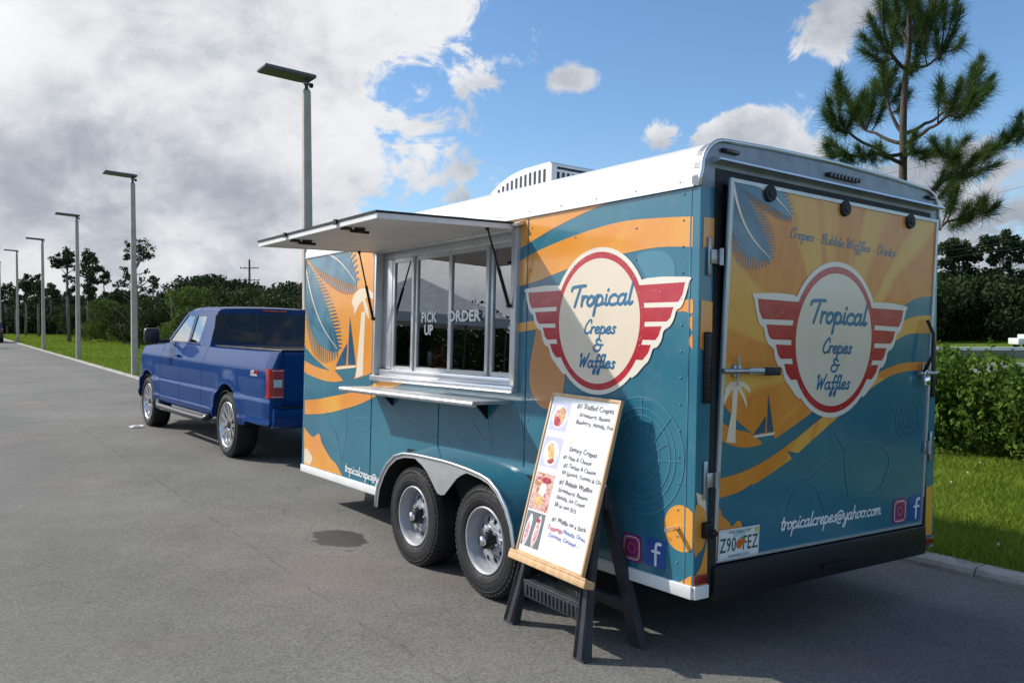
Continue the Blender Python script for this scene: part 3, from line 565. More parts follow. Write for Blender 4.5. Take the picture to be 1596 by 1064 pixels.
D_woods = [(2.56,119.84,3.44,2.44),(2.69,112.41,2.15,1.69),(3.45,121.54,3.71,1.67),(3.56,115.24,2.23,2.21),(4.08,115.38,3.32,2.29),(4.03,106.24,1.92,2.3),(5.3,124.84,3.89,2.35),(5.34,118.52,2.64,2.06),(6.12,123.28,3.68,2.54),(6.1,116.8,2.23,1.65),(7.33,128.97,3.71,2.38),(7.33,123.18,2.47,1.93),(8.18,127.53,3.74,2.39),(7.94,118.95,1.82,2.22),(8.0,111.99,3.22,2.46),(7.86,105.93,2.45,1.67),(9.55,120.99,3.63,2.07),(9.48,116.19,2.03,1.45),(9.77,113.09,3.8,1.67),(9.31,104.44,1.98,1.49),(11.22,119.37,4.04,1.91),(10.81,111.68,2.75,1.99),(11.82,116.23,4.25,1.93),(11.39,108.99,3.12,2.12),(12.69,116.01,4.42,1.78),(12.19,108.59,3.0,2.18),(13.53,115.44,4.08,2.22),(13.1,109.09,2.96,1.9),(15.09,120.62,4.39,2.29),(14.7,114.86,3.01,1.94),(15.95,119.89,4.51,2.02),(15.14,111.35,2.97,2.34),(16.03,113.63,3.87,2.39),(15.41,106.97,2.96,1.52),(18.01,120.77,4.02,2.49),(17.23,113.24,2.43,2.13),(18.23,115.8,4.74,2.19),(17.75,110.59,3.65,2.17),(17.6,106.18,4.8,1.7),(17.02,100.87,3.03,1.42),(20.79,119.43,5.07,2.44),(19.72,111.28,3.26,2.35),(20.86,114.31,4.5,1.64),(19.97,107.6,3.01,2.12),(20.18,105.63,4.1,2.53),(19.38,99.77,3.32,1.96),(23.43,117.37,4.38,1.78),(22.37,110.28,3.08,2.15),(18.38,88.22,3.47,2.0),(17.36,82.06,2.47,1.48),(19.44,89.56,3.07,2.01),(18.62,84.51,2.02,2.09),(21.11,93.38,4.05,2.12),(19.8,86.32,2.95,2.3),(19.47,82.76,4.97,2.35),(18.2,76.28,3.42,1.84),(22.42,91.77,5.93,1.87),(21.07,85.02,4.74,1.71),(21.11,83.25,5.35,2.55),(19.55,76.06,4.34,1.81),(24.45,93.0,6.2,1.87),(23.61,88.62,5.21,1.88),(23.09,84.81,5.4,1.96),(21.35,77.42,4.17,1.54),(26.54,94.24,5.59,2.2),(24.7,86.61,4.27,2.22),(25.26,86.71,5.28,2.32),(23.85,80.9,3.8,2.13),(27.9,92.71,5.28,1.83),(26.09,85.64,4.17,2.08),(28.64,92.18,4.85,1.84),(27.35,86.97,4.01,1.59),(28.1,87.64,4.49,2.5),(25.97,80.06,3.59,1.71),(27.34,82.71,4.21,1.69),(25.18,75.3,3.42,1.69),(27.67,81.2,4.34,2.28),(26.12,75.79,3.6,1.84),(29.05,82.75,5.16,2.19),(27.39,77.16,3.54,1.94),(27.68,76.59,4.79,2.27),(25.25,69.12,3.81,2.31),(28.19,75.81,4.44,1.97),(25.89,68.88,3.29,1.7),(32.23,84.27,4.98,2.41),(29.91,77.37,3.97,2.36),(32.93,83.74,5.12,1.71),(31.15,78.4,3.93,2.12),(33.68,83.34,5.21,1.78),(31.43,76.98,3.88,1.58),(35.72,86.04,5.36,1.72),(34.19,81.56,3.85,1.73),(35.37,83.0,5.22,2.15),(33.3,77.36,3.91,1.71),(32.54,74.39,5.01,2.32),(30.25,68.49,3.55,2.14),(34.41,76.66,5.01,1.98),(32.92,72.64,3.54,1.9),(34.32,74.56,4.71,1.95),(32.17,69.23,3.79,1.94),(38.6,81.79,5.14,2.45),(36.67,76.96,4.16,1.5),(34.69,71.7,4.53,2.33),(32.82,67.22,3.76,1.82),(39.85,80.39,4.83,2.35),(38.06,76.07,3.7,1.8),(36.56,72.0,4.67,2.17),(34.51,67.34,3.79,2.18),(36.0,69.22,4.57,2.49),(33.65,64.12,3.3,1.95),(40.81,76.64,5.07,2.58),(38.6,71.86,3.8,2.26),(40.75,74.77,5.13,2.33),(37.58,68.36,4.28,2.06),(41.5,74.41,5.26,2.06),(38.75,68.88,4.28,1.44),(42.26,74.06,5.32,2.04),(38.6,67.07,4.06,2.29),(34.95,59.88,4.68,2.22),(32.4,55.04,4.01,1.63),(35.03,58.71,4.8,2.53),(31.38,52.14,3.83,2.09),(36.06,59.1,4.82,2.2),(32.67,53.1,3.62,2.14),(38.39,61.56,5.08,2.53),(35.56,56.54,3.88,2.16),(40.2,63.07,5.42,1.64),(37.84,58.87,4.48,1.56),(40.91,62.82,5.18,2.14),(37.53,57.15,4.15,1.7),(41.23,61.97,5.09,2.0),(37.23,55.5,4.2,2.12),(40.96,60.27,5.09,2.13),(38.42,56.08,3.94,1.4),(40.11,57.79,4.8,1.74),(37.59,53.72,3.9,1.61),(40.33,56.9,4.84,1.77),(37.97,53.14,4.1,1.57),(43.89,60.66,5.15,1.62),(40.81,55.95,3.94,2.1),(40.32,54.59,4.67,2.0),(35.84,48.14,3.82,1.62),(41.29,54.77,4.63,1.76),(38.24,50.33,3.56,1.52),(41.43,53.85,4.48,1.88),(38.05,49.07,3.39,2.33),(44.45,56.62,4.75,1.87),(40.62,51.34,3.42,1.74),(42.96,53.63,4.45,2.57),(40.64,50.35,3.51,1.43),(43.48,53.21,4.67,1.64),(39.47,47.93,3.79,2.3),(45.17,54.19,4.56,2.08),(40.43,48.14,3.45,2.34),(44.0,51.76,4.72,2.21),(41.37,48.29,3.45,1.69),(53.16,61.32,5.47,1.99),(48.96,56.05,4.24,2.33),(46.6,52.72,4.83,2.33),(42.65,47.89,3.65,2.32),(49.2,54.59,5.14,1.83),(45.41,50.0,3.86,1.67),(47.68,51.89,4.97,2.21),(44.09,47.62,3.87,1.89),(48.07,51.31,5.02,1.62),(43.4,45.98,4.01,2.08),(48.0,50.27,5.19,2.44),(42.93,44.62,3.92,2.27),(52.56,53.99,5.34,2.33),(48.89,49.86,4.46,1.47),(52.58,53.0,5.35,1.7),(49.62,49.65,4.39,1.48),(56.07,55.46,5.88,1.65),(51.53,50.59,4.8,1.99),(49.22,47.78,5.39,2.57),(44.84,43.2,4.39,1.82),(58.89,56.1,6.02,2.39),(55.61,52.58,4.87,1.58),(51.12,47.79,5.4,1.71),(45.42,42.16,4.59,1.6),(61.54,56.47,6.42,2.07),(56.23,51.22,5.15,2.02),(59.12,53.24,5.97,2.47),(54.44,48.67,4.94,1.85),(53.18,47.01,5.49,2.19),(49.66,43.58,4.36,1.94),(58.16,50.46,5.86,1.68),(53.73,46.29,4.86,1.47),(59.88,51.01,5.95,2.02),(55.03,46.54,4.73,1.61),(57.92,48.43,5.7,1.94),(54.67,45.39,4.83,1.62),(56.12,46.07,5.57,2.33),(49.91,40.68,4.29,2.01),(66.66,53.72,6.43,2.02),(60.7,48.57,4.8,2.35),(61.44,48.62,5.95,2.01),(55.34,43.48,4.48,1.69),(68.02,52.85,6.6,1.7),(63.97,49.34,5.1,1.92),(64.73,49.38,6.39,2.35),(60.16,45.56,5.17,1.74),(66.75,50.0,6.26,1.89),(62.59,46.54,5.41,1.81),(58.31,42.88,5.83,2.36),(51.75,37.78,4.42,2.38),(69.88,50.46,6.56,1.76),(65.08,46.65,5.38,1.93),(65.89,46.72,6.26,2.45),(61.02,42.95,5.15,2.29),(70.23,48.89,6.53,1.84),(66.93,46.25,5.09,1.53),(66.96,45.77,6.12,1.77),(62.91,42.7,5.29,2.17),(66.64,44.73,5.86,2.39),(63.16,42.09,4.63,1.59),(60.71,40.01,5.57,1.94),(55.31,36.19,4.7,1.49),(65.6,42.45,5.86,2.4),(61.22,39.33,4.73,1.44),(67.92,43.16,5.79,2.28),(61.49,38.78,4.37,1.65),(64.16,40.03,5.44,2.39),(57.57,35.65,4.36,1.95),(66.88,40.97,5.7,1.62),(59.99,36.47,4.32,2.31),(70.3,42.28,5.66,2.53),(64.47,38.49,4.35,1.81),(71.68,42.32,5.82,1.78),(64.31,37.69,4.35,1.95),(70.6,40.93,5.61,2.05),(65.24,37.54,4.24,2.36),(67.28,38.29,5.32,2.12),(60.31,34.07,4.18,2.23),(79.97,44.68,5.77,1.63),(74.16,41.13,4.53,1.89),(70.37,38.6,5.39,2.51),(64.01,34.85,4.55,1.77),(74.68,40.21,5.7,2.56),(70.16,37.5,4.63,2.32),(69.94,36.98,5.75,2.43),(65.07,34.15,4.74,2.35),(82.82,42.98,6.21,1.99),(78.51,40.44,5.11,1.65),(84.09,42.82,6.05,1.83),(79.95,40.41,4.94,1.93),(80.87,40.42,5.3,2.23),(77.0,38.19,4.11,1.68),(85.12,41.76,5.73,1.87),(80.13,39.01,4.41,1.95),(70.56,33.97,4.9,2.56),(62.82,30.01,3.93,1.58),(86.99,41.09,5.28,2.25),(82.82,38.83,4.46,2.16),(73.85,34.23,4.71,2.42),(69.63,32.02,3.42,2.36),(80.53,36.62,4.91,1.71),(72.28,32.62,3.79,1.68),(74.21,33.12,4.83,1.73),(66.19,29.31,3.72,1.48),(75.82,33.19,4.75,2.6),(70.65,30.68,3.59,1.75),(89.62,38.49,5.61,2.3),(85.43,36.41,4.6,1.75),(86.73,36.54,5.39,2.17),(80.21,33.53,4.34,1.84),(83.59,34.54,5.14,1.8),(75.26,30.85,4.01,2.25),(77.88,31.55,4.76,2.44),(72.44,29.13,4.09,1.6),(76.17,30.27,4.6,2.01),(71.38,28.13,3.57,1.41),(91.5,35.65,5.16,2.59),(84.85,32.79,3.97,2.17),(78.0,29.79,4.63,2.04),(70.91,26.87,3.81,1.72),(86.15,32.26,4.9,1.92),(79.03,29.35,3.85,2.38),(94.71,34.75,4.94,2.44),(85.81,31.24,3.99,1.67),(80.24,28.86,4.57,2.33),(72.79,25.97,3.63,1.68),(96.61,34.06,5.24,2.08),(88.08,30.79,3.97,2.39),(89.0,30.74,5.01,2.22),(82.51,28.27,4.17,2.25),(94.34,31.93,5.4,2.45),(85.17,28.58,4.1,1.77),(84.22,27.92,4.89,2.48),(75.5,24.82,3.84,2.11),(87.62,28.45,5.15,2.11),(81.24,26.15,4.08,2.05),(98.18,31.22,5.52,1.75),(91.78,28.94,4.57,2.01),(84.47,26.3,5.18,1.92),(79.66,24.59,4.19,1.94),(100.4,30.6,5.74,2.34),(91.62,27.68,4.26,2.31),(91.57,27.32,5.38,1.72),(84.98,25.13,4.09,1.88),(101.1,29.52,5.96,1.79),(93.4,27.02,4.43,1.48),(84.48,24.14,5.26,1.61),(78.77,22.3,4.02,1.67),(92.31,25.8,5.49,2.03),(84.16,23.31,4.27,1.84),(86.98,23.77,5.09,2.29),(79.87,21.63,4.41,2.15),(105.81,28.28,6.13,1.61),(98.81,26.16,4.75,2.29),(103.09,26.94,5.87,2.02),(93.65,24.24,4.48,1.6),(94.75,24.2,5.57,2.24),(84.96,21.49,4.52,1.92),(99.13,24.74,5.7,1.83),(89.7,22.17,4.37,1.94),(93.7,22.84,5.15,2.26),(87.62,21.15,4.24,1.7),(107.24,25.53,5.92,2.13),(100.36,23.66,4.51,2.17),(108.12,25.13,5.64,2.34),(102.76,23.65,4.84,1.83),(96.02,21.79,5.37,2.47),(86.52,19.43,4.29,2.34),(92.48,20.47,4.97,2.0),(86.33,18.92,4.26,1.44),(101.23,21.86,5.43,2.45),(95.76,20.46,4.11,1.8),(99.45,20.95,5.39,1.85),(90.47,18.86,4.29,1.74)]
D_rightpines = [{'b':(69.14,37.64),'h':7.93,'c':[(67.76,37.83,7.15,0.92),(68.49,37.55,7.58,0.85),(69.5,37.29,7.51,0.85),(70.26,37.01,7.2,0.79),(68.76,37.41,6.74,0.92),(68.69,38.34,6.53,0.79),(69.58,36.8,6.64,0.79),(70.83,36.83,6.9,0.52),(68.91,38.02,5.84,0.46),(69.09,37.05,6.0,0.46),(68.78,38.38,5.21,0.39),(69.01,37.53,5.08,0.39),(70.11,37.06,5.46,0.33)]},{'b':(73.42,39.58),'h':7.74,'c':[(73.26,39.87,7.3,0.69),(72.86,40.2,6.41,0.42),(73.59,39.35,5.95,0.42)]},{'b':(69.94,34.69),'h':8.37,'c':[(68.57,34.76,7.59,0.76),(70.4,34.93,8.0,0.76),(71.16,34.55,7.91,0.7),(71.19,33.82,7.45,0.64),(71.81,33.57,7.05,0.51),(68.58,35.16,7.21,0.64),(70.81,34.87,7.19,0.76),(71.1,34.26,6.86,0.57),(69.28,34.6,6.6,0.64),(72.27,33.72,6.41,0.45),(72.69,33.76,5.96,0.32),(70.16,34.24,6.0,0.57),(70.12,35.52,6.27,0.51),(71.07,33.89,6.42,0.38),(70.82,33.46,5.17,0.38),(70.96,34.41,5.37,0.38),(69.48,34.68,5.33,0.45),(72.36,33.49,4.8,0.25)]}]
D_utility = (28.04,92.18,8.04)
D_wall = ((33.36,20.86,0.45),(40.57,15.95,0.37))
D_sled = (52.68,24.65,0.48)
D_car = (3.64,72.49,0.29)
D_wires = [((36.97,23.24,9.62),(43.42,18.85,11.3)),((36.99,23.22,7.44),(43.45,18.83,9.44)),((55.52,34.81,7.31),(65.23,28.21,9.2)),((55.52,34.81,7.08),(65.24,28.21,8.71)),((55.53,34.81,6.58),(65.24,28.2,8.21))]
D_org = [2.901,2.8055,0.3575]
D_TR = [[0.99875,-0.03273,0.03779],[0.0321,0.99934,0.0171],[-0.03833,-0.01586,0.99914]]


# ------------------------------------------------------------------ ground
SLOPE = 0.0262
def kerb_x(y):
    return 5.75 - 0.055 * (y - 3) if y < 22 else 4.705 - 0.0006 * (y - 22)
def road_z(x):
    return -SLOPE * (max(-8.0, min(x, 6.2)) - 2.7)
YS = [-60, -30, -15, -6, 0, 3, 6, 10, 14, 18, 22, 30, 45, 70, 110, 180, 300]
GRASS_Z = -0.03
SEAM_N = (1.0, 0.01, 0.0)
SEAM_C = 1.92
def asphalt_mat():
    m, q, b = newmat('asphalt')
    co = q.n('ShaderNodeTexCoord').outputs['Object']
    vo = q.n('ShaderNodeTexVoronoi'); q.l(co, vo.inputs['Vector']); vo.inputs['Scale'].default_value = 95
    vsep = q.n('ShaderNodeSeparateColor'); q.l(vo.outputs['Color'], vsep.inputs[0])
    fine = q.noise(co, 240, 3, 0.7)
    big = q.noise(co, 0.35, 6, 0.6)
    mid = q.noise(co, 2.2, 6, 0.65)
    v = q.math('MULTIPLY_ADD', vsep.outputs[0], 0.10, 0.135)
    v = q.math('ADD', v, q.math('MULTIPLY', q.math('SUBTRACT', fine, 0.5), 0.07))
    v = q.math('ADD', v, q.math('MULTIPLY', q.math('SUBTRACT', big, 0.5), 0.20))
    v = q.math('ADD', v, q.math('MULTIPLY', q.math('SUBTRACT', mid, 0.5), 0.08))
    cc = q.n('ShaderNodeCombineColor')
    q.l(v, cc.inputs[0]); q.l(q.math('MULTIPLY', v, 0.975), cc.inputs[1]); q.l(q.math('MULTIPLY', v, 0.865), cc.inputs[2])
    col = cc.outputs[0]
    # reddish clay stains
    st = q.math('MULTIPLY', q.smooth(q.noise(co, 0.62, 5, 0.62, 0.6), 0.54, 0.66), 0.45)
    col = q.mix(st, col, q.mix(0.6, col, (0.30, 0.21, 0.20)))
    # tyre lanes running along the road, a little darker
    sx = q.n('ShaderNodeSeparateXYZ'); q.l(co, sx.inputs[0])
    lane = q.math('SINE', q.math('MULTIPLY', q.math('ADD', sx.outputs[0], q.math('MULTIPLY', mid, 0.6)), 1.75))
    col = q.mix(q.smooth(lane, 0.2, 1.0, 0.0, 0.16), col, (0.11, 0.11, 0.108))
    # hairline cracks
    dv = q.n('ShaderNodeTexNoise'); q.l(co, dv.inputs['Vector']); dv.inputs['Scale'].default_value = 1.3; dv.inputs['Detail'].default_value = 6
    cw = q.vmath('ADD', co, q.vmath('MULTIPLY', dv.outputs['Color'], (0.9, 0.9, 0)))
    cr = q.n('ShaderNodeTexVoronoi', feature='DISTANCE_TO_EDGE'); q.l(cw, cr.inputs['Vector']); cr.inputs['Scale'].default_value = 0.28
    crack = q.math('MULTIPLY', q.smooth(cr.outputs[0], 0.0, 0.0022, 1.0, 0.0), q.smooth(q.noise(co, 0.5, 2), 0.48, 0.56))
    col = q.mix(q.math('MULTIPLY', crack, 0.55), col, (0.045, 0.044, 0.042))
    # one long wandering seam in front of the board
    ln2 = q.math('ADD', q.math('SUBTRACT', q.vmath('DOT_PRODUCT', co, SEAM_N, out=1), SEAM_C), q.math('MULTIPLY', q.math('SUBTRACT', q.noise(co, 1.1, 6, 0.6), 0.5), 0.22))
    seam = q.math('MULTIPLY', q.smooth(q.math('ABSOLUTE', ln2), 0.0, 0.016, 1.0, 0.0), q.smooth(q.noise(co, 2.6, 3), 0.38, 0.6, 0.08, 0.42))
    col = q.mix(seam, col, (0.05, 0.048, 0.045))
    # the wet patch under the serving side
    d = q.vmath('MULTIPLY', q.vmath('SUBTRACT', co, (2.50, 6.02, 0.0)), (3.5, 2.3, 0))
    ln = q.math('ADD', q.vmath('LENGTH', d, out=1), q.math('MULTIPLY', q.math('SUBTRACT', q.noise(co, 5.5, 4), 0.5), 0.65))
    wet = q.smooth(ln, 0.60, 0.72, 1.0, 0.0)
    col = q.mix(q.math('MULTIPLY', wet, 0.86), col, (0.038, 0.034, 0.030))
    # oil drips
    dr = q.n('ShaderNodeTexVoronoi'); q.l(co, dr.inputs['Vector']); dr.inputs['Scale'].default_value = 1.1
    drm = q.smooth(q.math('ADD', dr.outputs['Distance'], q.math('MULTIPLY', fine, 0.03)), 0.035, 0.06, 0.5, 0.0)
    col = q.mix(drm, col, (0.06, 0.058, 0.055))
    q.l(col, b.inputs['Base Color'])
    q.l(q.math('SUBTRACT', 0.9, q.math('MULTIPLY', wet, 0.35)), b.inputs['Roughness'])
    b.inputs['Specular IOR Level'].default_value = 0.35
    bn = q.n('ShaderNodeBump'); bn.inputs['Strength'].default_value = 0.55; bn.inputs['Distance'].default_value = 0.006
    q.l(q.math('ADD', q.math('MULTIPLY', vsep.outputs[1], 0.6), fine), bn.inputs['Height']); q.l(bn.outputs[0], b.inputs['Normal'])
    MT['asphalt'] = m
asphalt_mat()
def grass_ground():
    m, q, b = newmat('grass_ground')
    co = q.n('ShaderNodeTexCoord').outputs['Object']
    a = q.smooth(q.noise(co, 0.35, 6, 0.65), 0.35, 0.65)
    c = q.mix(a, (0.105, 0.170, 0.018), (0.180, 0.240, 0.028))
    c = q.mix(q.smooth(q.noise(co, 9, 5, 0.7), 0.4, 0.75, 0, 0.6), c, (0.045, 0.075, 0.015))
    c = q.mix(q.smooth(q.noise(co, 2.0, 5, 0.7), 0.60, 0.80, 0, 0.5), c, (0.16, 0.14, 0.06))
    q.l(c, b.inputs['Base Color']); b.inputs['Roughness'].default_value = 0.95
    b.inputs['Specular IOR Level'].default_value = 0.1
    bn = q.n('ShaderNodeBump'); bn.inputs['Strength'].default_value = 0.9; bn.inputs['Distance'].default_value = 0.06
    q.l(q.noise(co, 22, 6, 0.8), bn.inputs['Height']); q.l(bn.outputs[0], b.inputs['Normal'])
    MT['grass_ground'] = m
grass_ground()
mb = MB()
rows = []
XS = [-120, -30, -8, -4, 0, 2.7]
for y in YS:
    rows.append([(x, y, road_z(x)) for x in XS] + [(kerb_x(y) + 0.005, y, road_z(kerb_x(y)))])
mb.grid(rows, 0, False)
road = structure(mb.build('road', 'asphalt'))
mb = MB()
rows = [[(kerb_x(y) + 0.10, y, GRASS_Z), (kerb_x(y) + 2, y, GRASS_Z), (kerb_x(y) + 60, y, GRASS_Z), (1500, y * 4 if abs(y) > 100 else y, GRASS_Z)] for y in YS]
mb.grid(rows, 0, False)
mb.add([(-1500, 300, -0.02), (1500, 300, -0.02), (1500, 1500, -0.02), (-1500, 1500, -0.02), (-1500, -1500, -0.03), (1500, -1500, -0.03), (1500, -60, -0.03), (-1500, -60, -0.03),
        (-1500, -60, -0.03), (-120, -60, 0.1), (-120, 300, 0.1), (-1500, 300, -0.02)], [(0, 1, 2, 3), (4, 5, 6, 7), (8, 9, 10, 11)])
ground = structure(mb.build('ground', 'grass_ground'))
# kerb stones: separate lengths with joints between them
kerb = empty('kerb', (0, 0, 0)); structure(kerb)
y = -9.0
gi = 0
while y < 104 and gi < 60:
    L = 3.0 if y < 30 else 6.0
    x0, x1 = kerb_x(y), kerb_x(y + L - 0.012)
    zt = GRASS_Z + 0.012
    prof = lambda x: [(x, -0.25), (x + 0.0, zt - 0.04), (x + 0.015, zt - 0.012), (x + 0.045, zt), (x + 0.155, zt + 0.002), (x + 0.16, zt - 0.01), (x + 0.16, -0.25)]
    mb = MB(); a = prof(x0); b_ = prof(x1)
    mb.grid([[(p[0], y, p[1]) for p in a], [(p[0], y + L - 0.012, p[1]) for p in b_]], 0, False)
    mb.add([(p[0], y, p[1]) for p in a], [tuple(range(7))]); mb.add([(p[0], y + L - 0.012, p[1]) for p in b_], [tuple(range(7))[::-1]])
    mb.build('kerb_stone', 'concrete', kerb); y += L; gi += 1
# ------------------------------------------------------------------ lamp posts
def make_lamp(x, y, top):
    r = empty('street_lamp', (x, y, GRASS_Z)); h = top - GRASS_Z
    mb = MB(); n = 4
    def ring(z, w, c=0.16):
        k = w / 2; e = w * c
        return [(k - e, k, z), (k, k - e, z), (k, -k + e, z), (k - e, -k, z), (-k + e, -k, z), (-k, -k + e, z), (-k, k - e, z), (-k + e, k, z)]
    mb.grid([ring(-0.3, 0.185), ring(h * .5, 0.155), ring(h - 0.02, 0.125), ring(h, 0.118)], 0, False, True)
    mb.add(ring(h, 0.118), [tuple(range(8))])
    mb.build('pole', 'pole', r)
    mb = MB(); mb.lathe([(h, 0.0), (h, 0.052), (h + 0.03, 0.052), (h + 0.03, 0.03), (h + 0.12, 0.03), (h + 0.12, 0.0)], 'z', n=14)
    mb.box((-0.045, -0.03, h + 0.10), (0.05, 0.03, h + 0.20), 0, 0.008)
    mb.build('bracket', 'lamp_grey', r)
    # flat LED head reaching out over the road, tilted up at the tip
    hd = MB()
    hd.box((-0.80, -0.23, 0.0), (0.10, 0.23, 0.065), 0, 0.022)
    for i in range(7): hd.box((-0.30 + i * 0.05, -0.12, 0.055), (-0.285 + i * 0.05, 0.12, 0.088))
    M = Matrix.Translation((0, 0, h + 0.185)) @ Matrix.Rotation(R(4), 4, 'Y')
    H = hd.build('lamp_head', 'lamp_grey', r, M)
    ld = MB(); ld.box((-0.76, -0.20, -0.006), (-0.06, 0.20, 0.004)); ld.build('led_panel', 'lamp_led', H)
    pc = MB(); pc.box((0.055, -0.035, h + 0.07), (0.115, 0.035, h + 0.14), 0, 0.01); pc.build('photocell', 'blackmetal', r)
    return r
lamp_lab = ['tall concrete lamp post rising behind the open serving awning, nearest of the row', 'concrete lamp post just in front of the nose of the blue pickup',
            'second lamp post beyond the blue pickup, past the pickup on the kerb', 'third lamp post beyond the blue pickup, halfway down the grass verge',
            'fourth lamp post beyond the pickup, second from the far end of the row', 'farthest lamp post of the row, at the left edge beyond all others']
for i, (x, y, t) in enumerate(D_poles):
    tag(make_lamp(x, y, t), lamp_lab[i], 'lamp post', 'lamp posts along the kerb')


# ------------------------------------------------------------------ food trailer
# local frame: x across the back (0 = serving side), y forward, z up, origin at the rear bottom corner
TW, TL, TH = 2.13, 4.71, 1.93
TM = Matrix([[*D_TR[i], D_org[i]] for i in range(3)] + [[0, 0, 0, 1]])
ft = empty('food_trailer', TM)
tag(ft, 'food trailer wrapped in teal and orange with winged round logo and raised serving awning', 'food trailer')
SIDE = lambda y, z, h: (-h, min(max(y, .002), TL - .004), min(z, TH + .01))
WY0, WY1, WZ0, WZ1 = 1.43, 3.27, 0.90, 1.87
# skin of the serving side, with the hatch cut out
mb = MB()
def side_quad(y0, y1, z0, z1): mb.add([(0, y0, z0), (0, y1, z0), (0, y1, z1), (0, y0, z1)], [(0, 3, 2, 1)])
side_quad(0.0, WY0, 0.0, TH + .05); side_quad(WY1, TL, 0.0, TH + .05); side_quad(WY0, WY1, 0.0, WZ0); side_quad(WY0, WY1, WZ1, TH + .05)
sp = mb.build('side_panel', 'teal', ft)
PR = ['leaf_teal', 'teal', 'orange', 'shaded_orange', 'teal_light', 'cream', 'sail_blue', 'teal_line', 'logo_edge', 'logo_red', 'logo_cream', 'letter_blue', 'letter_white', 'icon_blue', 'icon_pink', 'icon_purple', 'orange_streak', 'ink']
PI = {n: i for i, n in enumerate(PR)}
art = MB()
for l in D_side_orange: poly2(art, [l], SIDE, 0.0012, PI['orange'])
for l in D_side_shaded_oval: poly2(art, [l], SIDE, 0.0018, PI['shaded_orange'])
for l in D_side_bubble: poly2(art, [l], SIDE, 0.0010, PI['teal_light'])
for l in D_side_cream: poly2(art, [l], SIDE, 0.0022, PI['cream'])
for l in D_side_boat: poly2(art, [l], SIDE, 0.0026, PI['sail_blue'], smooth=False)
for l in D_side_hull: poly2(art, [l], SIDE, 0.0030, PI['cream'], smooth=False)
def leaf(a, b, wid, place, h, bend, n=24, ci='leaf_teal', sides=(1, 1), rib='cream'):
    """palm frond: solid towards the rib, combed into thin leaflets at the rim"""
    a = Vector(a[:2]); b = Vector(b[:2]); L = (b - a).length; d = (b - a).normalized(); q = Vector((-d.y, d.x))
    def mid(t): return a + d * (L * t) + q * (bend * L * math.sin(math.pi * t))
    for sgn, on in zip((1, -1), sides):
        if not on: continue
        up, core = [], []
        for i in range(n + 1):
            t = i / n; w = wid * (math.sin(math.pi * min(1, t * 0.95 + 0.05)) ** 0.75)
            m_ = mid(t); core.append(m_ + q * (sgn * w * 0.62) + d * (0.12 * w))
            if i < n:
                t2 = (i + 0.62) / n; m2 = mid(t2); w2 = wid * (math.sin(math.pi * min(1, t2 * 0.95 + 0.05)) ** 0.75)
                p0 = m_ + q * (sgn * w * 0.55) + d * (0.12 * w); p1 = m2 + q * (sgn * w2 * 0.55) + d * (0.12 * w2)
                tip = mid(min(1, t + 0.035)) + q * (sgn * w * 1.0) + d * (0.42 * w)
                tip2 = tip + (p1 - p0) * 0.45
                art_t.add([place(p.x, p.y, h) for p in (p0, p1, tip2, tip)], [(0, 1, 2, 3)], PI[ci])
        pts = [mid(i / n) for i in range(n + 1)]
        P = pts + core[::-1]
        art_t.add([place(p.x, p.y, h + 0.0003) for p in P], [(i, i + 1, 2 * n + 1 - i - 1, 2 * n + 1 - i) for i in range(n)], PI[ci])
    stroke(art_t, [tuple(mid(t)) for t in (0, .2, .4, .6, .8, .97)], 0.022, place, h + 0.0007, PI[rib], w1=0.004)
art_t = art
l0 = D_side_leaf
leaf(l0[0][0], l0[0][1], 0.30, SIDE, 0.0028, 0.10, 26)
leaf(l0[1][0], l0[1][1], 0.26, SIDE, 0.0036, -0.10, 24)
for l in D_side_lines: stroke(art, l, 0.011, SIDE, 0.0016, PI['teal_line'])
def rose(c, rads, place, h, w=0.008, ci='teal_line'):
    for k, r in enumerate(rads):
        stroke(art_t, [(c[0] + r * math.cos(R(t)), c[1] + r * math.sin(R(t))) for t in range(0, 361, 15)], w, place, h, PI[ci])
    for k in range(16):
        a = R(k * 22.5); r0, r1 = rads[0] * .5, rads[-1] * (1.0 if k % 2 == 0 else 0.7)
        b_ = R(k * 22.5 + 11); rm = rads[0]
        stroke(art_t, [(c[0] + rm * .6 * math.cos(b_), c[1] + rm * .6 * math.sin(b_)), (c[0] + r1 * math.cos(a), c[1] + r1 * math.sin(a))], w * .8, place, h + .0004, PI[ci], False)
rose((0.36, 0.62), (0.13, 0.20, 0.235, 0.29), SIDE, 0.0015)
poly2(art, [[(0.012 + max(0, 0.075 + 0.11 * math.cos(R(t))) - 0.01, 0.305 + 0.11 * math.sin(R(t))) for t in range(-130, 131, 13)]], SIDE, 0.0020, PI['orange'], smooth=False)
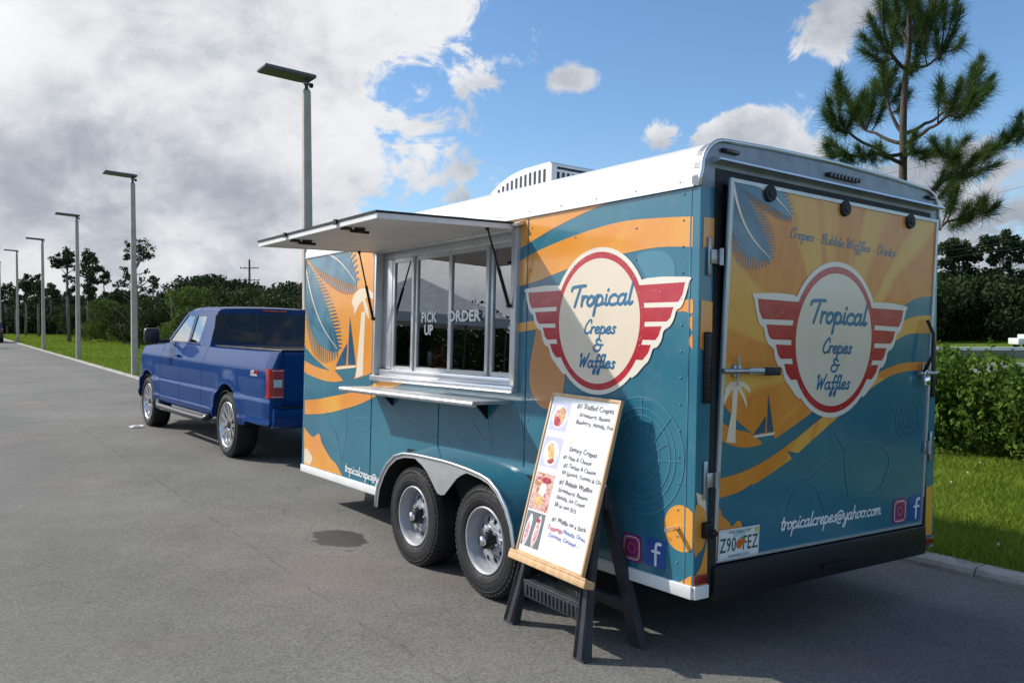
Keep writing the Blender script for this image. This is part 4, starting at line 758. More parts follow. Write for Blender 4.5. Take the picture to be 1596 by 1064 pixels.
def logo(place, cu, cv, s, mir, h):
    """winged badge; mir=-1 where the panel coordinate runs leftwards"""
    f = lambda u, v: (cu + mir * u * s, cv + v * s)
    el = lambda rx, ry, n=64: [f(rx * math.cos(2 * math.pi * k / n), ry * math.sin(2 * math.pi * k / n)) for k in range(n)]
    poly2(art_t, [el(0.405, 0.415)], place, h, PI['logo_edge'], smooth=False)
    W1 = [(0.30, 0.203), (0.665, 0.212), (0.680, 0.180), (0.655, 0.105), (0.632, 0.062), (0.600, 0.045), (0.583, 0.0), (0.556, -0.035), (0.515, -0.058), (0.500, -0.105), (0.470, -0.142), (0.440, -0.152), (0.415, -0.205), (0.380, -0.238), (0.26, -0.30), (0.20, 0.0)]
    bars = [[(0.30, 0.186), (0.655, 0.186), (0.640, 0.125), (0.612, 0.088), (0.30, 0.091)], [(0.30, 0.065), (0.580, 0.063), (0.560, 0.010), (0.535, -0.010), (0.30, -0.010)],
            [(0.30, -0.036), (0.500, -0.034), (0.478, -0.085), (0.455, -0.106), (0.30, -0.104)], [(0.28, -0.131), (0.425, -0.131), (0.405, -0.175), (0.365, -0.212), (0.28, -0.21)]]
    for sg in (1, -1):
        poly2(art_t, [[(*f(sg * u, v),) for u, v in W1]], place, h + .0004 + .0001 * sg, PI['logo_edge'], n=4)
        for k, b_ in enumerate(bars): poly2(art_t, [[f(sg * u, v) for u, v in b_]], place, h + .0008, PI['logo_red'], smooth=False)
        for k, b_ in enumerate(bars): # cream gaps run in to the ring
            pass
    poly2(art_t, [el(0.376, 0.389)], place, h + .0012, PI['logo_red'], smooth=False)
    poly2(art_t, [el(0.341, 0.353)], place, h + .0016, PI['logo_cream'], smooth=False)
    hh = h + .0020
    script(art_t, 'Tropical', f(-0.232, 0.088), f(0.275, 0.088), 0.055 * s, 0.0185 * s, place, hh, PI['letter_blue'])
    script(art_t, 'Crepes', f(-0.112, -0.070), f(0.150, -0.070), 0.037 * s, 0.0122 * s, place, hh, PI['letter_blue'])
    script(art_t, '&', f(-0.032, -0.170), f(0.040, -0.170), 0.038 * s, 0.0122 * s, place, hh, PI['letter_blue'])
    script(art_t, 'Waffles', f(-0.150, -0.262), f(0.150, -0.262), 0.037 * s, 0.0122 * s, place, hh, PI['letter_blue'])
    # scattered worn specks on the red
    rr_ = random.Random(5)
    for k in range(46):
        a = rr_.uniform(0, 6.28); rad = rr_.uniform(0.355, 0.370); u, v = rad * math.cos(a), rad * 1.03 * math.sin(a)
        if k > 26: u = rr_.choice((-1, 1)) * rr_.uniform(.42, .60); v = rr_.uniform(.10, .17)
        e = rr_.uniform(.0015, .0035) * s; c_ = f(u, v)
        art_t.add([place(c_[0] - e, c_[1] - e, hh), place(c_[0] + e, c_[1] - e * .6, hh), place(c_[0] + e * .5, c_[1] + e, hh)], [(0, 1, 2)], PI['logo_edge'])
logo(SIDE, 0.700, 1.294, 0.945, -1, 0.0044)
script(art, 'tropicalcrepes@yah', D_mail1[0], (3.10, 0.088), 0.034, 0.010, SIDE, 0.0030, PI['letter_white'])
def icons(place, c1, c2, s, mir):
    """two social badges: a camera outline and a letter f on blue"""
    f1 = lambda u, v: (c1[0] + mir * u * s, c1[1] + v * s); f2 = lambda u, v: (c2[0] + mir * u * s, c2[1] + v * s)
    rsq = lambda r, k, F: [F(x, y) for x, y in [(-r + k, -r), (r - k, -r), (r - k * .3, -r + k * .3), (r, -r + k), (r, r - k), (r - k * .3, r - k * .3), (r - k, r), (-r + k, r), (-r + k * .3, r - k * .3), (-r, r - k), (-r, -r + k), (-r + k * .3, -r + k * .3)]]
    poly2(art_t, [rsq(1.12, .35, f1)], place, .0024, PI['icon_purple'], smooth=False)
    sq = rsq(.78, .4, f1); stroke(art_t, sq + sq[:2], .17 * s, place, .0030, PI['icon_pink'], False)
    stroke(art_t, [f1(.40 * math.cos(R(t)), .40 * math.sin(R(t))) for t in range(0, 361, 24)], .15 * s, place, .0034, PI['icon_pink'], False)
    stroke(art_t, [f1(.46, .46), f1(.50, .50)], .12 * s, place, .0034, PI['icon_pink'], False)
    sq2 = rsq(.90, .4, f1); stroke(art_t, sq2 + sq2[:2], .07 * s, place, .0040, PI['letter_white'], False)
    poly2(art_t, [rsq(1.12, .12, f2)], place, .0024, PI['icon_blue'], smooth=False)
    stroke(art_t, [f2(.62, .78), f2(.30, .76), f2(.12, .50), f2(.10, -.9)], .26 * s, place, .0030, PI['letter_white'])
    stroke(art_t, [f2(-.26, .12), f2(.52, .12)], .22 * s, place, .0036, PI['letter_white'], False)
icons(SIDE, (0.405, 0.150), (0.245, 0.155), 0.062, -1)
art.build('wrap_print', PR, sp)
# vertical seams of the skin sheets and rivets
mb = MB()
mb.box((-0.0025, 0.051, 0.05), (0, 0.059, TH), 0); mb.build('panel_seam', 'leaf_teal', sp); mb = MB(); mb.box((-0.0052, 1.3325, 0.44), (0, 1.3345, TH - .02), 0); mb.build('panel_seam', 'leaf_teal', sp); mb = MB(); mb.box((-0.0052, 3.3385, 0.05), (0, 3.3405, TH - .02), 0); mb.build('panel_seam', 'leaf_teal', sp); mb = MB(); mb.box((-0.0052, 2.32, .44), (0, 2.3215, .78), 0)
mb.build('panel_seam', 'leaf_teal', sp)
def rivets(mb, pts, nrm, r=0.0056):
    nrm = Vector(nrm)
    for p in pts:
        p = Vector(p); u = nrm.orthogonal().normalized(); w = nrm.cross(u)
        ring = [p + (u * math.cos(a) + w * math.sin(a)) * r for a in [k * math.pi / 3 for k in range(6)]]
        mid_ = [p + nrm * r * .35 + (u * math.cos(a) + w * math.sin(a)) * r * .6 for a in [k * math.pi / 3 for k in range(6)]]
        mb.add(ring + mid_ + [p + nrm * r * .5], [(i, (i + 1) % 6, 6 + (i + 1) % 6, 6 + i) for i in range(6)] + [(6 + i, 6 + (i + 1) % 6, 12) for i in range(6)], 0, True)
mb = MB()
rivets(mb, [(-0.004, 0.10, z) for z in np.arange(0.14, 1.9, 0.125)] + [(-0.004, 1.30, z) for z in np.arange(0.6, 1.9, 0.125)], (-1, 0, 0))
rivets(mb, [(-0.004, TL - 0.03, z) for z in np.arange(0.05, 1.9, 0.04)], (-1, 0, 0), 0.006)
rivets(mb, [(-0.004, y, 1.60) for y in (0.42, 0.9)] + [(-0.0045, y, 1.76) for y in (0.42, 0.9)], (-1, 0, 0))
stuff(mb.build('rivets', 'teal_light', sp))
# white bottom rail, white top trim, rounded roof edge and roof
mb = MB(); mb.box((-0.014, 0.0, -0.012), (0.03, TL, 0.050), 0, 0.004)
mb.build('bottom_rail', 'white', ft)
mb = MB(); mb.box((TW - .03, 0.0, -0.012), (TW + .014, TL, 0.050), 0, 0.004)
mb.build('bottom_rail', 'white', ft)
mb = MB()
prof = [(-0.010, TH - 0.012), (-0.012, TH + 0.035), (-0.006, TH + 0.045), (0.000, TH + 0.07)]
for k in range(9):
    a = R(90 * k / 8); prof.append((0.165 - 0.165 * math.cos(a), TH + 0.075 + 0.145 * math.sin(a)))
half = prof + [(0.5, TH + 0.235), (TW / 2, TH + 0.245)]
full = half + [(TW - x, z) for x, z in half[-2::-1]]
mb.grid([[(x, yy, z) for x, z in full] for yy in (0.045, 1.2, 2.4, 3.6, TL)], 0, True)
RZ = TH + 0.235
mb.add([(x, TL, z) for x, z in full], [tuple(range(len(full)))])
roof = mb.build('roof', 'roof', ft)
mb = MB()
rivets(mb, [(-0.013, y, TH + 0.018) for y in np.arange(0.12, TL, 0.30)], (-1, 0, 0), 0.006)
stuff(mb.build('rivets', 'alu_dull', roof))
mb = MB(); mb.box((-0.016, 0.03, TH - 0.014), (-0.004, TL, TH - 0.004)); mb.build('trim_edge', 'alu', roof)
# far side, front and floor
mb = MB(); mb.add([(TW, 0, 0), (TW, TL, 0), (TW, TL, TH + .05), (TW, 0, TH + .05)], [(0, 1, 2, 3)]); mb.build('side_panel', 'teal', ft)
mb = MB(); mb.add([(0, TL, 0), (TW, TL, 0), (TW, TL, TH + .06), (0, TL, TH + .06)], [(0, 3, 2, 1)]); mb.build('front_panel', 'teal', ft)
mb = MB(); mb.box((0.02, 0.02, -0.02), (TW - .02, TL - .02, 0.02))
for y in np.arange(0.3, TL - .2, 0.6): mb.box((0.3, y, -0.08), (TW - .3, y + .05, -0.021))
mb.build('floor_frame', 'black', ft)
mb = MB(); mb.box((0.12, -0.03, -0.035), (2.0, 0.02, 0.128), 0, 0.004); mb.box((0.95, -0.05, 0.02), (1.15, -0.031, 0.035))
mb.build('rear_crossmember', 'blackmetal', ft)
# kitchen seen through the glass
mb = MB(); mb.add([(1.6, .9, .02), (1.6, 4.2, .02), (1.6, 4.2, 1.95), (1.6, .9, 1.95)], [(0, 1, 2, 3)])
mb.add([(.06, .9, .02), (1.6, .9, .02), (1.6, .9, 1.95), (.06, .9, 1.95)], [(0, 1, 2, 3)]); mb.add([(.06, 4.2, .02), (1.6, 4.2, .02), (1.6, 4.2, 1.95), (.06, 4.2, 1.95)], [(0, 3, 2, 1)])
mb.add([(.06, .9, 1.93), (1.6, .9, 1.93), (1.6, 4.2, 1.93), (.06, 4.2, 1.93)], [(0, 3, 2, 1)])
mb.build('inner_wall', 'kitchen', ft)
mb = MB(); mb.box((0.09, 1.2, 0.86), (0.45, 3.4, 0.90)); mb.box((1.1, 1.0, 0.9), (1.55, 3.9, 0.94)); mb.box((1.3, 1.0, 1.45), (1.55, 3.6, 1.48)); mb.box((1.12, 2.2, .94), (1.5, 2.8, 1.3))
mb.build('counter', 'alu_dull', ft)

# ---- serving window
win = ft
mb = MB()
fx = -0.03
def fr(a, b): mb.box(a, b, 0, 0.004)
fr((fx, WY0 - .02, WZ0 - .005), (0.10, WY0 + .035, WZ1 + .02)); fr((fx, WY1 - .02, WZ0 - .005), (0.10, WY1 + .015, WZ1 + .02))
fr((fx, WY0 + .0355, WZ1 - .02), (0.10, WY1 - .0205, WZ1 + .02))
fr((0.035, WY0 + .036, 1.80), (0.09, WY1 - .021, WZ1 - .021))
fr((0.035, 3.105, 0.965), (0.09, WY1 - .021, 1.7995))
mb.build('window_frame', 'alu_dull', win)
mb = MB(); mb.box((-0.045, WY0 - .02, WZ0 - .03), (0.10, WY1 + .03, WZ0 + .012), 0, 0.005); mb.box((0.0, WY0 + .036, WZ0 + .0125), (0.09, WY1 - .021, WZ0 + .06), 0, 0.004)
mb.build('window_sill', 'alu', win)
sash = [(3.105, 2.775, .05), (2.775, 2.275, .062), (2.285, 1.80, .05), (1.80, 1.466, .062)]
for i, (ya, yb, xx) in enumerate(sash):
    mb = MB(); w_ = 0.034; z0_, z1_ = 0.961, 1.7995
    e = 0.001 * i
    mb.box((xx - .012, ya - w_, z0_), (xx + .010, ya - .0005, z1_), 0, .003); mb.box((xx - .012, yb + .0005, z0_), (xx + .010, yb + w_, z1_), 0, .003)
    mb.box((xx - .010 - e, yb + w_ + .0003, z0_), (xx + .009, ya - w_ - .0003, z0_ + .026)); mb.box((xx - .010 - e, yb + w_ + .0003, z1_ - .03), (xx + .009, ya - w_ - .0003, z1_))
    s_ = mb.build('sash', 'alu_dull', win)
    pb = MB(); pb.add([(xx, yb + w_, z0_ + .02), (xx, ya - w_, z0_ + .02), (xx, ya - w_, z1_ - .02), (xx, yb + w_, z1_ - .02)], [(0, 3, 2, 1)])
    g_ = pb.build('pane', 'glass', s_)
    pb = MB()
    if i == 1:
        for t, zz in (('PICK', 1.315), ('UP', 1.225)): textmesh(pb, t, 0.102, lambda x, y, z, zz=zz: (xx - .003, 2.585 - x, zz + y), 0, 0.003)
        pb.build('lettering', 'letter_white', s_)
    if i == 2:
        textmesh(pb, 'ORDER', 0.102, lambda x, y, z: (xx - .014, 2.09 - x * 1.2, 1.315 + y), 0, 0.003); pb.build('lettering', 'letter_white', s_)
# header drip cap over the hatch
mb = MB(); mb.prism([(-0.001, 1.37, TH - .028), (-0.001, 1.37, TH - .050), (-0.055, 1.37, TH - .062), (-0.06, 1.37, TH - .048)], (0, 2.02, 0)); fixn(mb.build('drip_cap', 'alu_dull', ft))
# awning lid
aw = empty('awning', Matrix.Identity(4)); aw.parent = ft
A0, A1 = 1.44, 3.285
hx, hz, ox, oz = -0.035, 1.865, -0.945, 1.835
mb = MB()
def slab(mb, z_up, t, x0, x1, y0, y1, mi=0):
    f = lambda x: oz + (hz - oz) * (x - ox) / (hx - ox)
    vs = [(x, y, f(x) + z_up + dz) for x in (x0, x1) for y in (y0, y1) for dz in (0, t)]
    mb.add(vs, [(0, 1, 3, 2), (4, 6, 7, 5), (0, 4, 5, 1), (2, 3, 7, 6), (0, 2, 6, 4), (1, 5, 7, 3)], mi)
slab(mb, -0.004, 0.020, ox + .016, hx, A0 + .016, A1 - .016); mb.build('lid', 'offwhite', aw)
mb = MB(); slab(mb, -.010, .030, ox, ox + .0155, A0, A1); slab(mb, -.010, .030, ox + .0157, hx, A0, A0 + .0155); slab(mb, -.010, .030, ox + .0157, hx, A1 - .0155, A1)
mb.build('edge_trim', 'white', aw)
mb = MB(); slab(mb, .0205, .012, ox - .008, hx, A0 - .006, A1 + .006); mb.build('top_skin', 'blackmetal', aw)
for y in (1.95, 2.75):
    mb = MB(); mb.cyl((-0.80, y, 1.836), (-0.80, y, 1.812), .035, .028, 12); mb.box((-0.86, y - .012, 1.806), (-0.74, y + .012, 1.8225), 0, .003)
    mb.box((-0.91, y - .03, 1.818), (-.86, y + .03, 1.829)); mb.build('latch', 'blackmetal', aw)
    mb = MB(); mb.box((ox - .018, y - .02, oz + .005), (ox - .0085, y + .02, oz + .036)); mb.build('latch_tab', 'blackmetal', aw)
for (a, b_) in (((-0.20, 1.475, 1.848), (-.042, 1.462, 1.395)), ((-0.18, 3.245, 1.848), (-.042, 3.262, 1.345))):
    mb = MB(); a = Vector(a); b_ = Vector(b_); m_ = a.lerp(b_, .5)
    mb.cyl(a, m_, .006, n=8); mb.cyl(m_, b_, .011, n=8); mb.cyl(b_ + Vector((0.03, 0, 0)), b_ - Vector((.012, 0, 0)), .012, n=8); mb.cyl(a + Vector((0, 0, .01)), a - Vector((0, 0, .012)), .012, n=8)
    mb.build('gas_strut', 'blackmetal', aw)
# serving shelf
mb = MB(); sy0, sy1, sx = 1.467, 3.32, -0.285
mb.box((sx + .022, sy0, .803), (-0.003, sy1, .823)); mb.cyl((sx + .014, sy0, .805), (sx + .014, sy1, .805), .018, n=12)
shf = mb.build('serving_shelf', 'alu_plate', ft)
for y in (1.72, 2.98):
    mb = MB(); mb.add([(-.003, y, .80), (-.003, y, .69), (-.11, y, .80), (-.003, y + .02, .80), (-.003, y + .02, .69), (-.11, y + .02, .80)], [(0, 2, 1), (3, 4, 5), (1, 2, 5, 4)]); mb.build('bracket', 'blackmetal', shf)

# ---- wheels
WR = 0.345
def make_wheel(r, width, rimr, style, parent, M, seed=0):
    """x axis points out of the vehicle"""
    w = empty('wheel', Matrix.Identity(4)); w.parent = parent; w.matrix_local = M
    h = width / 2
    mb = MB()
    pr = [(-h * .85, rimr * .96), (-h * 1.0, rimr * 1.06), (-h * 1.04, (rimr + r) / 2), (-h * .93, r * .955), (-h * .78, r * .992), (-h * .3, r), (-h * .27, r * .98), (-h * .2, r * .98), (-h * .17, r), (h * .17, r), (h * .2, r * .98), (h * .27, r * .98), (h * .3, r), (h * .78, r * .992), (h * .93, r * .955), (h * 1.04, (rimr + r) / 2), (h * 1.02, rimr * 1.10), (h * .93, rimr * 1.05), (h * .85, rimr * .97)]
    mb.lathe(pr, 'x', n=56)
    for k in range(56):   # tread blocks on the shoulders
        a = 2 * math.pi * k / 56
        for sg in (1, -1):
            ca, sa = math.cos(a), math.sin(a); cb, sb = math.cos(a + .075), math.sin(a + .075)
            q_ = [(sg * h * .96, r * .95), (sg * h * .62, r * 1.002)]
            vs = []
            for (xx, rr) in q_:
                for (c_, s__) in ((ca, sa), (cb, sb)): vs += [(xx, rr * .97 * c_, rr * .97 * s__), (xx, (rr + .006) * c_, (rr + .006) * s__)]
            mb.add(vs, [(1, 3, 7, 5), (0, 1, 5, 4), (2, 6, 7, 3), (0, 2, 3, 1), (4, 5, 7, 6)])
    for rr in (rimr * 1.22, rimr * 1.5): mb.lathe([(h * 1.035, rr - .004), (h * 1.05, rr), (h * 1.035, rr + .004)], 'x', n=48)
    weld(mb.build('tyre', 'tyre', w))
    mb = MB()
    if style == 'mod':
        d = h * .15
        mb.lathe([(h * .9, rimr * 1.02), (h * .98, rimr * 1.0), (h * .96, rimr * .955), (h * .70, rimr * .93), (h * .55, rimr * .88), (d, rimr * .84)], 'x', n=56)
        # dished disc with a ring of oval holes
        n = 10; ri0, ri1 = rimr * .50, rimr * .70
        ring_o = []; m_ = n * 8
        outer = [(rimr * .84, 2 * math.pi * k / m_) for k in range(m_)]
        holes = []
        def P3(rad, a): # disc height bulges towards the hub
            t = 1 - rad / (rimr * .84); x = d + h * .30 * math.sin(min(1, t * 2.2) * math.pi / 2)
            return (x, rad * math.cos(a), rad * math.sin(a))
        loops = [[Vector((rr * math.cos(a), rr * math.sin(a), 0)) for rr, a in outer]]
        inner = [(rimr * .36, 2 * math.pi * k / 30) for k in range(30)]
        loops.append([Vector((rr * math.cos(a), rr * math.sin(a), 0)) for rr, a in inner[::-1]])
        for k in range(n):
            a0 = 2 * math.pi * (k + .5) / n; cr = (ri0 + ri1) / 2; c_ = Vector((cr * math.cos(a0), cr * math.sin(a0), 0)); u = Vector((math.cos(a0), math.sin(a0), 0)); v = Vector((-u.y, u.x, 0))
            loops.append([c_ + u * (.108 * rimr * math.cos(t)) + v * (.085 * rimr * math.sin(t)) for t in [2 * math.pi * j / 12 for j in range(12)]][::-1])
        tr = tessellate_polygon(loops); flat = [p for l in loops for p in l]
        V3 = [P3(p.length, math.atan2(p.y, p.x)) for p in flat]
        mb.add(V3, tr, 0, False)
        for l in loops[2:]:   # hole walls
            t3 = [P3(p.length, math.atan2(p.y, p.x)) for p in l]; b3 = [(x - .012, y, z) for x, y, z in t3]
            mb.add(t3 + b3, [(i, (i + 1) % 12, 12 + (i + 1) % 12, 12 + i) for i in range(12)])
        hp = h * .45
        mb.lathe([(hp * 0.92, rimr * .36), (hp * .95, rimr * .30), (hp * .95, rimr * .27)], 'x', n=30)
        mb.build('rim', 'rim', w)
        bk = MB(); bk.lathe([(-h * .3, 0.001), (-h * .3, rimr * .9)], 'x', n=24); bk.build('brake_drum', 'well', w)
        hb = MB(); hb.lathe([(h * .2, rimr * .28), (h * .95, rimr * .24), (h * 1.0, rimr * .20), (h * 1.0, .001)], 'x', n=20); hb.build('hub', 'blackmetal', w)
        cp = MB(); cp.lathe([(h * 1.0, rimr * .15), (h * 1.18, rimr * .14), (h * 1.2, .001)], 'x', n=16); cp.build('hub_cap', 'chrome', w)
        nb = MB()
        for k in range(6):
            a = 2 * math.pi * k / 6; y_, z_ = rimr * .315 * math.cos(a), rimr * .315 * math.sin(a); nb.cyl((h * .38, y_, z_), (h * .62, y_, z_), .011, .009, 6)
        stuff(nb.build('lug_nuts', 'chrome', w))
    else:
        mb.lathe([(h * .85, rimr * 1.03), (h * .97, rimr * 1.0), (h * .95, rimr * .955), (h * .3, rimr * .92), (-h * .5, rimr * .9)], 'x', n=56, mi=0)
        mb.lathe([(h * .0, .001), (h * .0, rimr * .92)], 'x', n=30, mi=1)
        for k in range(6):   # paired machined spokes
            a0 = 2 * math.pi * k / 6
            for da in (-.17, .17):
                a = a0 + da; u = Vector((0, math.cos(a0 + da * .5), math.sin(a0 + da * .5))); v = Vector((0, -u.z, u.y)); ue = Vector((0, math.cos(a0 + da * 1.65), math.sin(a0 + da * 1.65))); ve = Vector((0, -ue.z, ue.y))
                p = [u * rimr * .20 + v * .022, u * rimr * .20 - v * .022, ue * rimr * .955 - ve * .021, ue * rimr * .955 + ve * .021]
                ft_ = [q_ + Vector((x_, 0, 0)) for q_, x_ in zip(p, (h * .70, h * .70, h * .90, h * .90))]; bk_ = [q_ + Vector((h * .12, 0, 0)) for q_ in p]
                mb.add(ft_ + bk_, [(0, 1, 2, 3), (0, 4, 5, 1), (1, 5, 6, 2), (3, 2, 6, 7), (0, 3, 7, 4)])
        mb.lathe([(h * .72, rimr * .27), (h * .76, rimr * .22), (h * .5, rimr * .2)], 'x', n=24)
        mb.build('rim', ['machined', 'rimdark'], w)
        cp = MB(); cp.lathe([(h * .75, rimr * .19), (h * .80, rimr * .16), (h * .80, .001)], 'x', n=20); cp.build('hub_cap', 'blackmetal', w)
        bk = MB(); bk.lathe([(-h * .4, 0.001), (-h * .4, rimr * .86)], 'x', n=24); bk.build('brake_disc', 'rimdark', w)
    return w
FLIP = Matrix.Rotation(math.pi, 4, 'Z')
AX = (1.472, 2.326)
for i, y in enumerate(AX):
    make_wheel(WR * .965, 0.20, 0.198, 'mod', ft, Matrix.Translation((-0.082, y, -0.003)) @ Matrix.Rotation(R(17 + 40 * i), 4, 'X') @ FLIP)
    make_wheel(WR * .965, 0.20, 0.198, 'mod', ft, Matrix.Translation((TW + 0.082, y, 0.035)) @ Matrix.Rotation(R(9), 4, 'X'))
    mb = MB(); mb.cyl((0.03, y, -.003), (TW - .03, y, .03), .035, n=10); mb.build('axle', 'blackmetal', ft)
# ---- tandem fender, serving side
fo = [(2.793, -.01), (2.785, 0.06), (2.767, 0.13), (2.702, 0.235), (2.628, 0.315), (2.518, 0.382), (2.399, 0.412), (2.25, 0.422), (2.095, 0.424), (1.9, .424), (1.777, 0.420), (1.593, 0.408), (1.45, 0.392), (1.36, 0.372), (1.271, 0.325), (1.185, 0.240), (1.131, 0.145), (1.105, 0.05), (1.100, -.01)]
def flare(p, k): # towards the panel the fender spreads a little
    y, z = p; cy = 1.95; return (cy + (y - cy) * (1 + .07 * k) , -.01 + (z + .01) * (1 + .085 * k))
mb = MB(); rows = []
for k, x in ((1.0, 0.0), (.75, -.05), (.42, -.11), (.15, -.17), (.0, -.205), (-.02, -.222)): rows.append([(x, *flare(p, k)) for p in fo])
mb.grid(rows, 0, True); fixn(mb.build('fender', 'teal', ft))
fen = ft.children[-1]
# front face plate with two round wheel openings, and its bright rim
def arch(cy, r, a0, a1, n=14): return [(cy + r * math.cos(R(a0 + (a1 - a0) * k / n)), -.003 + r * math.sin(R(a0 + (a1 - a0) * k / n))) for k in range(n + 1)]
xo = -0.223
loop = [(y, z) for y, z in fo if z > -.005]
ia = [(1.135, -.01)] + [(y, z) for y, z in arch(AX[0], .365, 178, 62)] 
a_right = arch(AX[0], .392, 180, 38, 18)   # decreasing y is towards the tail: start at the tail foot
tail = [(1.95 - (1.95 - y) * .965, z * .94) for y, z in fo[::-1] if y < 1.62]
nose = [(1.95 + (y - 1.95) * .965, z * .94) for y, z in fo[::-1] if y > 2.20]
mid_ = [(1.66, .365), (1.72, .335), (1.79, .275), (1.86, .215), (1.90, .205), (1.945, .212), (2.01, .27), (2.08, .33), (2.15, .365)]
inner = tail + mid_ + nose
outer = [p for p in fo[::-1]]
mb = MB()
P = [(xo, y, z) for y, z in outer] + [(xo, y, z) for y, z in inner[::-1]]
mb.prism(P, (0.004, 0, 0)); fixn(mb.build('fender_face', 'alu_dull', fen))
mb = MB(); mb.tube([(xo - .002, *p) for p in fo], .010, n=8); mb.build('fender_edge', 'alu', fen)
# black well behind the wheels
mb = MB(); mb.box((-.004, 1.16, 0.0), (.0, 2.74, .40)); mb.grid([[(x, *flare((y * .985 + .03, z - .012), 0)) for y, z in fo] for x in (-.004, -.215)]); mb.build('wheel_well', 'well', fen)
# ---- other side fender (plain)
mb = MB(); mb.grid([[(TW + x, *p) for p in fo] for x in (0, .22)]); mb.build('fender', 'teal', ft)

# ---- tail end
REAR = lambda x, z, h: (x, -h, z)
mb = MB()
mb.box((0.0005, -0.002, 0.0505), (0.095, 0.03, 1.925), 0)
post = mb.build('corner_post', 'teal', ft)
art_t = art = MB()
for l in D_corner_orange: art = MB(); poly2(art, [l], REAR, .0040, PI['orange']); art.build('wrap_print', PR, post)
for l in D_corner_cream: art = MB(); poly2(art, [l], REAR, .0044, PI['cream']); art.build('wrap_print', PR, post)
art = MB()
poly2(art, [[(0.002, .415), (.05, .415), (.075, .385), (.085, .33), (.078, .27), (.055, .22), (.03, .205), (.002, .20)]], REAR, .0050, PI['orange'])
art.build('wrap_print', PR, post)
mb = MB(); mb.box((2.036, -0.002, -0.005), (2.1295, 0.03, 1.925), 0); post2 = mb.build('corner_post', 'teal', ft)
art_t = art = MB()
for l in D_rpost_orange:
    art = MB(); poly2(art, [[(min(max(p[0], 2.037), 2.129), p[1], 1) for p in l]], REAR, .0040, PI['orange'], smooth=False); art.build('wrap_print', PR, post2)
for x0 in (0.001, 2.037):
    zr = .056 if x0 < 1 else .004
    mb = MB(); mb.box((x0, -.012, zr), (x0 + .09, -.0025, zr + .044), 0, .002); mb.build('reflector', 'reflector', ft)
    if x0 < 1: mb = MB(); mb.box((x0 - .002, -.016, -.012), (x0 + .094, 0.03, 0.0500), 0, .003); mb.build('post_foot', 'white', ft)
# tail light strip on the near post
for x0 in (.036, 2.06):
    mb = MB(); mb.box((x0, -.020, .90), (x0 + .044, -.0025, 1.235), 0, .006)
    tl = mb.build('tail_light', 'blackmetal', ft)
    mb = MB()
    for k in range(18): mb.cyl((x0 + .022, -.0205, .92 + k * .0175), (x0 + .022, -.0240, .92 + k * .0175), .0065, .004, 7)
    stuff(mb.build('led_row', 'led_off', tl))
# header with its drip rail; rounded corners
hd = [(x, z) for x, z in full[1:-1]]
mb = MB()
outl = [(x, z) for x, z in full if z > TH - .02]
# ring band from the roof outline down to the door opening
low = 2.012
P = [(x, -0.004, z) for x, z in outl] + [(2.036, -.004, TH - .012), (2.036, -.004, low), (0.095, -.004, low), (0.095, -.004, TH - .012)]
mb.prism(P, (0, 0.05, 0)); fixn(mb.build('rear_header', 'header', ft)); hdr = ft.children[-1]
mb = MB(); mb.tube([(x, -.008, z) for x, z in full], .011, n=8); mb.build('edge_bead', 'alu', hdr)
mb = MB(); mb.prism([(.07, -.0045, 2.062), (.07, -.060, 2.050), (.07, -.062, 2.040), (.07, -.010, 2.034), (.07, -.0045, 2.034)], (2.03, 0, 0)); fixn(mb.build('drip_rail', 'alu', hdr))
for cx, w_, n_ in ((0.19, .06, 1), (1.118, .15, 9), (2.02, .05, 1)):
    mb = MB(); mb.box((cx - w_, -.022, 2.092), (cx + w_, -.0045, 2.112), 0, .005); ml = mb.build('marker_light', 'blackmetal', ft)
    if n_ > 1:
        mb = MB()
        for k in range(n_): mb.box((cx - w_ + .012 + k * .0335, -.027, 2.088), (cx - w_ + .030 + k * .0335, -.0225, 2.116), 0, .003)
        mb.build('light_lens', 'led_off', ml)
    else:
        mb = MB(); mb.box((cx - w_ * .7, -.028, 2.094), (cx + w_ * .7, -.0225, 2.110), 0, .003); mb.build('light_lens', 'led_off', ml)
# black rubber frame round the door
dxl, dxr, dzb, dzt, dy0, dy1 = D_door_corners
mb = MB(); mb.box((.0955, -.006, .0), (dxl - .002 + .012, .04, 2.011)); mb.box((dxr - .008, -.006, .0), (2.0355, .04, 2.011)); mb.box((dxl + .011, -.0055, dzt - .02), (dxr - .009, .04, 2.0105))
mb.build('door_seal', 'black', ft)
mb = MB(); mb.box((0.10, .03, .02), (2.03, .06, 2.0)); mb.build('door_backing', 'black', ft)
# ---- ramp door
slope = (dy1 - dy0) / (dzt - dzb)
def DOOR(x, z, h):
    if 0 < h < .008: x, z = min(max(x, dxl + .02), dxr - .02), min(max(z, dzb + .012), dzt - .016)
    return (x, dy0 + slope * (z - dzb) - 0.004 - h, z)
mb = MB()
vs = [DOOR(x, z, h) for x in (dxl, dxr) for z in (dzb, dzt) for h in (0, -0.012)]
mb.add(vs, [(0, 1, 3, 2), (4, 6, 7, 5), (0, 4, 5, 1), (2, 3, 7, 6), (0, 2, 6, 4), (1, 5, 7, 3)])
door = mb.build('ramp_door', 'teal', ft)
art_t = art = MB()
for l in D_door_orange[:1]: poly2(art, [l], DOOR, .0012, PI['orange_streak'])
for k, l in enumerate(D_door_orange[1:]): poly2(art, [l], DOOR, .0016 + .0003 * k, PI['orange_streak'])
for l in D_door_cream: poly2(art, [l], DOOR, .0030, PI['cream'])
for l in D_door_boat: poly2(art, [l], DOOR, .0030, PI['sail_blue'], smooth=False)
for l in D_door_hull: poly2(art, [l], DOOR, .0034, PI['cream'], smooth=False)
l0 = D_door_leaf
leaf(l0[0][0], l0[0][1], 0.155, DOOR, .0026, -0.12, 26)
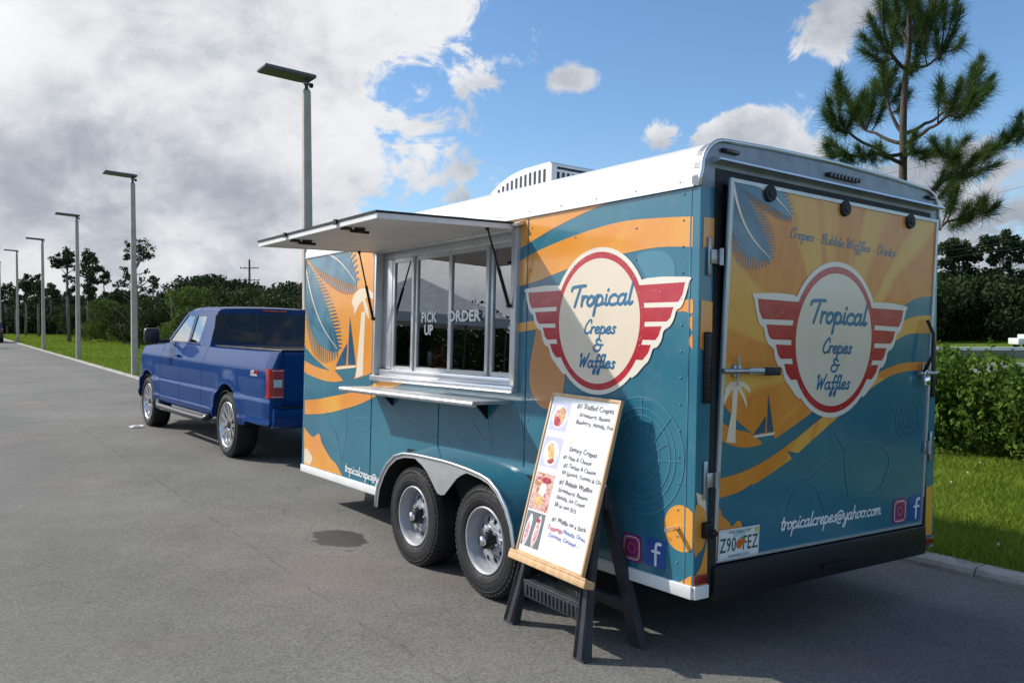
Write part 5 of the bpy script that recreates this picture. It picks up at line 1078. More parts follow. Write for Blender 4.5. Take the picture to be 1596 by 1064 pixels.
leaf(l0[1][0], l0[1][1], 0.10, DOOR, .0034, 0.10, 22)
for l in D_door_lines: stroke(art, l, .010, DOOR, .0012, PI['teal_line'])
rose(D_door_rose[0], (.04, .075, .12), DOOR, .0012, .007)
logo(DOOR, 1.032, 1.221, 1.0, 1, .0044)
script(art, 'Crepes * Bubble Waffles * Drinks', D_tag1[0], D_tag1[1], .025, .0056, DOOR, .0030, PI['letter_blue'])
script(art, 'tropicalcrepes@yahoo.com', D_mail2[0], D_mail2[1], .036, .0105, DOOR, .0030, PI['letter_white'])
icons(DOOR, D_icons_door[0], D_icons_door[1], .066, 1)
art.build('wrap_print', PR, door)
mb = MB()
def dbar(x0, x1, z0, z1, h0=-.002, h1=.009):
    vs = [DOOR(x, z, h) for x in (x0, x1) for z in (z0, z1) for h in (h0, h1)]
    mb.add(vs, [(0, 1, 3, 2), (4, 6, 7, 5), (0, 4, 5, 1), (2, 3, 7, 6), (0, 2, 6, 4), (1, 5, 7, 3)])
dbar(dxl - .004, dxl + .020, dzb - .002, dzt + .003); dbar(dxr - .020, dxr + .003, dzb - .002, dzt + .003); dbar(dxl + .0205, dxr - .0205, dzt - .016, dzt + .002); dbar(dxl + .0205, dxr - .0205, dzb - .001, dzb + .012)
mb.build('edge_trim', 'alu_dull', door)
for (x, z) in D_spots:
    mb = MB(); c_ = Vector(DOOR(x, z, 0)); mb.cyl(c_, c_ - Vector((0, .018, 0)), .044, .040, 20); mb.cyl(c_ - Vector((0, .0181, 0)), c_ - Vector((0, .024, 0)), .022, .018, 14)
    mb.build('door_stop', 'black', door)
# cam-bar latches
lz = D_latch[0][1]
mb = MB(); c_ = lambda x, z, h: Vector(DOOR(x, z, h))
mb.cyl(c_(.12, lz, .028), c_(.40, lz, .034), .013, n=10); mb.box(tuple(c_(.21, lz - .03, .0)), tuple(c_(.26, lz + .03, .02)), 0, .004); mb.cyl(c_(.235, lz - .07, .024), c_(.235, lz + .075, .024), .006, n=8)
mb.box(tuple(c_(.30, lz - .016, .026)), tuple(c_(.415, lz + .016, .042)), 0, .003)
la = mb.build('latch_bar', 'steel', ft)
mb = MB(); mb.box(tuple(c_(.416, lz - .020, .022)), tuple(c_(.535, lz + .020, .046)), 0, .006); mb.build('grip', 'black', la)
xk, zk = D_lock[0]
mb = MB(); mb.cyl(c_(xk - .06, zk, .026), c_(xk + .13, zk, .028), .012, n=10); mb.cyl(c_(xk, zk + .055, .02), c_(xk, zk - .03, .02), .012, n=8)
la = mb.build('latch_bar', 'steel', ft)
mb = MB(); mb.box(tuple(c_(xk - .025, zk - .075, .030)), tuple(c_(xk + .025, zk - .022, .052)), 0, .006); mb.tube([tuple(c_(xk - .016, zk - .025, .040)), tuple(c_(xk - .016, zk + .005, .040)), tuple(c_(xk, zk + .018, .040)), tuple(c_(xk + .016, zk + .005, .040)), tuple(c_(xk + .016, zk - .025, .040))], .005, n=7)
mb.build('padlock', 'chrome', la)
mb = MB(); mb.tube([tuple(c_(1.925, 1.36, .02)), tuple(c_(1.945, 1.28, .05)), tuple(c_(1.93, 1.15, .06)), tuple(c_(1.90, 1.05, .03))], .010, n=8); mb.build('hold_back', 'black', door)
for zz, side in ((1.59, 0), (.54, 0), (1.60, 1), (.60, 1)):
    x0 = .060 if side == 0 else 2.07
    mb = MB(); mb.box((x0 - .012, -.016, zz - .09), (x0 + .012, -.0025, zz + .09), 0, .003)
    hi = mb.build('door_hinge', 'steel', ft)
    s_ = 1 if side == 0 else -1
    mb = MB(); mb.box((x0, -.024, zz - .035), (x0 + s_ * .085, -.0165, zz + .035), 0, .003); mb.cyl((x0 + s_ * .055, -.034, zz - .04), (x0 + s_ * .055, -.034, zz + .04), .012, n=10); mb.build('hinge_leaf', 'steel', hi)
# number plate
a, b_, c1, d1 = [Vector(p) for p in D_plate]
pl = empty('number_plate', Matrix.Identity(4)); pl.parent = ft
PX0, PX1, PZ0, PZ1 = .166, .466, .145, .292
mb = MB(); vs = [DOOR(x, z, h) for x in (PX0, PX1) for z in (PZ0, PZ1) for h in (.010, .013)]
mb.add(vs, [(0, 1, 3, 2), (4, 6, 7, 5), (0, 4, 5, 1), (2, 3, 7, 6), (0, 2, 6, 4), (1, 5, 7, 3)]); mb.build('plate', 'board', pl)
MT['plate_green'] = mat('plate_green', (0.02, 0.10, 0.07), .4); MT['plate_orange'] = mat('plate_orange', (.62, .16, .02), .4); MT['plate_pale'] = mat('plate_pale', (.45, .62, .66), .4); MT['plate_yellow'] = mat('plate_sticker', (.75, .60, .05), .4); MT['leafgreen'] = mat('plate_leaf', (.06, .30, .07), .4)
mb = MB(); PC = (PX0 + PX1) / 2
stroke(mb, [(PX0 + .008, PZ0 + .008), (PX1 - .008, PZ0 + .008), (PX1 - .008, PZ1 - .008), (PX0 + .008, PZ1 - .008), (PX0 + .008, PZ0 + .008)], .003, DOOR, .0135, 2, False)
pf = lambda cx, cz, sx: (lambda x, y, z: DOOR(cx + x * sx, cz + y, .0145))
textmesh(mb, 'Z90', .098, pf(PC - .082, .183, .70), 0, .0008, 1.08)
textmesh(mb, 'FEZ', .098, pf(PC + .082, .183, .70), 0, .0008, 1.08)
textmesh(mb, 'MYFLORIDA.COM', .020, pf(PC, .268, 1.0), 0); textmesh(mb, 'SUNSHINE STATE', .020, pf(PC, .154, 1.0), 0)
poly2(mb, [[(PC + .022 * math.cos(t * .45), .213 + .024 * math.sin(t * .45)) for t in range(14)]], DOOR, .0150, 1, smooth=False)
poly2(mb, [[(PC + .028 + .015 * math.cos(t * .45), .226 + .016 * math.sin(t * .45)) for t in range(14)]], DOOR, .0153, 1, smooth=False)
poly2(mb, [[(PC - .01, .240), (PC + .02, .248), (PC + .045, .236), (PC + .02, .240)]], DOOR, .0156, 4, smooth=False)
poly2(mb, [[(PC - .04, .25), (PC + .04, .253), (PC + .05, .275), (PC - .05, .27)]], DOOR, .0137, 2, smooth=False)
poly2(mb, [[(PX1 - .034, PZ1 - .032), (PX1 - .010, PZ1 - .032), (PX1 - .010, PZ1 - .010), (PX1 - .034, PZ1 - .010)]], DOOR, .0150, 3, smooth=False)
mb.build('plate_print', ['plate_green', 'plate_orange', 'plate_pale', 'plate_yellow', 'leafgreen'], pl)
# stabiliser handle at the corner
mb = MB(); mb.cyl((-.003, .10, .305), (-.075, .105, .300), .013, n=12); mb.build('side_handle', 'chrome', ft)
mb = MB(); mb.box((.045, -.045, .270), (.094, -.003, .345), 0, .006); mb.cyl((.07, -.045, .300), (.07, -.075, .300), .012, n=10); mb.build('corner_catch', 'blackmetal', ft)
# ---- roof air conditioner
ac = empty('air_conditioner', Matrix.Identity(4)); ac.parent = ft
MT['ac'] = mat('ac_shroud', (.74, .75, .74), .4, 0, .04, 6)
x0, x1, y0, y1, zb, zt = .79, 1.44, 2.13, 3.06, RZ - .02, 2.50
prof = [(y0, zb), (y0, zt - .02), (y0 + .02, zt)] + [(y0 + .25 + (y1 - y0 - .25) * math.sin(R(a)), zb + (zt - zb) * math.cos(R(a))) for a in (8, 22, 36, 50, 64, 78, 90)]
mb = MB(); mb.prism([(x0, y, z) for y, z in prof], (x1 - x0, 0, 0)); fixn(mb.build('shroud', 'ac', ac)); shr = ac.children[-1]
mb = MB()
for k in range(11):
    y = y0 + .07 + k * .058; top = (zt - .045) if y < y0 + .2 else zb + (zt - zb) * math.sqrt(max(0, 1 - ((y - y0 - .25) / (y1 - y0 - .25)) ** 2)) - .05 if y > y0 + .25 else zt - .045
    if top > zb + .06: mb.add([(x0 - .002, y, zb + .05), (x0 - .002, y + .026, zb + .05), (x0 - .002, y + .026, top), (x0 - .002, y, top)], [(0, 1, 2, 3)])
for k in range(12):
    x = x0 + .05 + k * .047; mb.add([(x, y0 - .002, zb + .05), (x + .024, y0 - .002, zb + .05), (x + .024, y0 - .002, zt - .07), (x, y0 - .002, zt - .07)], [(0, 1, 2, 3)])
mb.add([(x0 + .05, y0 - .002, zt - .05), (x1 - .05, y0 - .002, zt - .05), (x1 - .05, y0 - .002, zt - .032), (x0 + .05, y0 - .002, zt - .032)], [(0, 1, 2, 3)])
mb.build('louvres', 'black', ac)
# ---- tongue and coupler ahead of the trailer
mb = MB()
for s_ in (-1, 1): mb.tube([(TW / 2 + s_ * .75, TL - .1, -.03), (TW / 2 + s_ * .06, TL + 1.15, -.03)], .045, n=4)
mb.box((TW / 2 - .06, TL + 1.05, -.06), (TW / 2 + .06, TL + 1.42, .02), 0, .01); mb.cyl((TW / 2, TL + .9, -.25), (TW / 2, TL + .9, .35), .03, n=10)
mb.build('tongue', 'blackmetal', ft)
# things standing on the counter behind the glass
def on_trailer(p): return TM @ Vector(p)
for (y, hgt, r, m_, lab) in ((2.92, .22, .055, 'jar', 'steel canister on the counter behind the far left pane'), (2.66, .20, .045, 'jar', 'short steel canister on the counter behind the PICK UP pane')):
    mb = MB(); mb.lathe([(0, 0.001), (0, r), (hgt, r), (hgt + .01, r * .9), (hgt + .025, .001)], 'z', n=18)
    o = mb.build('canister', m_, None, Matrix.Translation(on_trailer((.15, y, .901)))); tag(o, lab, 'canister')
for (y, hgt, lab) in ((2.56, .21, 'red squeeze bottle beside the short canister behind the PICK UP pane'), (2.46, .25, 'taller red squeeze bottle next to the window post behind the PICK UP pane')):
    mb = MB(); mb.lathe([(0, 0.001), (0, .032), (hgt, .030), (hgt + .02, .012), (hgt + .06, .005), (hgt + .06, .001)], 'z', n=14)
    o = mb.build('squeeze_bottle', 'redcup', None, Matrix.Translation(on_trailer((.13, y, .901)))); tag(o, lab, 'bottle')


# ------------------------------------------------------------------ menu board on a folding stand
BZ = lambda x: road_z(x)
st = empty('sawhorse', (2.75, 3.51, BZ(2.75)))
tag(st, 'black plastic folding sawhorse holding up the menu board beside the trailer', 'sawhorse')
def seg(mb, a, b, w0, w1, t0, t1=None):
    """tapered leg of rectangular section from a to b, width along y, thickness along x"""
    a = Vector(a); b = Vector(b); t1 = t1 or t0
    vs = []
    for p, w, t in ((a, w0, t0), (b, w1, t1)):
        vs += [p + Vector((sx * t / 2, sy * w / 2, 0)) for sx, sy in ((-1, -1), (1, -1), (1, 1), (-1, 1))]
    mb.add(vs, [(0, 1, 2, 3), (7, 6, 5, 4), (0, 4, 5, 1), (1, 5, 6, 2), (2, 6, 7, 3), (3, 7, 4, 0)])
def L(x, y, z): return (x - 2.75, y - 3.51, z)
TOPZ = .80
for (fx_, fy, tx_, ty) in ((2.575, 3.83, 2.735, 3.72), (2.565, 3.205, 2.735, 3.30), (2.935, 3.80, 2.775, 3.72), (2.93, 3.205, 2.775, 3.30)):
    mb = MB(); front = fx_ < 2.7
    k = .24
    mx, my = fx_ + (tx_ - fx_) * k, fy + (ty - fy) * k
    seg(mb, L(fx_, fy, 0), L(mx, my, TOPZ * k), .088, .066, .050, .040)
    seg(mb, L(mx, my, TOPZ * k + .0005), L(tx_, ty, TOPZ), .066, .060, .040, .034)
    # moulded rib down the face
    sx_ = -1 if front else 1
    a_ = Vector(L(fx_ + sx_ * .028, fy - .03, .02)); b2 = Vector(L(tx_ + sx_ * .02, ty - .02, TOPZ - .02)); mb.cyl(a_, b2, .005, n=5)
    a_ = Vector(L(fx_ + sx_ * .028, fy + .03, .02)); b2 = Vector(L(tx_ + sx_ * .02, ty + .02, TOPZ - .02)); mb.cyl(a_, b2, .005, n=5)
    mb.build('leg', 'plastic', st)
for x, s_ in ((2.735, -1), (2.775, 1)):
    mb = MB(); mb.box(L(x - .019, 3.262, TOPZ - .10), L(x + .019, 3.758, TOPZ + .02), 0, .006); mb.build('top_rail', 'plastic', st)
    k = .26; xx = 2.575 + (2.735 - 2.575) * k if s_ < 0 else 2.93 - (2.93 - 2.775) * k
    mb = MB(); mb.box(L(xx - .012, 3.26, TOPZ * k - .045), L(xx + .012, 3.775, TOPZ * k + .035), 0, .003)
    mb.box(L(xx - .014, 3.26, TOPZ * k + .0352), L(xx + .10 * -s_, 3.775, TOPZ * k + .047), 0, .002)
    for j in range(14): mb.box(L(xx + s_ * .013, 3.29 + j * .033, TOPZ * k - .03), L(xx + s_ * .018, 3.30 + j * .033, TOPZ * k + .025))
    mb.build('tray', 'plastic', st)
for yy in (3.40, 3.62):
    mb = MB(); mb.box(L(2.722, yy - .02, TOPZ + .021), L(2.79, yy + .02, TOPZ + .034), 0, .003); mb.build('hinge', 'steel', st)
# the board itself: local x across (along the road), y up the board, z out of its face
bl, br_ = Vector((2.585, 3.815, .395)), Vector((2.575, 3.205, .395))
tl_, tr__ = Vector((2.83, 3.728, 1.240)), Vector((2.82, 3.140, 1.252))
X = (br_ - bl); BW = X.length; X.normalize(); Yv = (tl_ - bl); BH = Yv.length; Yv = (Yv - X * Yv.dot(X)).normalized(); Z = X.cross(Yv)
skew = (tl_ - bl).dot(X) / BH
BM = Matrix((( X.x, Yv.x, Z.x, bl.x), (X.y, Yv.y, Z.y, bl.y), (X.z, Yv.z, Z.z, bl.z), (0, 0, 0, 1)))
BM = Matrix.Translation(X * .018) @ BM
bd = empty('menu_board', BM); tag(bd, 'white menu board in pale wood frame leaning on the black stand', 'menu board')
BW = .585
def BP(u, v, h): return (u + v * .10 * (BW / 2 - u) * 0.3 , v, h)
mb = MB(); mb.box((0.012, .012, -.008), (BW - .012, BH - .012, .004)); mb.build('board', 'board', bd)
mb = MB(); mb.box((0, 0, -.012), (.0145, BH, .010), 0, .002); mb.box((BW - .0145, 0, -.012), (BW, BH, .010), 0, .002); mb.box((.0147, BH - .018, -.012), (BW - .0147, BH, .0095), 0, .002); mb.box((.0147, 0, -.012), (BW - .0147, .018, .0095), 0, .002)
mb.build('frame', 'pine_wood', bd)
mb = MB(); mb.box((-.022, -.036, -.03), (BW + .062, -.0005, .035), 0, .004); mb.box((-.018, -.0003, .022), (BW + .058, .012, .034), 0, .002); mb.build('ledge', 'pine_wood', bd)
def photo_mat(name, cs, sc, seed):
    m, q, b = newmat(name)
    co = q.vmath('ADD', q.n('ShaderNodeTexCoord').outputs['Object'], (seed, seed * .7, 0))
    n = q.noise(co, sc, 5, .65, .8)
    cr = q.n('ShaderNodeValToRGB'); q.l(n, cr.inputs[0]); e = cr.color_ramp.elements
    e[0].position = .30; e[0].color = (*cs[0], 1); e[1].position = .70; e[1].color = (*cs[-1], 1)
    for i, c in enumerate(cs[1:-1]): x = e.new(.30 + .40 * (i + 1) / (len(cs) - 1)); x.color = (*c, 1)
    q.l(cr.outputs[0], b.inputs['Base Color']); b.inputs['Roughness'].default_value = .35; MT[name] = m
photo_mat('photo_a', [(.30, .06, .04), (.75, .50, .40), (.50, .14, .10), (.80, .72, .70)], 26, 1)
photo_mat('photo_b', [(.60, .62, .78), (.78, .76, .80), (.72, .50, .22), (.50, .16, .08)], 18, 4)
photo_mat('photo_c', [(.10, .02, .02), (.55, .05, .09), (.75, .60, .50), (.50, .18, .05), (.20, .06, .03)], 24, 8)
photo_mat('photo_d', [(.45, .40, .42), (.70, .20, .20), (.80, .72, .70), (.35, .05, .06)], 20, 12)
MT['photo_bg'] = mat('photo_backdrop', (.55, .55, .72), .35); MT['photo_pale'] = mat('photo_plate', (.80, .79, .80), .35); MT['photo_grey'] = mat('photo_grey', (.16, .17, .18), .4); MT['photo_waffle'] = mat('photo_waffle', (.72, .46, .14), .4, 0, .3, 60); MT['photo_berry'] = mat('photo_berry', (.45, .03, .05), .3, 0, .4, 60)
PH = ['photo_a', 'photo_b', 'photo_c', 'photo_d', 'photo_bg', 'photo_pale', 'photo_grey', 'photo_waffle', 'photo_berry']
def ell(cu, cv, ru, rv, ang=0, n=18, jit=0):
    cu = .022 + (cu - .022) * 1.13; ru *= 1.12; rv *= 1.04
    rr = random.Random(int(cu * 1e4 + cv * 1e3)); o = []
    for k in range(n):
        t = 2 * math.pi * k / n; r_ = 1 + rr.uniform(-jit, jit); x, y = ru * math.cos(t) * r_, rv * math.sin(t) * r_
        o.append((cu + x * math.cos(R(ang)) - y * math.sin(R(ang)), cv + x * math.sin(R(ang)) + y * math.cos(R(ang))))
    return o
def pic(u0, u1, v0, v1, shapes, back):
    mb = MB(); poly2(mb, [[(u0, v0), (u1, v0), (u1, v1), (u0, v1)]], BP, .0046, back, smooth=False)
    for i, (e, mi) in enumerate(shapes): poly2(mb, [e], BP, .0050 + .0004 * i, mi, smooth=False)
    mb.build('photo', PH, bd)
H_ = BH
pic(.024, .185, H_ - .205, H_ - .045, [(ell(.098, H_ - .128, .060, .065, 20, jit=.1), 5), (ell(.100, H_ - .13, .040, .052, -20, 20, .2), 0), (ell(.085, H_ - .155, .022, .028, 40, jit=.2), 8), (ell(.115, H_ - .115, .012, .040, 30, jit=.1), 7)], 4)
pic(.022, .188, H_ - .405, H_ - .240, [(ell(.095, H_ - .33, .062, .068, 0, jit=.06), 5), (ell(.098, H_ - .325, .030, .055, 20, 20, .15), 1), (ell(.105, H_ - .325, .018, .040, 25, jit=.1), 7), (ell(.110, H_ - .37, .025, .012, 10, jit=.2), 8)], 4)
pic(.022, .190, H_ - .640, H_ - .440, [(ell(.097, H_ - .545, .055, .070, 10, jit=.15), 2), (ell(.100, H_ - .525, .028, .036, 0, jit=.1), 5), (ell(.090, H_ - .59, .026, .026, 0, jit=.15), 7), (ell(.112, H_ - .475, .04, .016, 0, jit=.2), 8)], 2)
pic(.022, .188, H_ - .835, H_ - .650, [(ell(.055, H_ - .75, .022, .085, -6, 16, .06), 5), (ell(.125, H_ - .75, .022, .085, -8, 16, .06), 5), (ell(.053, H_ - .765, .013, .060, -6, 16, .15), 3), (ell(.123, H_ - .765, .013, .060, -8, 16, .15), 3), (ell(.126, H_ - .690, .015, .012, 0, jit=.2), 8)], 6)
def hand(t, u, v, size, mi, rot=-1.5):
    c_, s_ = math.cos(R(rot)), math.sin(R(rot)); w = len(t) * size * .27
    rr = random.Random(len(t))
    textmesh(mb, t, size, lambda x, y, z: BP(u + w + (x + y * .12) * c_ - y * s_, v + x * s_ + y * c_ + .0025 * math.sin(x * 60), .0062), mi, .0003, 1.05)
for t, u, v, sz, mi in (('#1 Stuffed Crepes', .200, .070, .040, 0), ('- Strawberry, Banana', .215, .112, .031, 0), ('Blueberry, Nutella, Fruit', .200, .152, .031, 0),
    ('Savory Crepes', .230, .300, .038, 0), ('#1 Ham & Cheese', .205, .343, .031, 0), ('#2 Turkey & Cheese', .215, .385, .031, 0), ('#3 Spinach, Tomato & Cheese', .205, .425, .029, 0),
    ('#1 Bubble Waffles', .200, .475, .036, 0), ('Strawberry, Banana,', .205, .515, .030, 0), ('Nutella, Ice Cream', .205, .553, .030, 0), ('$8 or two $15', .215, .592, .030, 0),
    ('#1 Waffle on a Stick', .200, .668, .033, 0), ('Toppings', .205, .712, .034, 1), ('Nutella, Oreo,', .330, .712, .030, 2), ('Coconut, Caramel ...', .205, .750, .030, 2)):
    mb = MB(); hand(t, u + .012, H_ - v, sz, mi); mb.build('handwriting', ['ink', 'ink_red', 'ink_blue'], bd)

# ------------------------------------------------------------------ blue pickup
TKM = Matrix.Translation((3.86, 10.46, road_z(3.86) + .0)) @ Matrix.Rotation(R(2.7), 4, 'Z') @ Matrix.Rotation(-math.atan(-SLOPE) * 1.0, 4, 'Y')
tk = empty('pickup_truck', TKM)
tag(tk, 'blue extended cab pickup truck hitched in front of the food trailer', 'pickup truck')
HW = .985
ARCH = ((0.0, .475, .405), (3.69, .465, .405))      # centre y, radius, centre z
def side_x(y, z):
    """outer half width of the body at height z"""
    if z < .50: w = HW - .05 + .05 * (z - .38) / .12
    elif z < .78: w = HW
    elif z < 1.10: w = HW + .010 - .012 * ((z - .94) / .16) ** 2
    else: w = HW - .002 - .078 * ((z - 1.10) / .20) ** 1.1
    w += .022 * max(0, min(1, (.790 - z) / .045)) - .016 * max(0, min(1, (.790 - z - .10) / .14))
    if z < .56: w += .018 * max(0, min(1, (.56 - z) / .035))
    for cy, r, cz in ARCH:
        d = math.hypot(y - cy, z - cz)
        if d < r + .14: w += .026 * max(0, 1 - max(0, (d - r) / .14) ** 2)
    # nose and tail draw in
    if y > 4.1: w -= .42 * ((y - 4.1) / .62) ** 2.2
    if y < -1.22: w -= .03 * ((-1.22 - y) / .12) ** 2
    return w
def top_z(y):
    if y < 1.0: return 1.290
    if y < 3.05: return 1.295
    return 1.275 - .085 * ((y - 3.05) / 1.65) ** 1.5
def bot_z(y):
    b = .44 if y > -.6 else .50
    if y > 4.2: b = .42
    for cy, r, cz in ARCH:
        if abs(y - cy) < r: b = max(b, cz + math.sqrt(max(0, r * r - (y - cy) ** 2)))
    return b
ZF = [.48, .525, .56, .60, .66, .72, .745, .768, .790, .83, .88, .95, 1.02, 1.07, 1.10, 1.12, 1.15, 1.18, 1.21, 1.24]
ZL = [0, .12, .24, .36, .47, .53, .56, .585, .62, .70, .78, .84, .88, .92, .955, .98, 1.0]
def skin(name, ya, yb, sg, parent=tk, material='truck'):
    ys = set([ya, yb]); n = max(2, int((yb - ya) / .09))
    for i in range(n + 1): ys.add(ya + (yb - ya) * i / n)
    for cy, r, cz in ARCH:
        for k in range(0, 37):
            yy = cy - r * math.cos(R(5 * k)) * .9999
            if ya < yy < yb: ys.add(yy)
        for e in (-.0005, .0005):
            for s_ in (-1, 1):
                yy = cy + s_ * (r + e)
                if ya < yy < yb: ys.add(yy)
    rows = []
    for y in sorted(ys):
        b = bot_z(y); t = top_z(y); row = []
        for zz in [b] + ZF + [t]:
            z = min(max(b, zz), t); row.append((sg * side_x(y, z), y, z))
        row.append((sg * (side_x(y, t) - .03), y, t + .012)); row.append((sg * (side_x(y, t) - .075), y, t + .010))
        rows.append(row)
    mb = MB(); mb.grid(rows, 0, True)
    # return edge along the lower lip
    mb.grid([[r[0], (r[0][0] - sg * .06, r[0][1], r[0][2] + .0)] for r in rows], 0, True)
    return fixn(mb.build(name, material, parent))
for sg in (-1, 1):
    skin('bed_side', -1.335, 1.003, sg); 
    fd = skin('front_door', 1.987, 3.018, sg); rd = skin('rear_door', 1.015, 1.975, sg); skin('front_fender', 3.032, 4.62, sg)
    # trim gaps behind the joints
    for y in (1.0095, 1.981, 3.025): mb = MB(); mb.grid([[(sg * (side_x(y, z) - .010), y + d, z) for d in (-.011, .011)] for z in np.linspace(.46, 1.285, 12)]); mb.build('door_gap', 'truck_black', tk)
    mb = MB(); xh = side_x(2.2, 1.14)
    mb.cyl((sg * (xh + .028), 2.08, 1.145), (sg * (xh + .028), 2.28, 1.145), .014, n=8); mb.box((sg * (xh - .02), 2.09, 1.135), (sg * (xh + .028), 2.105, 1.155)); mb.box((sg * (xh - .02), 2.255, 1.135), (sg * (xh + .028), 2.27, 1.155))
    mb.build('door_handle', 'truck', fd)
    mb = MB(); mb.tube([(sg * (HW + .01), .62, .44), (sg * (HW + .045), .75, .385), (sg * (HW + .05), 1.6, .38), (sg * (HW + .05), 2.9, .38), (sg * (HW + .01), 3.05, .44)], .045, n=8); mb.build('running_board', 'truck_black', tk)
    for cy, r, cz in ARCH:   # arch liner
        mb = MB(); n = 24; mb.grid([[(sg * (HW - .02), cy + r * 1.0 * math.cos(R(180 * k / n)), cz + r * .995 * math.sin(R(180 * k / n))), (sg * (HW - .40), cy + r * math.cos(R(180 * k / n)), cz + r * math.sin(R(180 * k / n)))] for k in range(n + 1)])
        mb.add([(sg * (HW - .40), cy + r * math.cos(R(180 * k / n)), cz + r * math.sin(R(180 * k / n))) for k in range(n + 1)], [tuple(range(n + 1))]); mb.build('wheel_arch', 'well', tk)
    # tail lamp: wraps the corner
    y0, z0, z1 = -1.350, .80, 1.115
    mb = MB(); xs = side_x(-1.3, .95) + .004
    def lamp(za, zb_, m_):
        mb.grid([[(sg * (xs - .001), -1.215, z), (sg * (xs + .004), -1.29, z), (sg * (xs - .012), -1.345, z), (sg * (xs - .06), -1.362, z), (sg * (xs - .155), -1.362, z)] for z in (za, zb_)], m_, True)
        mb.add([(sg * (xs - .001), -1.215, zb_), (sg * (xs + .004), -1.29, zb_), (sg * (xs - .012), -1.345, zb_), (sg * (xs - .06), -1.362, zb_), (sg * (xs - .155), -1.362, zb_), (sg * (xs - .155), -1.30, zb_)], [tuple(range(6))], m_)
        mb.add([(sg * (xs - .155), -1.362, za), (sg * (xs - .155), -1.362, zb_), (sg * (xs - .155), -1.30, zb_), (sg * (xs - .155), -1.30, za)], [(0, 1, 2, 3)], m_)
    lamp(z0, z1, 0)
    tl = mb.build('tail_lamp', 'lens_red', tk)
    mb = MB(); mb.box((sg * (xs - .135), -1.368, .915), (sg * (xs - .04), -1.3625, 1.0), 0, .002); mb.build('reverse_lens', 'lens_clear', tl)
    mb = MB()
    for zz in (z0 + .012, z1 - .02): mb.box((sg * (xs - .15), -1.3665, zz), (sg * (xs - .02), -1.3625, zz + .008))
    mb.build('lamp_bar', 'lens_clear', tl)
# tailgate, bumper, bed
for sg in (-1, 1):
    mb = MB(); mb.grid([[(sg * side_x(-1.335, z), -1.3352, z), (sg * (side_x(-1.335, z) - .012), -1.350, z), (sg * (side_x(-1.335, z) - .045), -1.356, z), (sg * .832, -1.356, z), (sg * .829, -1.30, z)] for z in (.52, .7, .9, 1.1, 1.2, 1.27, 1.295)]); mb.build('bed_corner', 'truck', tk)
mb = MB(); rows = []
for z, y in ((.70, -1.325), (.78, -1.345), (.86, -1.340), (.93, -1.345), (1.08, -1.350), (1.13, -1.342), (1.22, -1.352), (1.275, -1.350), (1.297, -1.338), (1.300, -1.30)): rows.append([(x, y, z) for x in np.linspace(-.825, .825, 7)])
mb.grid(rows, 0, True); tg = mb.build('tailgate', 'truck', tk)
mb = MB(); mb.box((-.15, -1.372, 1.14), (.15, -1.353, 1.20), 0, .008); mb.build('tailgate_handle', 'truck_black', tg)
mb = MB(); mb.box((-.60, -1.357, 1.20), (-.36, -1.352, 1.245)); mb.box((.40, -1.357, .80), (.62, -1.352, .83)); mb.build('badge', 'steel', tg)
mb = MB(); 
bp = [(-1.335, .70), (-1.42, .695), (-1.455, .66), (-1.455, .56), (-1.43, .50), (-1.36, .47)]
mb.grid([[(x, y + .02 * (abs(x) / .95) ** 6 * 2, z) for y, z in bp] for x in np.linspace(-.955, .955, 15)], 0, True)
mb.add([(-.955, y + .04, z) for y, z in bp], [tuple(range(6))]); mb.add([(.955, y + .04, z) for y, z in bp], [tuple(range(6))])
bu = mb.build('rear_bumper', 'truck', tk)
mb = MB(); mb.box((-.9, -1.43, .697), (.9, -1.345, .708), 0, .003); mb.build('bumper_step', 'truck_black', bu)
for sg in (-1, 1):
    mb = MB(); mb.cyl((sg * .56, -1.452, .60), (sg * .56, -1.462, .60), .045, n=16); mb.build('fog_lamp', 'lens_red', bu)
mb = MB(); mb.box((-.84, -1.31, 1.300), (.84, .96, 1.322), 0, .008)
for k in range(1, 4): mb.box((-.84, -1.31 + k * .57, 1.3225), (.84, -1.29 + k * .57, 1.330), 0, .002)
mb.build('tonneau_cover', 'tonneau', tk)
mb = MB(); mb.box((-.93, -1.28, .46), (.93, 4.2, .62)); mb.box((-.80, -1.30, .62), (.80, 4.2, 1.10)); mb.build('chassis', 'well', tk)
# hood, grille, front bumper
rows = []
for y in (3.02, 3.3, 3.7, 4.1, 4.4, 4.6, 4.68): rows.append([(x * (side_x(y, top_z(y)) - .07), y, top_z(y) + .012 + .045 * (1 - abs(x) ** 3) + (.0 if abs(x) > .7 else .02) - (.05 if y > 4.65 else 0)) for x in np.linspace(-1, 1, 13)])
mb = MB(); mb.grid(rows, 0, True); mb.build('hood', 'truck', tk)
mb = MB(); mb.box((-.60, 4.60, .72), (.60, 4.70, 1.15), 0, .03); 
for k in range(4): mb.box((-.58, 4.70, .76 + k * .10), (.58, 4.715, .80 + k * .10), 0, .005)
mb.build('grille', 'truck_black', tk)
mb = MB(); mb.box((-.80, 4.50, .42), (.80, 4.78, .70), 0, .05); mb.build('front_bumper', 'truck', tk)
for sg in (-1, 1):
    mb = MB(); mb.box((sg * .61, 4.56, .85), (sg * .86, 4.66, 1.12), 0, .03); mb.build('headlight', 'lens_clear', tk)
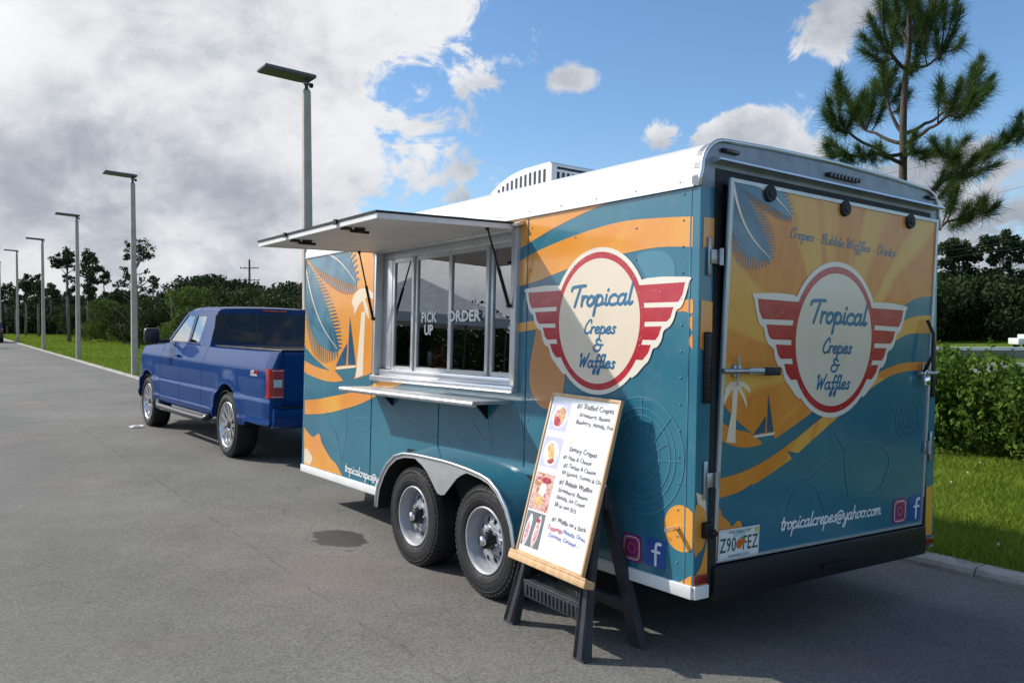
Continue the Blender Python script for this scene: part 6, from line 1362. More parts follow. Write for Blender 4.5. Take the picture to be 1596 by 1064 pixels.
# cab: sections of the greenhouse, pillars left solid, openings glazed
def gx(z): return side_x(2.0, 1.29) - .014 - (z - 1.30) * .30
ZB, ZW, ZR = 1.300, 1.715, 1.775
def roofcurve(y):  # roof height along the cab
    return 1.800 + .030 * math.sin(math.pi * max(0, min(1, (y - .90) / 1.75)))
winA = [(2.93, 1.325, 1), (2.42, ZW - .01), (2.32, ZW, 1), (2.06, ZW, 1), (2.00, 1.325, 1)]
winB = [(1.93, 1.325, 1), (1.955, ZW, 1), (1.60, ZW - .005), (1.52, ZW - .05), (1.50, 1.40), (1.54, 1.325, 1)]
outl = [(3.06, ZB), (2.90, 1.42), (2.56, 1.68), (2.42, 1.760), (2.30, 1.778), (1.6, 1.785), (1.20, 1.778), (1.125, 1.765), (1.10, 1.72), (1.04, 1.42), (1.005, ZB)]
for sg in (-1, 1):
    f = lambda u, v, h, sg=sg: (sg * (gx(v) + h), u, v)
    mb = MB(); w1 = catmull(winA, 6, True); w2 = catmull(winB, 6, True)
    L_ = [[Vector((p[0], p[1], 0)) for p in outl], [Vector((p.x, p.y, 0)) for p in w1], [Vector((p.x, p.y, 0)) for p in w2]]
    tr = tessellate_polygon(L_); flat = [p for l in L_ for p in l]
    mb.add([f(p.x, p.y, 0) for p in flat], tr, 0, False); mb.add([f(p.x, p.y, -.03) for p in flat], tr, 0, False)
    cs = mb.build('cab_side', 'truck', tk)
    mb = MB()
    for w_ in (w1, w2):
        n = len(w_); mb.grid([[f(p.x, p.y, .001) for p in w_], [f(p.x, p.y, -.012) for p in w_]], 0, False, True)
        c_ = sum(w_, Vector((0, 0))) / n
        mb.grid([[f(p.x, p.y, .0015) for p in w_], [f(p.x + (c_ - p).x * .035, p.y + (c_ - p).y * .06, .0015) for p in w_]], 0, False, True)
    mb.build('window_trim', 'truck_black', cs)
    for w_ in (w1, w2):
        mb = MB(); poly2(mb, [[(p.x, p.y) for p in w_]], lambda u, v, h, sg=sg: (sg * (gx(v) + h), u, v), -.008, 0, smooth=False); mb.build('side_glass', 'sidetint', cs)
    # mirror
    mb = MB(); mb.box((sg * (HW + .09), 2.72, 1.30), (sg * (HW + .30), 2.84, 1.52), 0, .04); mb.box((sg * (HW - .06), 2.76, 1.31), (sg * (HW + .12), 2.81, 1.36), 0, .01)
    mi_ = mb.build('wing_mirror', 'truck_black', tk)
# roof with rounded edges
mb = MB(); rows = []
for y in (1.098, 1.12, 1.2, 1.5, 1.9, 2.2, 2.36, 2.48):
    drop = .012 * max(0, (1.2 - y) / .1) + .06 * max(0, (y - 2.2) / .28) ** 2
    z0 = roofcurve(y) - drop; e = gx(1.77)
    rows.append([(-e - .002, y, 1.772 - drop * .8), (-e + .012, y, z0 - .022), (-e + .05, y, z0 - .006)] + [(x * (e - .08), y, z0 + .020 * (1 - x * x)) for x in np.linspace(-1, 1, 9)] + [(e - .05, y, z0 - .006), (e - .012, y, z0 - .022), (e + .002, y, 1.772 - drop * .8)])
mb.grid(rows, 0, True); mb.build('roof', 'truck', tk)
# back of the cab with its window
def back(x, z, h): return (x, 1.005 + (z - 1.30) * .205 - h, z)
o_ = [(-gx(1.30), 1.30), (-gx(1.6), 1.6), (-gx(1.74), 1.74), (-gx(1.77) + .03, 1.790), (-.4, 1.812), (.4, 1.812), (gx(1.77) - .03, 1.790), (gx(1.74), 1.74), (gx(1.6), 1.6), (gx(1.30), 1.30)]
i_ = [(-.855, 1.34), (-.80, 1.70), (-.765, 1.735), (0, 1.748), (.765, 1.735), (.80, 1.70), (.855, 1.34)]
mb = MB(); L_ = [[Vector((p[0], p[1], 0)) for p in o_], [Vector((p[0], p[1], 0)) for p in i_]]
tr = tessellate_polygon(L_); mb.add([back(p.x, p.y, 0) for l in L_ for p in l], tr); bk = mb.build('cab_back', 'truck', tk)
mb = MB(); poly2(mb, [i_], back, .004, 0, smooth=False); mb.build('rear_glass', 'tint', bk)
mb = MB()
for x in (-.26, .26): mb.add([back(x - .01, 1.345, .006), back(x + .01, 1.345, .006), back(x + .01, 1.735, .006), back(x - .01, 1.735, .006)], [(0, 1, 2, 3)])
mb.build('glass_divider', 'truck_black', bk)
mb = MB(); mb.box((-.17, 1.085, 1.770), (.17, 1.10, 1.797), 0, .004); sl = mb.build('high_stop_lamp', 'lens_red', bk)
# windscreen
mb = MB(); rows = []
for k in range(5):
    t = k / 4; y = 3.04 - .58 * t; z = 1.31 + .45 * t; w = gx(z) - .03; rows.append([(x * w, y + .10 * (1 - x * x), z) for x in np.linspace(-1, 1, 9)])
mb.grid(rows, 0, True); mb.build('windscreen', 'sidetint', tk)
mb = MB(); mb.box((-.80, 1.25, 1.10), (.80, 1.7, 1.20)); 
for x in (-.42, .42): mb.box((x - .24, 2.0, .9), (x + .24, 2.12, 1.48), 0, .04); mb.box((x - .12, 2.02, 1.485), (x + .12, 2.11, 1.62), 0, .03)
mb.box((-.75, 2.72, 1.15), (.75, 3.0, 1.33), 0, .04); mb.tube([(-.42 + .19 * math.cos(a), 2.62 + .05 * math.sin(a), 1.33 + .18 * math.sin(a)) for a in np.linspace(0, 6.283, 17)], .014, n=6)
mb.box((-.86, 1.06, 1.0), (.86, 3.0, 1.25)); mb.build('cabin', 'interior', tk)
# decal at the bed side
mb = MB()
ds = lambda u, v, h: (-(side_x(-.9, v) + .003 + h), -.90 - u, v)
poly2(mb, [[(-.13, 1.02), (.10, 1.02), (.08, 1.045), (-.11, 1.045)]], ds, 0, 0, smooth=False); poly2(mb, [[(-.02, 1.050), (.12, 1.050), (.10, 1.085), (.0, 1.085)]], ds, 0, 1, smooth=False); poly2(mb, [[(-.13, 1.050), (-.03, 1.050), (-.01, 1.085), (-.11, 1.085)]], ds, 0, 0, smooth=False)
mb.build('decal', ['lens_clear', 'lens_red'], tk)
for y in (0.0, 3.69):
    for sg in (-1, 1):
        make_wheel(.385, .265, .272, 'spoke', tk, Matrix.Translation((sg * (HW - .12), y, .385)) @ Matrix.Rotation(R(11 + 23 * y), 4, 'X') @ (FLIP if sg < 0 else Matrix.Identity(4)))
    mb = MB(); mb.cyl((-.8, y, .385), (.8, y, .385), .05, n=10); mb.build('axle', 'well', tk)
mb = MB(); mb.cyl((0, -1.45, .47), (0, -1.62, .47), .03, n=8); mb.lathe([(.40, .03), (.50, .03), (.55, .02)], 'z', (0, -1.62, .06), 12); mb.build('tow_hitch', 'blackmetal', tk)
for c_ in list(tk.children):
    if c_.type == 'MESH' and c_.name.split('.')[0] in ('bed_side', 'front_door', 'rear_door', 'front_fender', 'hood', 'roof', 'tailgate', 'rear_bumper'): weld(c_, 35)


# ------------------------------------------------------------------ vegetation
leafmat_names = dict(
    hedge=((0.045, 0.105, 0.016), (0.160, 0.250, 0.038), .32), needle=((0.035, 0.080, 0.020), (0.120, 0.180, 0.045), .30),
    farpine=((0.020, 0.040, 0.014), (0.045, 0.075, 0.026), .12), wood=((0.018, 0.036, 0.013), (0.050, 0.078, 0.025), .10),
    shrub=((0.026, 0.046, 0.014), (0.072, 0.092, 0.028), .2), lightgreen=((0.060, 0.110, 0.020), (0.13, 0.19, 0.04), .3),
    blade=((0.130, 0.220, 0.020), (0.280, 0.370, 0.050), .38), twig=((0.07, 0.05, 0.03), (0.12, 0.09, 0.06), 0))
for k, (a, b_, t) in leafmat_names.items(): MT[k] = leafmat('foliage_' + k, a, b_, t)
def raw(name, V, F, m, parent=None, loc=None):
    me = bpy.data.meshes.new(name); nv = len(V); nf, k = F.shape
    me.vertices.add(nv); me.vertices.foreach_set('co', np.asarray(V, np.float32).ravel())
    me.loops.add(nf * k); me.loops.foreach_set('vertex_index', F.astype(np.int32).ravel())
    me.polygons.add(nf); me.polygons.foreach_set('loop_start', np.arange(0, nf * k, k, dtype=np.int32)); me.polygons.foreach_set('loop_total', np.full(nf, k, np.int32))
    me.materials.append(MT[m]); me.update(calc_edges=True); me.validate()
    o = bpy.data.objects.new(name, me); COL.objects.link(o)
    if parent: o.parent = parent
    if loc is not None: o.location = loc
    return o
def unit(v): return v / np.maximum(np.linalg.norm(v, axis=-1, keepdims=True), 1e-9)
def leaves(C, size, up=0.35, aspect=1.7, g_=rng, fold=True):
    """diamond leaves at the centres C, random lean"""
    n = len(C); a = unit(g_.normal(size=(n, 3)) + np.array([0, 0, up])); b = unit(np.cross(a, g_.normal(size=(n, 3))))
    s = (size * g_.uniform(.6, 1.35, n))[:, None]
    V = np.stack([C - a * s * .5 * aspect, C + b * s * .5, C + a * s * .5 * aspect, C - b * s * .5], 1).reshape(-1, 3)
    F = np.arange(n * 4).reshape(n, 4)
    return V, F
def needles(P, Dv, n, ln, w, g_=rng, spread=.75, droop=.12):
    """n needles per stem point P pointing round the direction Dv"""
    m = len(P); p = np.repeat(P, n, 0) + g_.normal(size=(m * n, 3)) * .02; d = np.repeat(Dv, n, 0)
    dd = unit(d + g_.normal(size=(m * n, 3)) * spread); L_ = (ln * g_.uniform(.7, 1.15, m * n))[:, None]
    side = unit(np.cross(dd, g_.normal(size=(m * n, 3)))) * w * .5
    tip = p + dd * L_ - np.array([0, 0, droop]) * L_
    V = np.stack([p - side, p + side, tip], 1).reshape(-1, 3)
    return V, np.arange(m * n * 3).reshape(m * n, 3)
def pts_in_blob(n, c, r, g_=rng, shell=.55):
    d = unit(g_.normal(size=(n, 3))); rad = g_.uniform(shell ** 3, 1, n) ** (1 / 3)
    return np.array(c) + d * rad[:, None] * np.array(r)

# ---- grass: near verge in real blades, then thinner and larger ones down the road
def blades(n, xr, yr, hgt, w, z, fx=None, clump=.0):
    x = rng.uniform(0, 1, n); y = rng.uniform(yr[0], yr[1], n)
    kx = np.array([kerb_x(t) for t in y]) + .165
    X_ = kx + x * (xr[1] - xr[0]) + xr[0]
    dens = np.sin(X_ * 3.1 + np.sin(y * 2.3)) * np.sin(y * 2.7 + X_) * .5 + .5
    keep = rng.uniform(0, 1, n) < .55 + .45 * dens
    X_, y, dens = X_[keep], y[keep], dens[keep]; n = len(y)
    h = hgt * rng.uniform(.4, 1.2, n) * (.75 + .5 * dens); a = rng.uniform(0, 6.283, n); ww = w * rng.uniform(.6, 1.3, n)
    lean = h * rng.uniform(.1, .75, n); la = rng.uniform(0, 6.283, n)
    bx, by = np.cos(a) * ww / 2, np.sin(a) * ww / 2; lx, ly = np.cos(la) * lean, np.sin(la) * lean
    Z0 = np.full(n, z)
    V = np.stack([np.stack([X_ - bx, y - by, Z0], 1), np.stack([X_ + bx, y + by, Z0], 1), np.stack([X_ + bx * .7 + lx * .4, y + by * .7 + ly * .4, Z0 + h * .6], 1), np.stack([X_ + lx, y + ly, Z0 + h], 1)], 1).reshape(-1, 3)
    i = np.arange(n) * 4
    return V, np.concatenate([np.stack([i, i + 1, i + 2], 1), np.stack([i, i + 2, i + 3], 1)])
V, F = blades(150000, (-0.05, 6.0), (0.2, 8.0), .065, .006, GRASS_Z)
o = stuff(raw('grass', V, F, 'blade')); o['label'] = 'short green grass on the near verge behind the kerb'; o['category'] = 'grass'
V, F = blades(90000, (0.0, 8.0), (14, 45), .085, .016, GRASS_Z)
V2, F2 = blades(40000, (0.0, 9.0), (45, 100), .11, .04, GRASS_Z)
o = stuff(raw('grass', np.concatenate([V, V2]), np.concatenate([F, F2 + len(V)]), 'blade')); o['label'] = 'bright green grass strip along the far kerb'; o['category'] = 'grass'
# a few small white flowers and seed heads on the near verge
C = np.stack([rng.uniform(6.2, 10, 90), rng.uniform(1.0, 7.0, 90), rng.uniform(GRASS_Z + .04, GRASS_Z + .10, 90)], 1)
V, F = leaves(C, .022, 2.0, 1.0); MT['petal'] = mat('pale_petal', (.55, .55, .40), .7)
o = stuff(raw('clover_flowers', V, F, 'petal')); o['label'] = 'tiny pale flowers scattered in the near grass'; o['category'] = 'flowers'

# ---- clipped hedge beyond the near verge
hg = empty('hedge', (10.6, 6.0, GRASS_Z)); tag(hg, 'dense green leafy hedge on the grass verge right of the trailer', 'hedge')
HC = []
y = -6.0
hr = np.random.default_rng(5)
while y < 20:
    y += hr.uniform(.32, .5)
    for x in (10.45, 11.0):
        top = 1.04 + .16 * math.sin(y * 1.7 + x) + hr.uniform(-.16, .14)
        for z in (.32, .66, top - .22):
            HC.append((x + hr.uniform(-.26, .2), y + hr.uniform(-.15, .15), z, hr.uniform(.30, .42)))
HC = np.array(HC)
P_ = []
for (x, y, z, r) in HC:
    n = 520 if -1 < y < 9 else 130
    p = pts_in_blob(n, (x, y, z), (r, r, r), hr, .75); P_.append(p[p[:, 2] > .06])
P_ = np.concatenate(P_)
near = (P_[:, 1] > -1) & (P_[:, 1] < 9)
V, F = leaves(P_[near], .046, .8, 1.5, hr); Vb, Fb = leaves(P_[~near], .07, .6, 1.5, hr)
# sprigs poking out of the top
S_ = []
for k in range(150):
    b_ = HC[hr.integers(len(HC))]
    if b_[2] < .75: continue
    l = hr.uniform(.12, .34); dx, dy = hr.uniform(-.3, .3, 2)
    for j in range(20):
        t = j / 20; S_.append((b_[0] + dx * l * t + hr.normal() * .02, b_[1] + dy * l * t + hr.normal() * .02, b_[2] + b_[3] * .8 + l * t + hr.normal() * .015))
V3, F3 = leaves(np.array(S_), .032, .9, 1.8, hr)
raw('foliage', np.concatenate([V, Vb, V3]), np.concatenate([F, Fb + len(V), F3 + len(V) + len(Vb)]), 'hedge', hg).matrix_parent_inverse = Matrix.Translation((-10.6, -6.0, 0))
mb = MB()
for k in range(70):
    y = -5.5 + k * .37; x = 10.7 + hr.uniform(-.2, .2)
    mb.tube([(x - 10.6, y - 6, 0), (x - 10.6 + hr.uniform(-.15, .15), y - 6 + hr.uniform(-.1, .1), .4), (x - 10.6 + hr.uniform(-.3, .3), y - 6 + hr.uniform(-.2, .2), .95)], [.018, .012, .005], 5)
mb.build('stems', 'bark_grey', hg)
# dark earth and leaf litter under the hedge
MT['litter'] = mat('leaf_litter', (.055, .042, .028), .95, 0, .5, 7, .8, 40)
mb = MB(); mb.grid([[(9.95 + .12 * math.sin(y * 1.3), y, GRASS_Z + .004), (11.4, y, GRASS_Z + .004)] for y in np.arange(-6, 20.1, .5)], 0, False); structure(mb.build('soil', 'litter'))

# ---- young pine right of the trailer
pr_ = np.random.default_rng(21)
base = D_pine_trunk[0]
pine = empty('pine_tree', (base[0], base[1], GRASS_Z)); tag(pine, 'young long-needled pine with open whorled branches rising behind the trailer', 'pine tree')
inv = Matrix.Translation((-base[0], -base[1], -GRASS_Z))
tp = [(base[0], base[1], GRASS_Z - .1)] + D_pine_trunk[1:]
mb = MB(); pts = []; rad = []
zt = [p[2] for p in tp]
for i in range(len(tp) - 1):
    for k in range(5):
        t = k / 5; q_ = Vector(tp[i]).lerp(Vector(tp[i + 1]), t); q_.x += .012 * math.sin(q_.z * 5); pts.append(q_); rad.append(.082 * (1 - q_.z / 7.0) ** .8 + .010)
pts.append(Vector(tp[-1])); rad.append(.015)
mb.tube([p - Vector((base[0], base[1], GRASS_Z)) for p in pts], rad, 12); mb.build('trunk', 'bark', pine)
NV, NF, off = [], [], 0
for br_ in D_pine_br:
    P = [Vector(p) for p in br_['p']]
    # start on the trunk
    a = min(pts, key=lambda q: (q - P[0]).length); P[0] = a.copy()
    fine = []
    for i in range(len(P) - 1):
        for k in range(4): fine.append(P[i].lerp(P[i + 1], k / 4) + Vector((0, 0, -.03 * math.sin(math.pi * k / 4))))
    fine.append(P[-1])
    L_ = len(fine); r0 = .030
    mb = MB(); mb.tube([p - Vector((base[0], base[1], GRASS_Z)) for p in fine], [r0 * (1 - .72 * i / L_) for i in range(L_)], 7)
    for t in br_['t']:
        t = Vector(t); j = min(range(L_), key=lambda i: (fine[i] - t).length); s0 = fine[max(0, j - 2)]
        d = (t - s0)
        if d.length < .12: d = Vector((pr_.normal() * .2, pr_.normal() * .2, .3))
        d.normalize(); d = (d + Vector((0, 0, .55))).normalized(); e = t + d * .14
        mid_ = s0.lerp(t, .6) + Vector((0, 0, -.04))
        O = Vector((base[0], base[1], GRASS_Z))
        mb.tube([s0 - O, mid_ - O, t - O, e - O], [.012, .010, .008, .006], 5)
        stem = np.array([tuple((t - d * .16).lerp(e, k / 7)) for k in range(8)]); dv = np.repeat(np.array([tuple(d)]), 8, 0)
        V, F = needles(stem, dv * .70, 42, .25, .0058, pr_, .52, .10); NV.append(V); NF.append(F + off); off += len(V)
        V, F = needles(stem[6:], dv[6:], 26, .16, .007, pr_, .16, -.05); NV.append(V); NF.append(F + off); off += len(V)
        back_ = np.array([tuple(mid_.lerp(t, k / 3)) for k in range(3)]); V, F = needles(back_, dv[:3] * .4, 10, .20, .006, pr_, .6, .45); NV.append(V); NF.append(F + off); off += len(V)
    mb.build('branch', 'bark', pine)
o = raw('needles', np.concatenate(NV), np.concatenate(NF), 'needle', pine); o.matrix_parent_inverse = inv

# ---- far pines and the trees across the field
def clumpy(name, tr, m, leafsize, dens, trunkr, label, cat, group, seed, barkm='bark_grey'):
    g_ = np.random.default_rng(seed); bx, by = tr['b']; r = empty(name, (bx, by, GRASS_Z)); tag(r, label, cat, group)
    O = np.array([bx, by, GRASS_Z]); mb = MB(); top = tr['h']
    mb.tube([(0, 0, -.1), (g_.normal() * .08, g_.normal() * .08, top * .35), (g_.normal() * .12, g_.normal() * .12, top * .7), (0, 0, top - GRASS_Z - .2)], [trunkr, trunkr * .75, trunkr * .5, trunkr * .2], 7)
    P = []
    for (x, y, z, rr) in tr['c']:
        n = int(dens * rr * rr); rr_ = rr * g_.uniform(.85, 1.1)
        sub = [np.array([x, y, z]) - O + g_.normal(size=3) * rr * .42 for _ in range(6)]
        for s_ in sub: P.append(pts_in_blob(max(6, n // 6), s_, (rr_ * .58, rr_ * .58, rr_ * .42), g_, .3))
        c = np.array([x, y, z]) - O; z0 = max(.5, c[2] - abs(c[0] + c[1]) * .5 - rr * .8)
        mb.tube([(0, 0, min(z0, top - .5)), tuple((np.array([0, 0, z0]) + c) * .5 + np.array([0, 0, -.05])), tuple(c)], [trunkr * .3, trunkr * .22, trunkr * .1], 4)
    mb.build('trunk', barkm, r)
    V, F = leaves(np.concatenate(P), leafsize, .5, 2.0, g_); raw('crown', V, F, m, r)
fl = ['bushy topped pine left of the second lamp post past the pickup, far behind the verge', 'tall full crowned pine just right of the second lamp post past the pickup', 'thin pine with a small round tuft on a bare stem, between two lamp posts',
      'pine whose scattered crown shows on both sides of the post nearest the pickup', 'dark pine right of the far-left lamp post, one of a low pair', 'dark pine left of the third lamp post past the pickup, one of a low pair',
      'low wide dark tree directly right of the third lamp post past the pickup', 'low broad tree at the far left edge behind the last lamp posts', 'small dark tree behind the fourth lamp post past the pickup', 'sparse spindly pine standing between the nearest pickup lamp post and the dense woods']
for i, t in enumerate(D_farpines):
    clumpy('pine_tree', t, 'farpine', .115 if i != 3 else .09, 900, .10 if i in (2, 9) else .15, fl[i], 'pine tree', 'pines beyond the far verge', 40 + i)
rl = ['broad crowned tall tree behind the right end of the trailer, above the dark woods', 'slim pale stemmed tree in front of the broad crown right of the trailer', 'tallest spreading tree with gaps of sky, at the right edge above the woods']
for i, t in enumerate(D_rightpines): clumpy('tall_tree', t, 'farpine', .13, 1100, .17, rl[i], 'tree', 'tall trees over the woods on the right', 70 + i)
wr_ = np.random.default_rng(9); P = []
for (x, y, zt_, r) in D_woods:
    z = .3
    while z < zt_ - r * .3:
        rr = min(r, .7 * r + .25 * z); P.append(pts_in_blob(290, (x + wr_.normal() * .5, y + wr_.normal() * .5, min(z + rr * .4, zt_ - rr * .5)), (rr, rr, rr * .62), wr_, .6)); z += rr * .62
    P.append(pts_in_blob(230, (x, y, zt_ - r * .38), (r * .8, r * .8, r * .5), wr_, .3))
    for k in range(3): P.append(pts_in_blob(80, (x + wr_.normal() * r * .7, y + wr_.normal() * r * .7, zt_ - r * .3), (r * .35, r * .35, r * .4), wr_, .2))
P = np.concatenate(P); V, F = leaves(P, .21, .4, 1.6, wr_)
o = stuff(raw('woods', V, F, 'wood')); o['label'] = 'dark green woodland closing the view behind everything'; o['category'] = 'woods'
# the same wood runs on round the far side of the lot, where the paintwork and the glass mirror it
P = []
for k in range(120):
    az = R(-2 - k * 1.45); dd = 62 + wr_.uniform(-6, 10); hh = wr_.uniform(3.2, 5.0); x, y = dd * math.sin(az), dd * math.cos(az)
    for z in np.arange(.8, hh, 1.2): P.append(pts_in_blob(160, (x + wr_.normal() * .6, y + wr_.normal() * .6, z), (2.4, 2.4, 1.5), wr_, .6))
P = np.concatenate(P); V, F = leaves(P, .30, .4, 1.6, wr_)
o = stuff(raw('woods', V, F, 'wood')); o['label'] = 'dark tree line beyond the far side of the parking lot'; o['category'] = 'woods'
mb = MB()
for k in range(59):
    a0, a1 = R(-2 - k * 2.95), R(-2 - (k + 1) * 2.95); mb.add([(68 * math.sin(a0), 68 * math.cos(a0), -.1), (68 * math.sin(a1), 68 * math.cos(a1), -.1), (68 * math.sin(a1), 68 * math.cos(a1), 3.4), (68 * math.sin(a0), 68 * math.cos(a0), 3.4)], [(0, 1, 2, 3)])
o = stuff(mb.build('infill', 'wood')); o['label'] = 'undergrowth inside the tree line across the lot'; o['category'] = 'woods'
# dark sheets stand in for the wood's inner shade and stop far light
MT['woodheart'] = mat('wood_shade', (.012, .020, .009), .95)
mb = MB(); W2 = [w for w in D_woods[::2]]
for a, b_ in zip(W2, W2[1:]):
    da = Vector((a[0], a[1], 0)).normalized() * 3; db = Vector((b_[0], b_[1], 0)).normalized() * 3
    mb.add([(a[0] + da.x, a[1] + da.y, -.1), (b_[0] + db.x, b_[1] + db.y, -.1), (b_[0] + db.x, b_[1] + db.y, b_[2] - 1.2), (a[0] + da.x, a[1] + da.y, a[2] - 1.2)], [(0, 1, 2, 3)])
o = stuff(mb.build('infill', 'woodheart')); o['label'] = 'deep shade inside the far woodland'; o['category'] = 'woods'
# ---- shrubs behind the far verge
def make_shrub(seed, m, h, w, n=900, size=.085):
    g_ = np.random.default_rng(seed); r = empty('shrub', (0, 0, GRASS_Z)); P = []
    for k in range(11):
        c = (g_.normal() * w * .32, g_.normal() * w * .32, g_.uniform(.2, .85) * h); rr = w * g_.uniform(.28, .42); P.append(pts_in_blob(n // 11, c, (rr, rr, rr * .9), g_, .6))
    P = np.concatenate(P); P = P[P[:, 2] > .05]; V, F = leaves(P, size, .5, 1.7, g_); raw('foliage', V, F, m, r)
    mb = MB()
    for k in range(6): mb.tube([(g_.normal() * .15, g_.normal() * .15, -.05), (g_.normal() * w * .15, g_.normal() * w * .15, h * .4), (g_.normal() * w * .3, g_.normal() * w * .3, h * .8)], [.035, .025, .01], 5)
    mb.build('stems', 'bark_grey', r)
    return r
protos = [make_shrub(100 + k, 'shrub' if k != 3 else 'lightgreen', 2.7 + .3 * k, 1.7 + .12 * k, 4600) for k in range(4)]
used = [False] * 4
sr = random.Random(12)
y = 24.0; k = 0
spots = []
while y < 112:
    xx = 10.7 + sr.uniform(-.6, .6) + (y - 24) * .004; spots.append((xx, y)); y += sr.uniform(1.7, 2.4) * (1 + (y - 24) / 140)
for i, (x, y) in enumerate(spots):
    k = sr.choice((0, 1, 2, 0, 1, 2, 3)); p = protos[k]
    if used[k]: p = copy_tree(p)
    used[k] = True
    p.location = (x, y, GRASS_Z); s_ = sr.uniform(.70, .98); p.scale = (s_ * 1.1, s_ * 1.1, s_ * (1.0 + (y - 24) * .002)); p.rotation_euler.z = sr.uniform(0, 6)
    hue = 'pale green' if k == 3 else 'dark green'
    tag(p, f'{hue} leafy shrub in the row behind the far grass verge', 'shrub', 'shrubs in the row behind the far verge' + (' (pale)' if k == 3 else ''))
for k in range(4):
    if not used[k]: bpy.data.objects.remove(protos[k])
# slender light-green tree in the dark wood
t = dict(b=(27.5, 75.5), h=5.0, c=[])


# ------------------------------------------------------------------ things in the distance
ux, uy, uz = D_utility
up = empty('utility_pole', (ux, uy, GRASS_Z)); tag(up, 'wooden utility pole with two crossarms standing over the woods behind the pickup', 'utility pole')
mb = MB(); mb.cyl((0, 0, -.3), (0, 0, uz - GRASS_Z), .16, .10, 10); mb.build('pole', 'woodpole', up)
ar = Vector((.83, -.56, 0))
for zz, w in ((uz - .9, 1.0), (uz - 2.2, 1.1)):
    mb = MB(); a = -ar * w + Vector((0, 0, zz)); b_ = ar * w + Vector((0, 0, zz)); mb.cyl(a, b_, .05, n=6); c_ = mb.build('crossarm', 'woodpole', up)
    for s_ in (-.95, -.5, .5, .95):
        mb = MB(); p = ar * w * s_ + Vector((0, 0, zz)); mb.cyl(p, p + Vector((0, 0, .18)), .04, .025, 6); mb.build('insulator', 'lamp_grey', c_)
for i, (a, b_) in enumerate(D_wires):
    a, b_ = Vector(a), Vector(b_); d = (b_ - a); a2 = a - d * 3; b2 = b_ + d * 3; pts = [a2.lerp(b2, t / 12) - Vector((0, 0, 1.2 * (1 - (t / 6 - 1) ** 2) - 1.2)) for t in range(13)]
    pts = [p - Vector((0, 0, 1.2)) for p in pts]
    mb = MB(); mb.tube(pts, .009 if i < 2 else .014, 4); o = mb.build('power_line', 'lamp_grey')
    tag(o, ['upper thin power line passing behind the pine', 'lower thin power line passing behind the pine', 'highest of the three far power lines over the right woods', 'middle one of the three far power lines over the right woods', 'lowest of the three far power lines over the right woods'][i], 'power line', 'power lines on the right')
# low wall with a white cap beyond the hedge
a, b_ = [Vector(p) for p in D_wall]; d = (b_ - a); a2 = a - d * 2.5; b2 = b_ + d * 2.5; n = Vector((d.y, -d.x, 0)).normalized()
def wallbox(mb, z0, z1, t0, t1, mi=0):
    vs = [p + n * t + Vector((0, 0, z - p.z)) for p in (a2, b2) for t in (t0, t1) for z in (z0, z1)]
    mb.add(vs, [(0, 1, 3, 2), (4, 6, 7, 5), (0, 4, 5, 1), (2, 3, 7, 6), (0, 2, 6, 4), (1, 5, 7, 3)], mi)
MT['wallgrey'] = mat('grey_wall', (.20, .195, .18), .9, 0, .25, 1.5, .2, 20)
wl_ = empty('low_wall', (0, 0, 0)); tag(wl_, 'long low grey wall with a bright white top, beyond the hedge', 'wall')
mb = MB(); wallbox(mb, 0, .34, -.1, .1); mb.build('wall', 'wallgrey', wl_)
mb = MB(); wallbox(mb, .3405, .47, -.14, .14); mb.build('cap', 'white', wl_)
# dark field strip and a far access lane behind that wall
mb = MB(); vs = [a2 + n * t + Vector((0, 0, GRASS_Z + .006 - (a2 if True else b2).z)) for t in (3, 9)] + [b2 + n * t + Vector((0, 0, GRASS_Z + .006 - b2.z)) for t in (9, 3)]
mb.add(vs, [(0, 1, 2, 3)]); structure(mb.build('far_lane', 'asphalt'))
# white boxy thing half hidden behind the hedge at the right
sx_, sy_, sz_ = D_sled
tr_ = empty('parked_trailer', (sx_, sy_, GRASS_Z)); tag(tr_, 'small white boxy vehicle half hidden behind the hedge at the right edge', 'vehicle'); tr_.rotation_euler.z = R(-35); tr_.scale = (.6, .6, .55)
mb = MB(); mb.box((-1.2, -.9, .35), (3.2, .9, 1.05), 0, .08); mb.box((-.4, -.8, 1.0), (2.6, .8, 1.45), 0, .12); mb.build('body', 'van_white', tr_)
for x in (0.1, 1.0, 1.9):
    mb = MB(); mb.box((x - .35, -.84, 1.08), (x + .35, -.80, 1.36), 0, .01); mb.build('window', 'interior', tr_)
for x in (-.4, 2.3):
    for s_ in (-1, 1):
        mb = MB(); mb.cyl((x, s_ * .80, .30), (x, s_ * .94, .30), .32, n=18); mb.build('wheel', 'tyre', tr_)
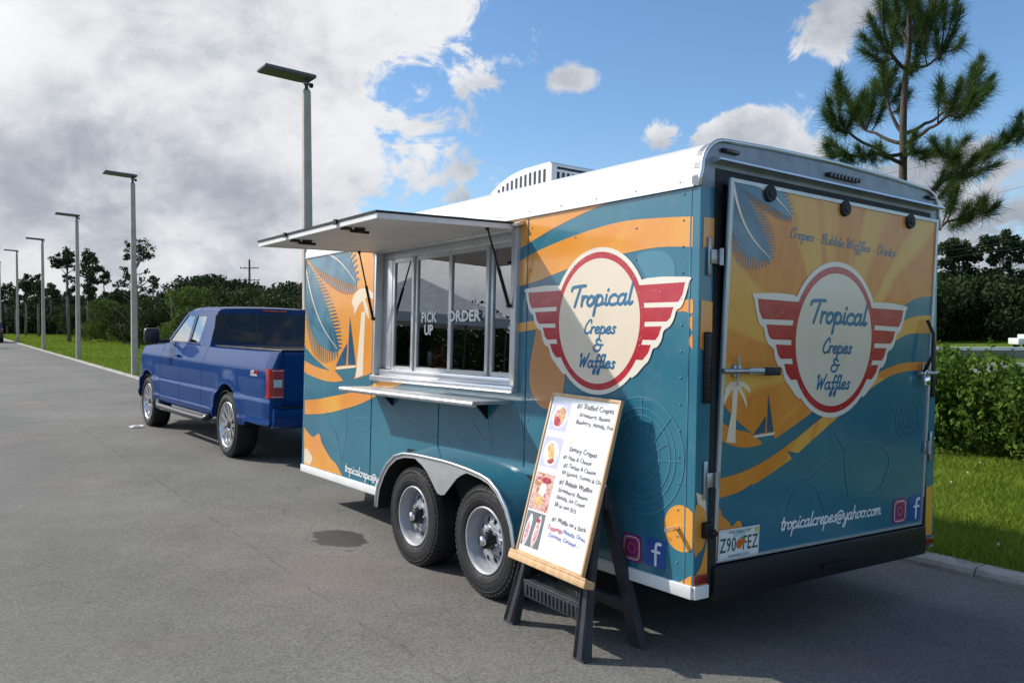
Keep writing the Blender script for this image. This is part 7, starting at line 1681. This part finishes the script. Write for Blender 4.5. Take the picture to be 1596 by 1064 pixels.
# dark car far down the road at the left edge
cx_, cy_, _ = D_car
cr_ = empty('parked_car', (cx_ - .55, cy_, road_z(cx_))); tag(cr_, 'dark car parked far down the road at the left edge', 'car'); MT['darkcar'] = mat('dark_car_paint', (.012, .013, .018), .25, .2, coat=1.0)
prof = [(-2.2, .35), (-2.25, .75), (-2.1, .95), (-1.6, 1.0), (-1.1, 1.42), (.4, 1.45), (1.15, 1.0), (2.1, .85), (2.25, .6), (2.2, .35)]
mb = MB(); rows = [[(x * (1 - .12 * max(0, (z - .9) / .5)), y, z) for y, z in prof] for x in (-.88, -.8, 0, .8, .88)]; mb.prism([(-.86, y, z) for y, z in prof], (1.72, 0, 0)); fixn(mb.build('body', 'darkcar', cr_))
mb = MB(); mb.add([(-.7, -1.62, 1.02), (.7, -1.62, 1.02), (.62, -1.14, 1.39), (-.62, -1.14, 1.39)], [(0, 1, 2, 3)]); mb.build('rear_window', 'interior', cr_)
for s_ in (-1, 1):
    mb = MB(); mb.box((s_ * .82, -2.27, .75), (s_ * .55, -2.22, .88), 0, .01); mb.build('tail_lamp', 'lens_red', cr_)
    for y in (-1.4, 1.4):
        mb = MB(); mb.cyl((s_ * .70, y, .32), (s_ * .89, y, .32), .32, n=20); mb.build('wheel', 'tyre', cr_)
# scrap of litter by the pickup's front wheel
mb = MB(); mb.add([(0, 0, 0), (.16, .02, .01), (.20, .10, .02), (.08, .13, .005), (-.03, .08, .015), (.07, .06, .04)], [(0, 1, 5), (1, 2, 5), (2, 3, 5), (3, 4, 5), (4, 0, 5)])
o = mb.build('litter_scrap', 'white', None, Matrix.Translation((2.42, 13.85, road_z(2.42) + .006))); tag(o, 'crumpled white paper scrap on the road by the front wheel of the pickup', 'litter')
# canopy tent behind the photographer, mirrored in the serving window
tt = empty('canopy_tent', (-6.6, 21.5, road_z(-6.6))); tag(tt, 'grey pop-up canopy tent standing across the lot, seen reflected in the serving window', 'canopy tent'); tt.rotation_euler.z = R(20)
hw, ez, pz = 2.2, 2.2, 3.35
mb = MB(); cs = [(-hw, -hw, ez), (hw, -hw, ez), (hw, hw, ez), (-hw, hw, ez)]
mb.add(cs + [(0, 0, pz)], [(0, 1, 4), (1, 2, 4), (2, 3, 4), (3, 0, 4)])
for i in range(4):
    a, b_ = cs[i], cs[(i + 1) % 4]; mb.add([a, b_, (b_[0], b_[1], ez - .25), (a[0], a[1], ez - .25)], [(0, 1, 2, 3)])
mb.build('canopy', 'canopy', tt)
for c_ in cs:
    mb = MB(); mb.cyl((c_[0] * .98, c_[1] * .98, -.02), (c_[0] * .98, c_[1] * .98, ez), .022, n=6); mb.build('leg', 'lamp_grey', tt)
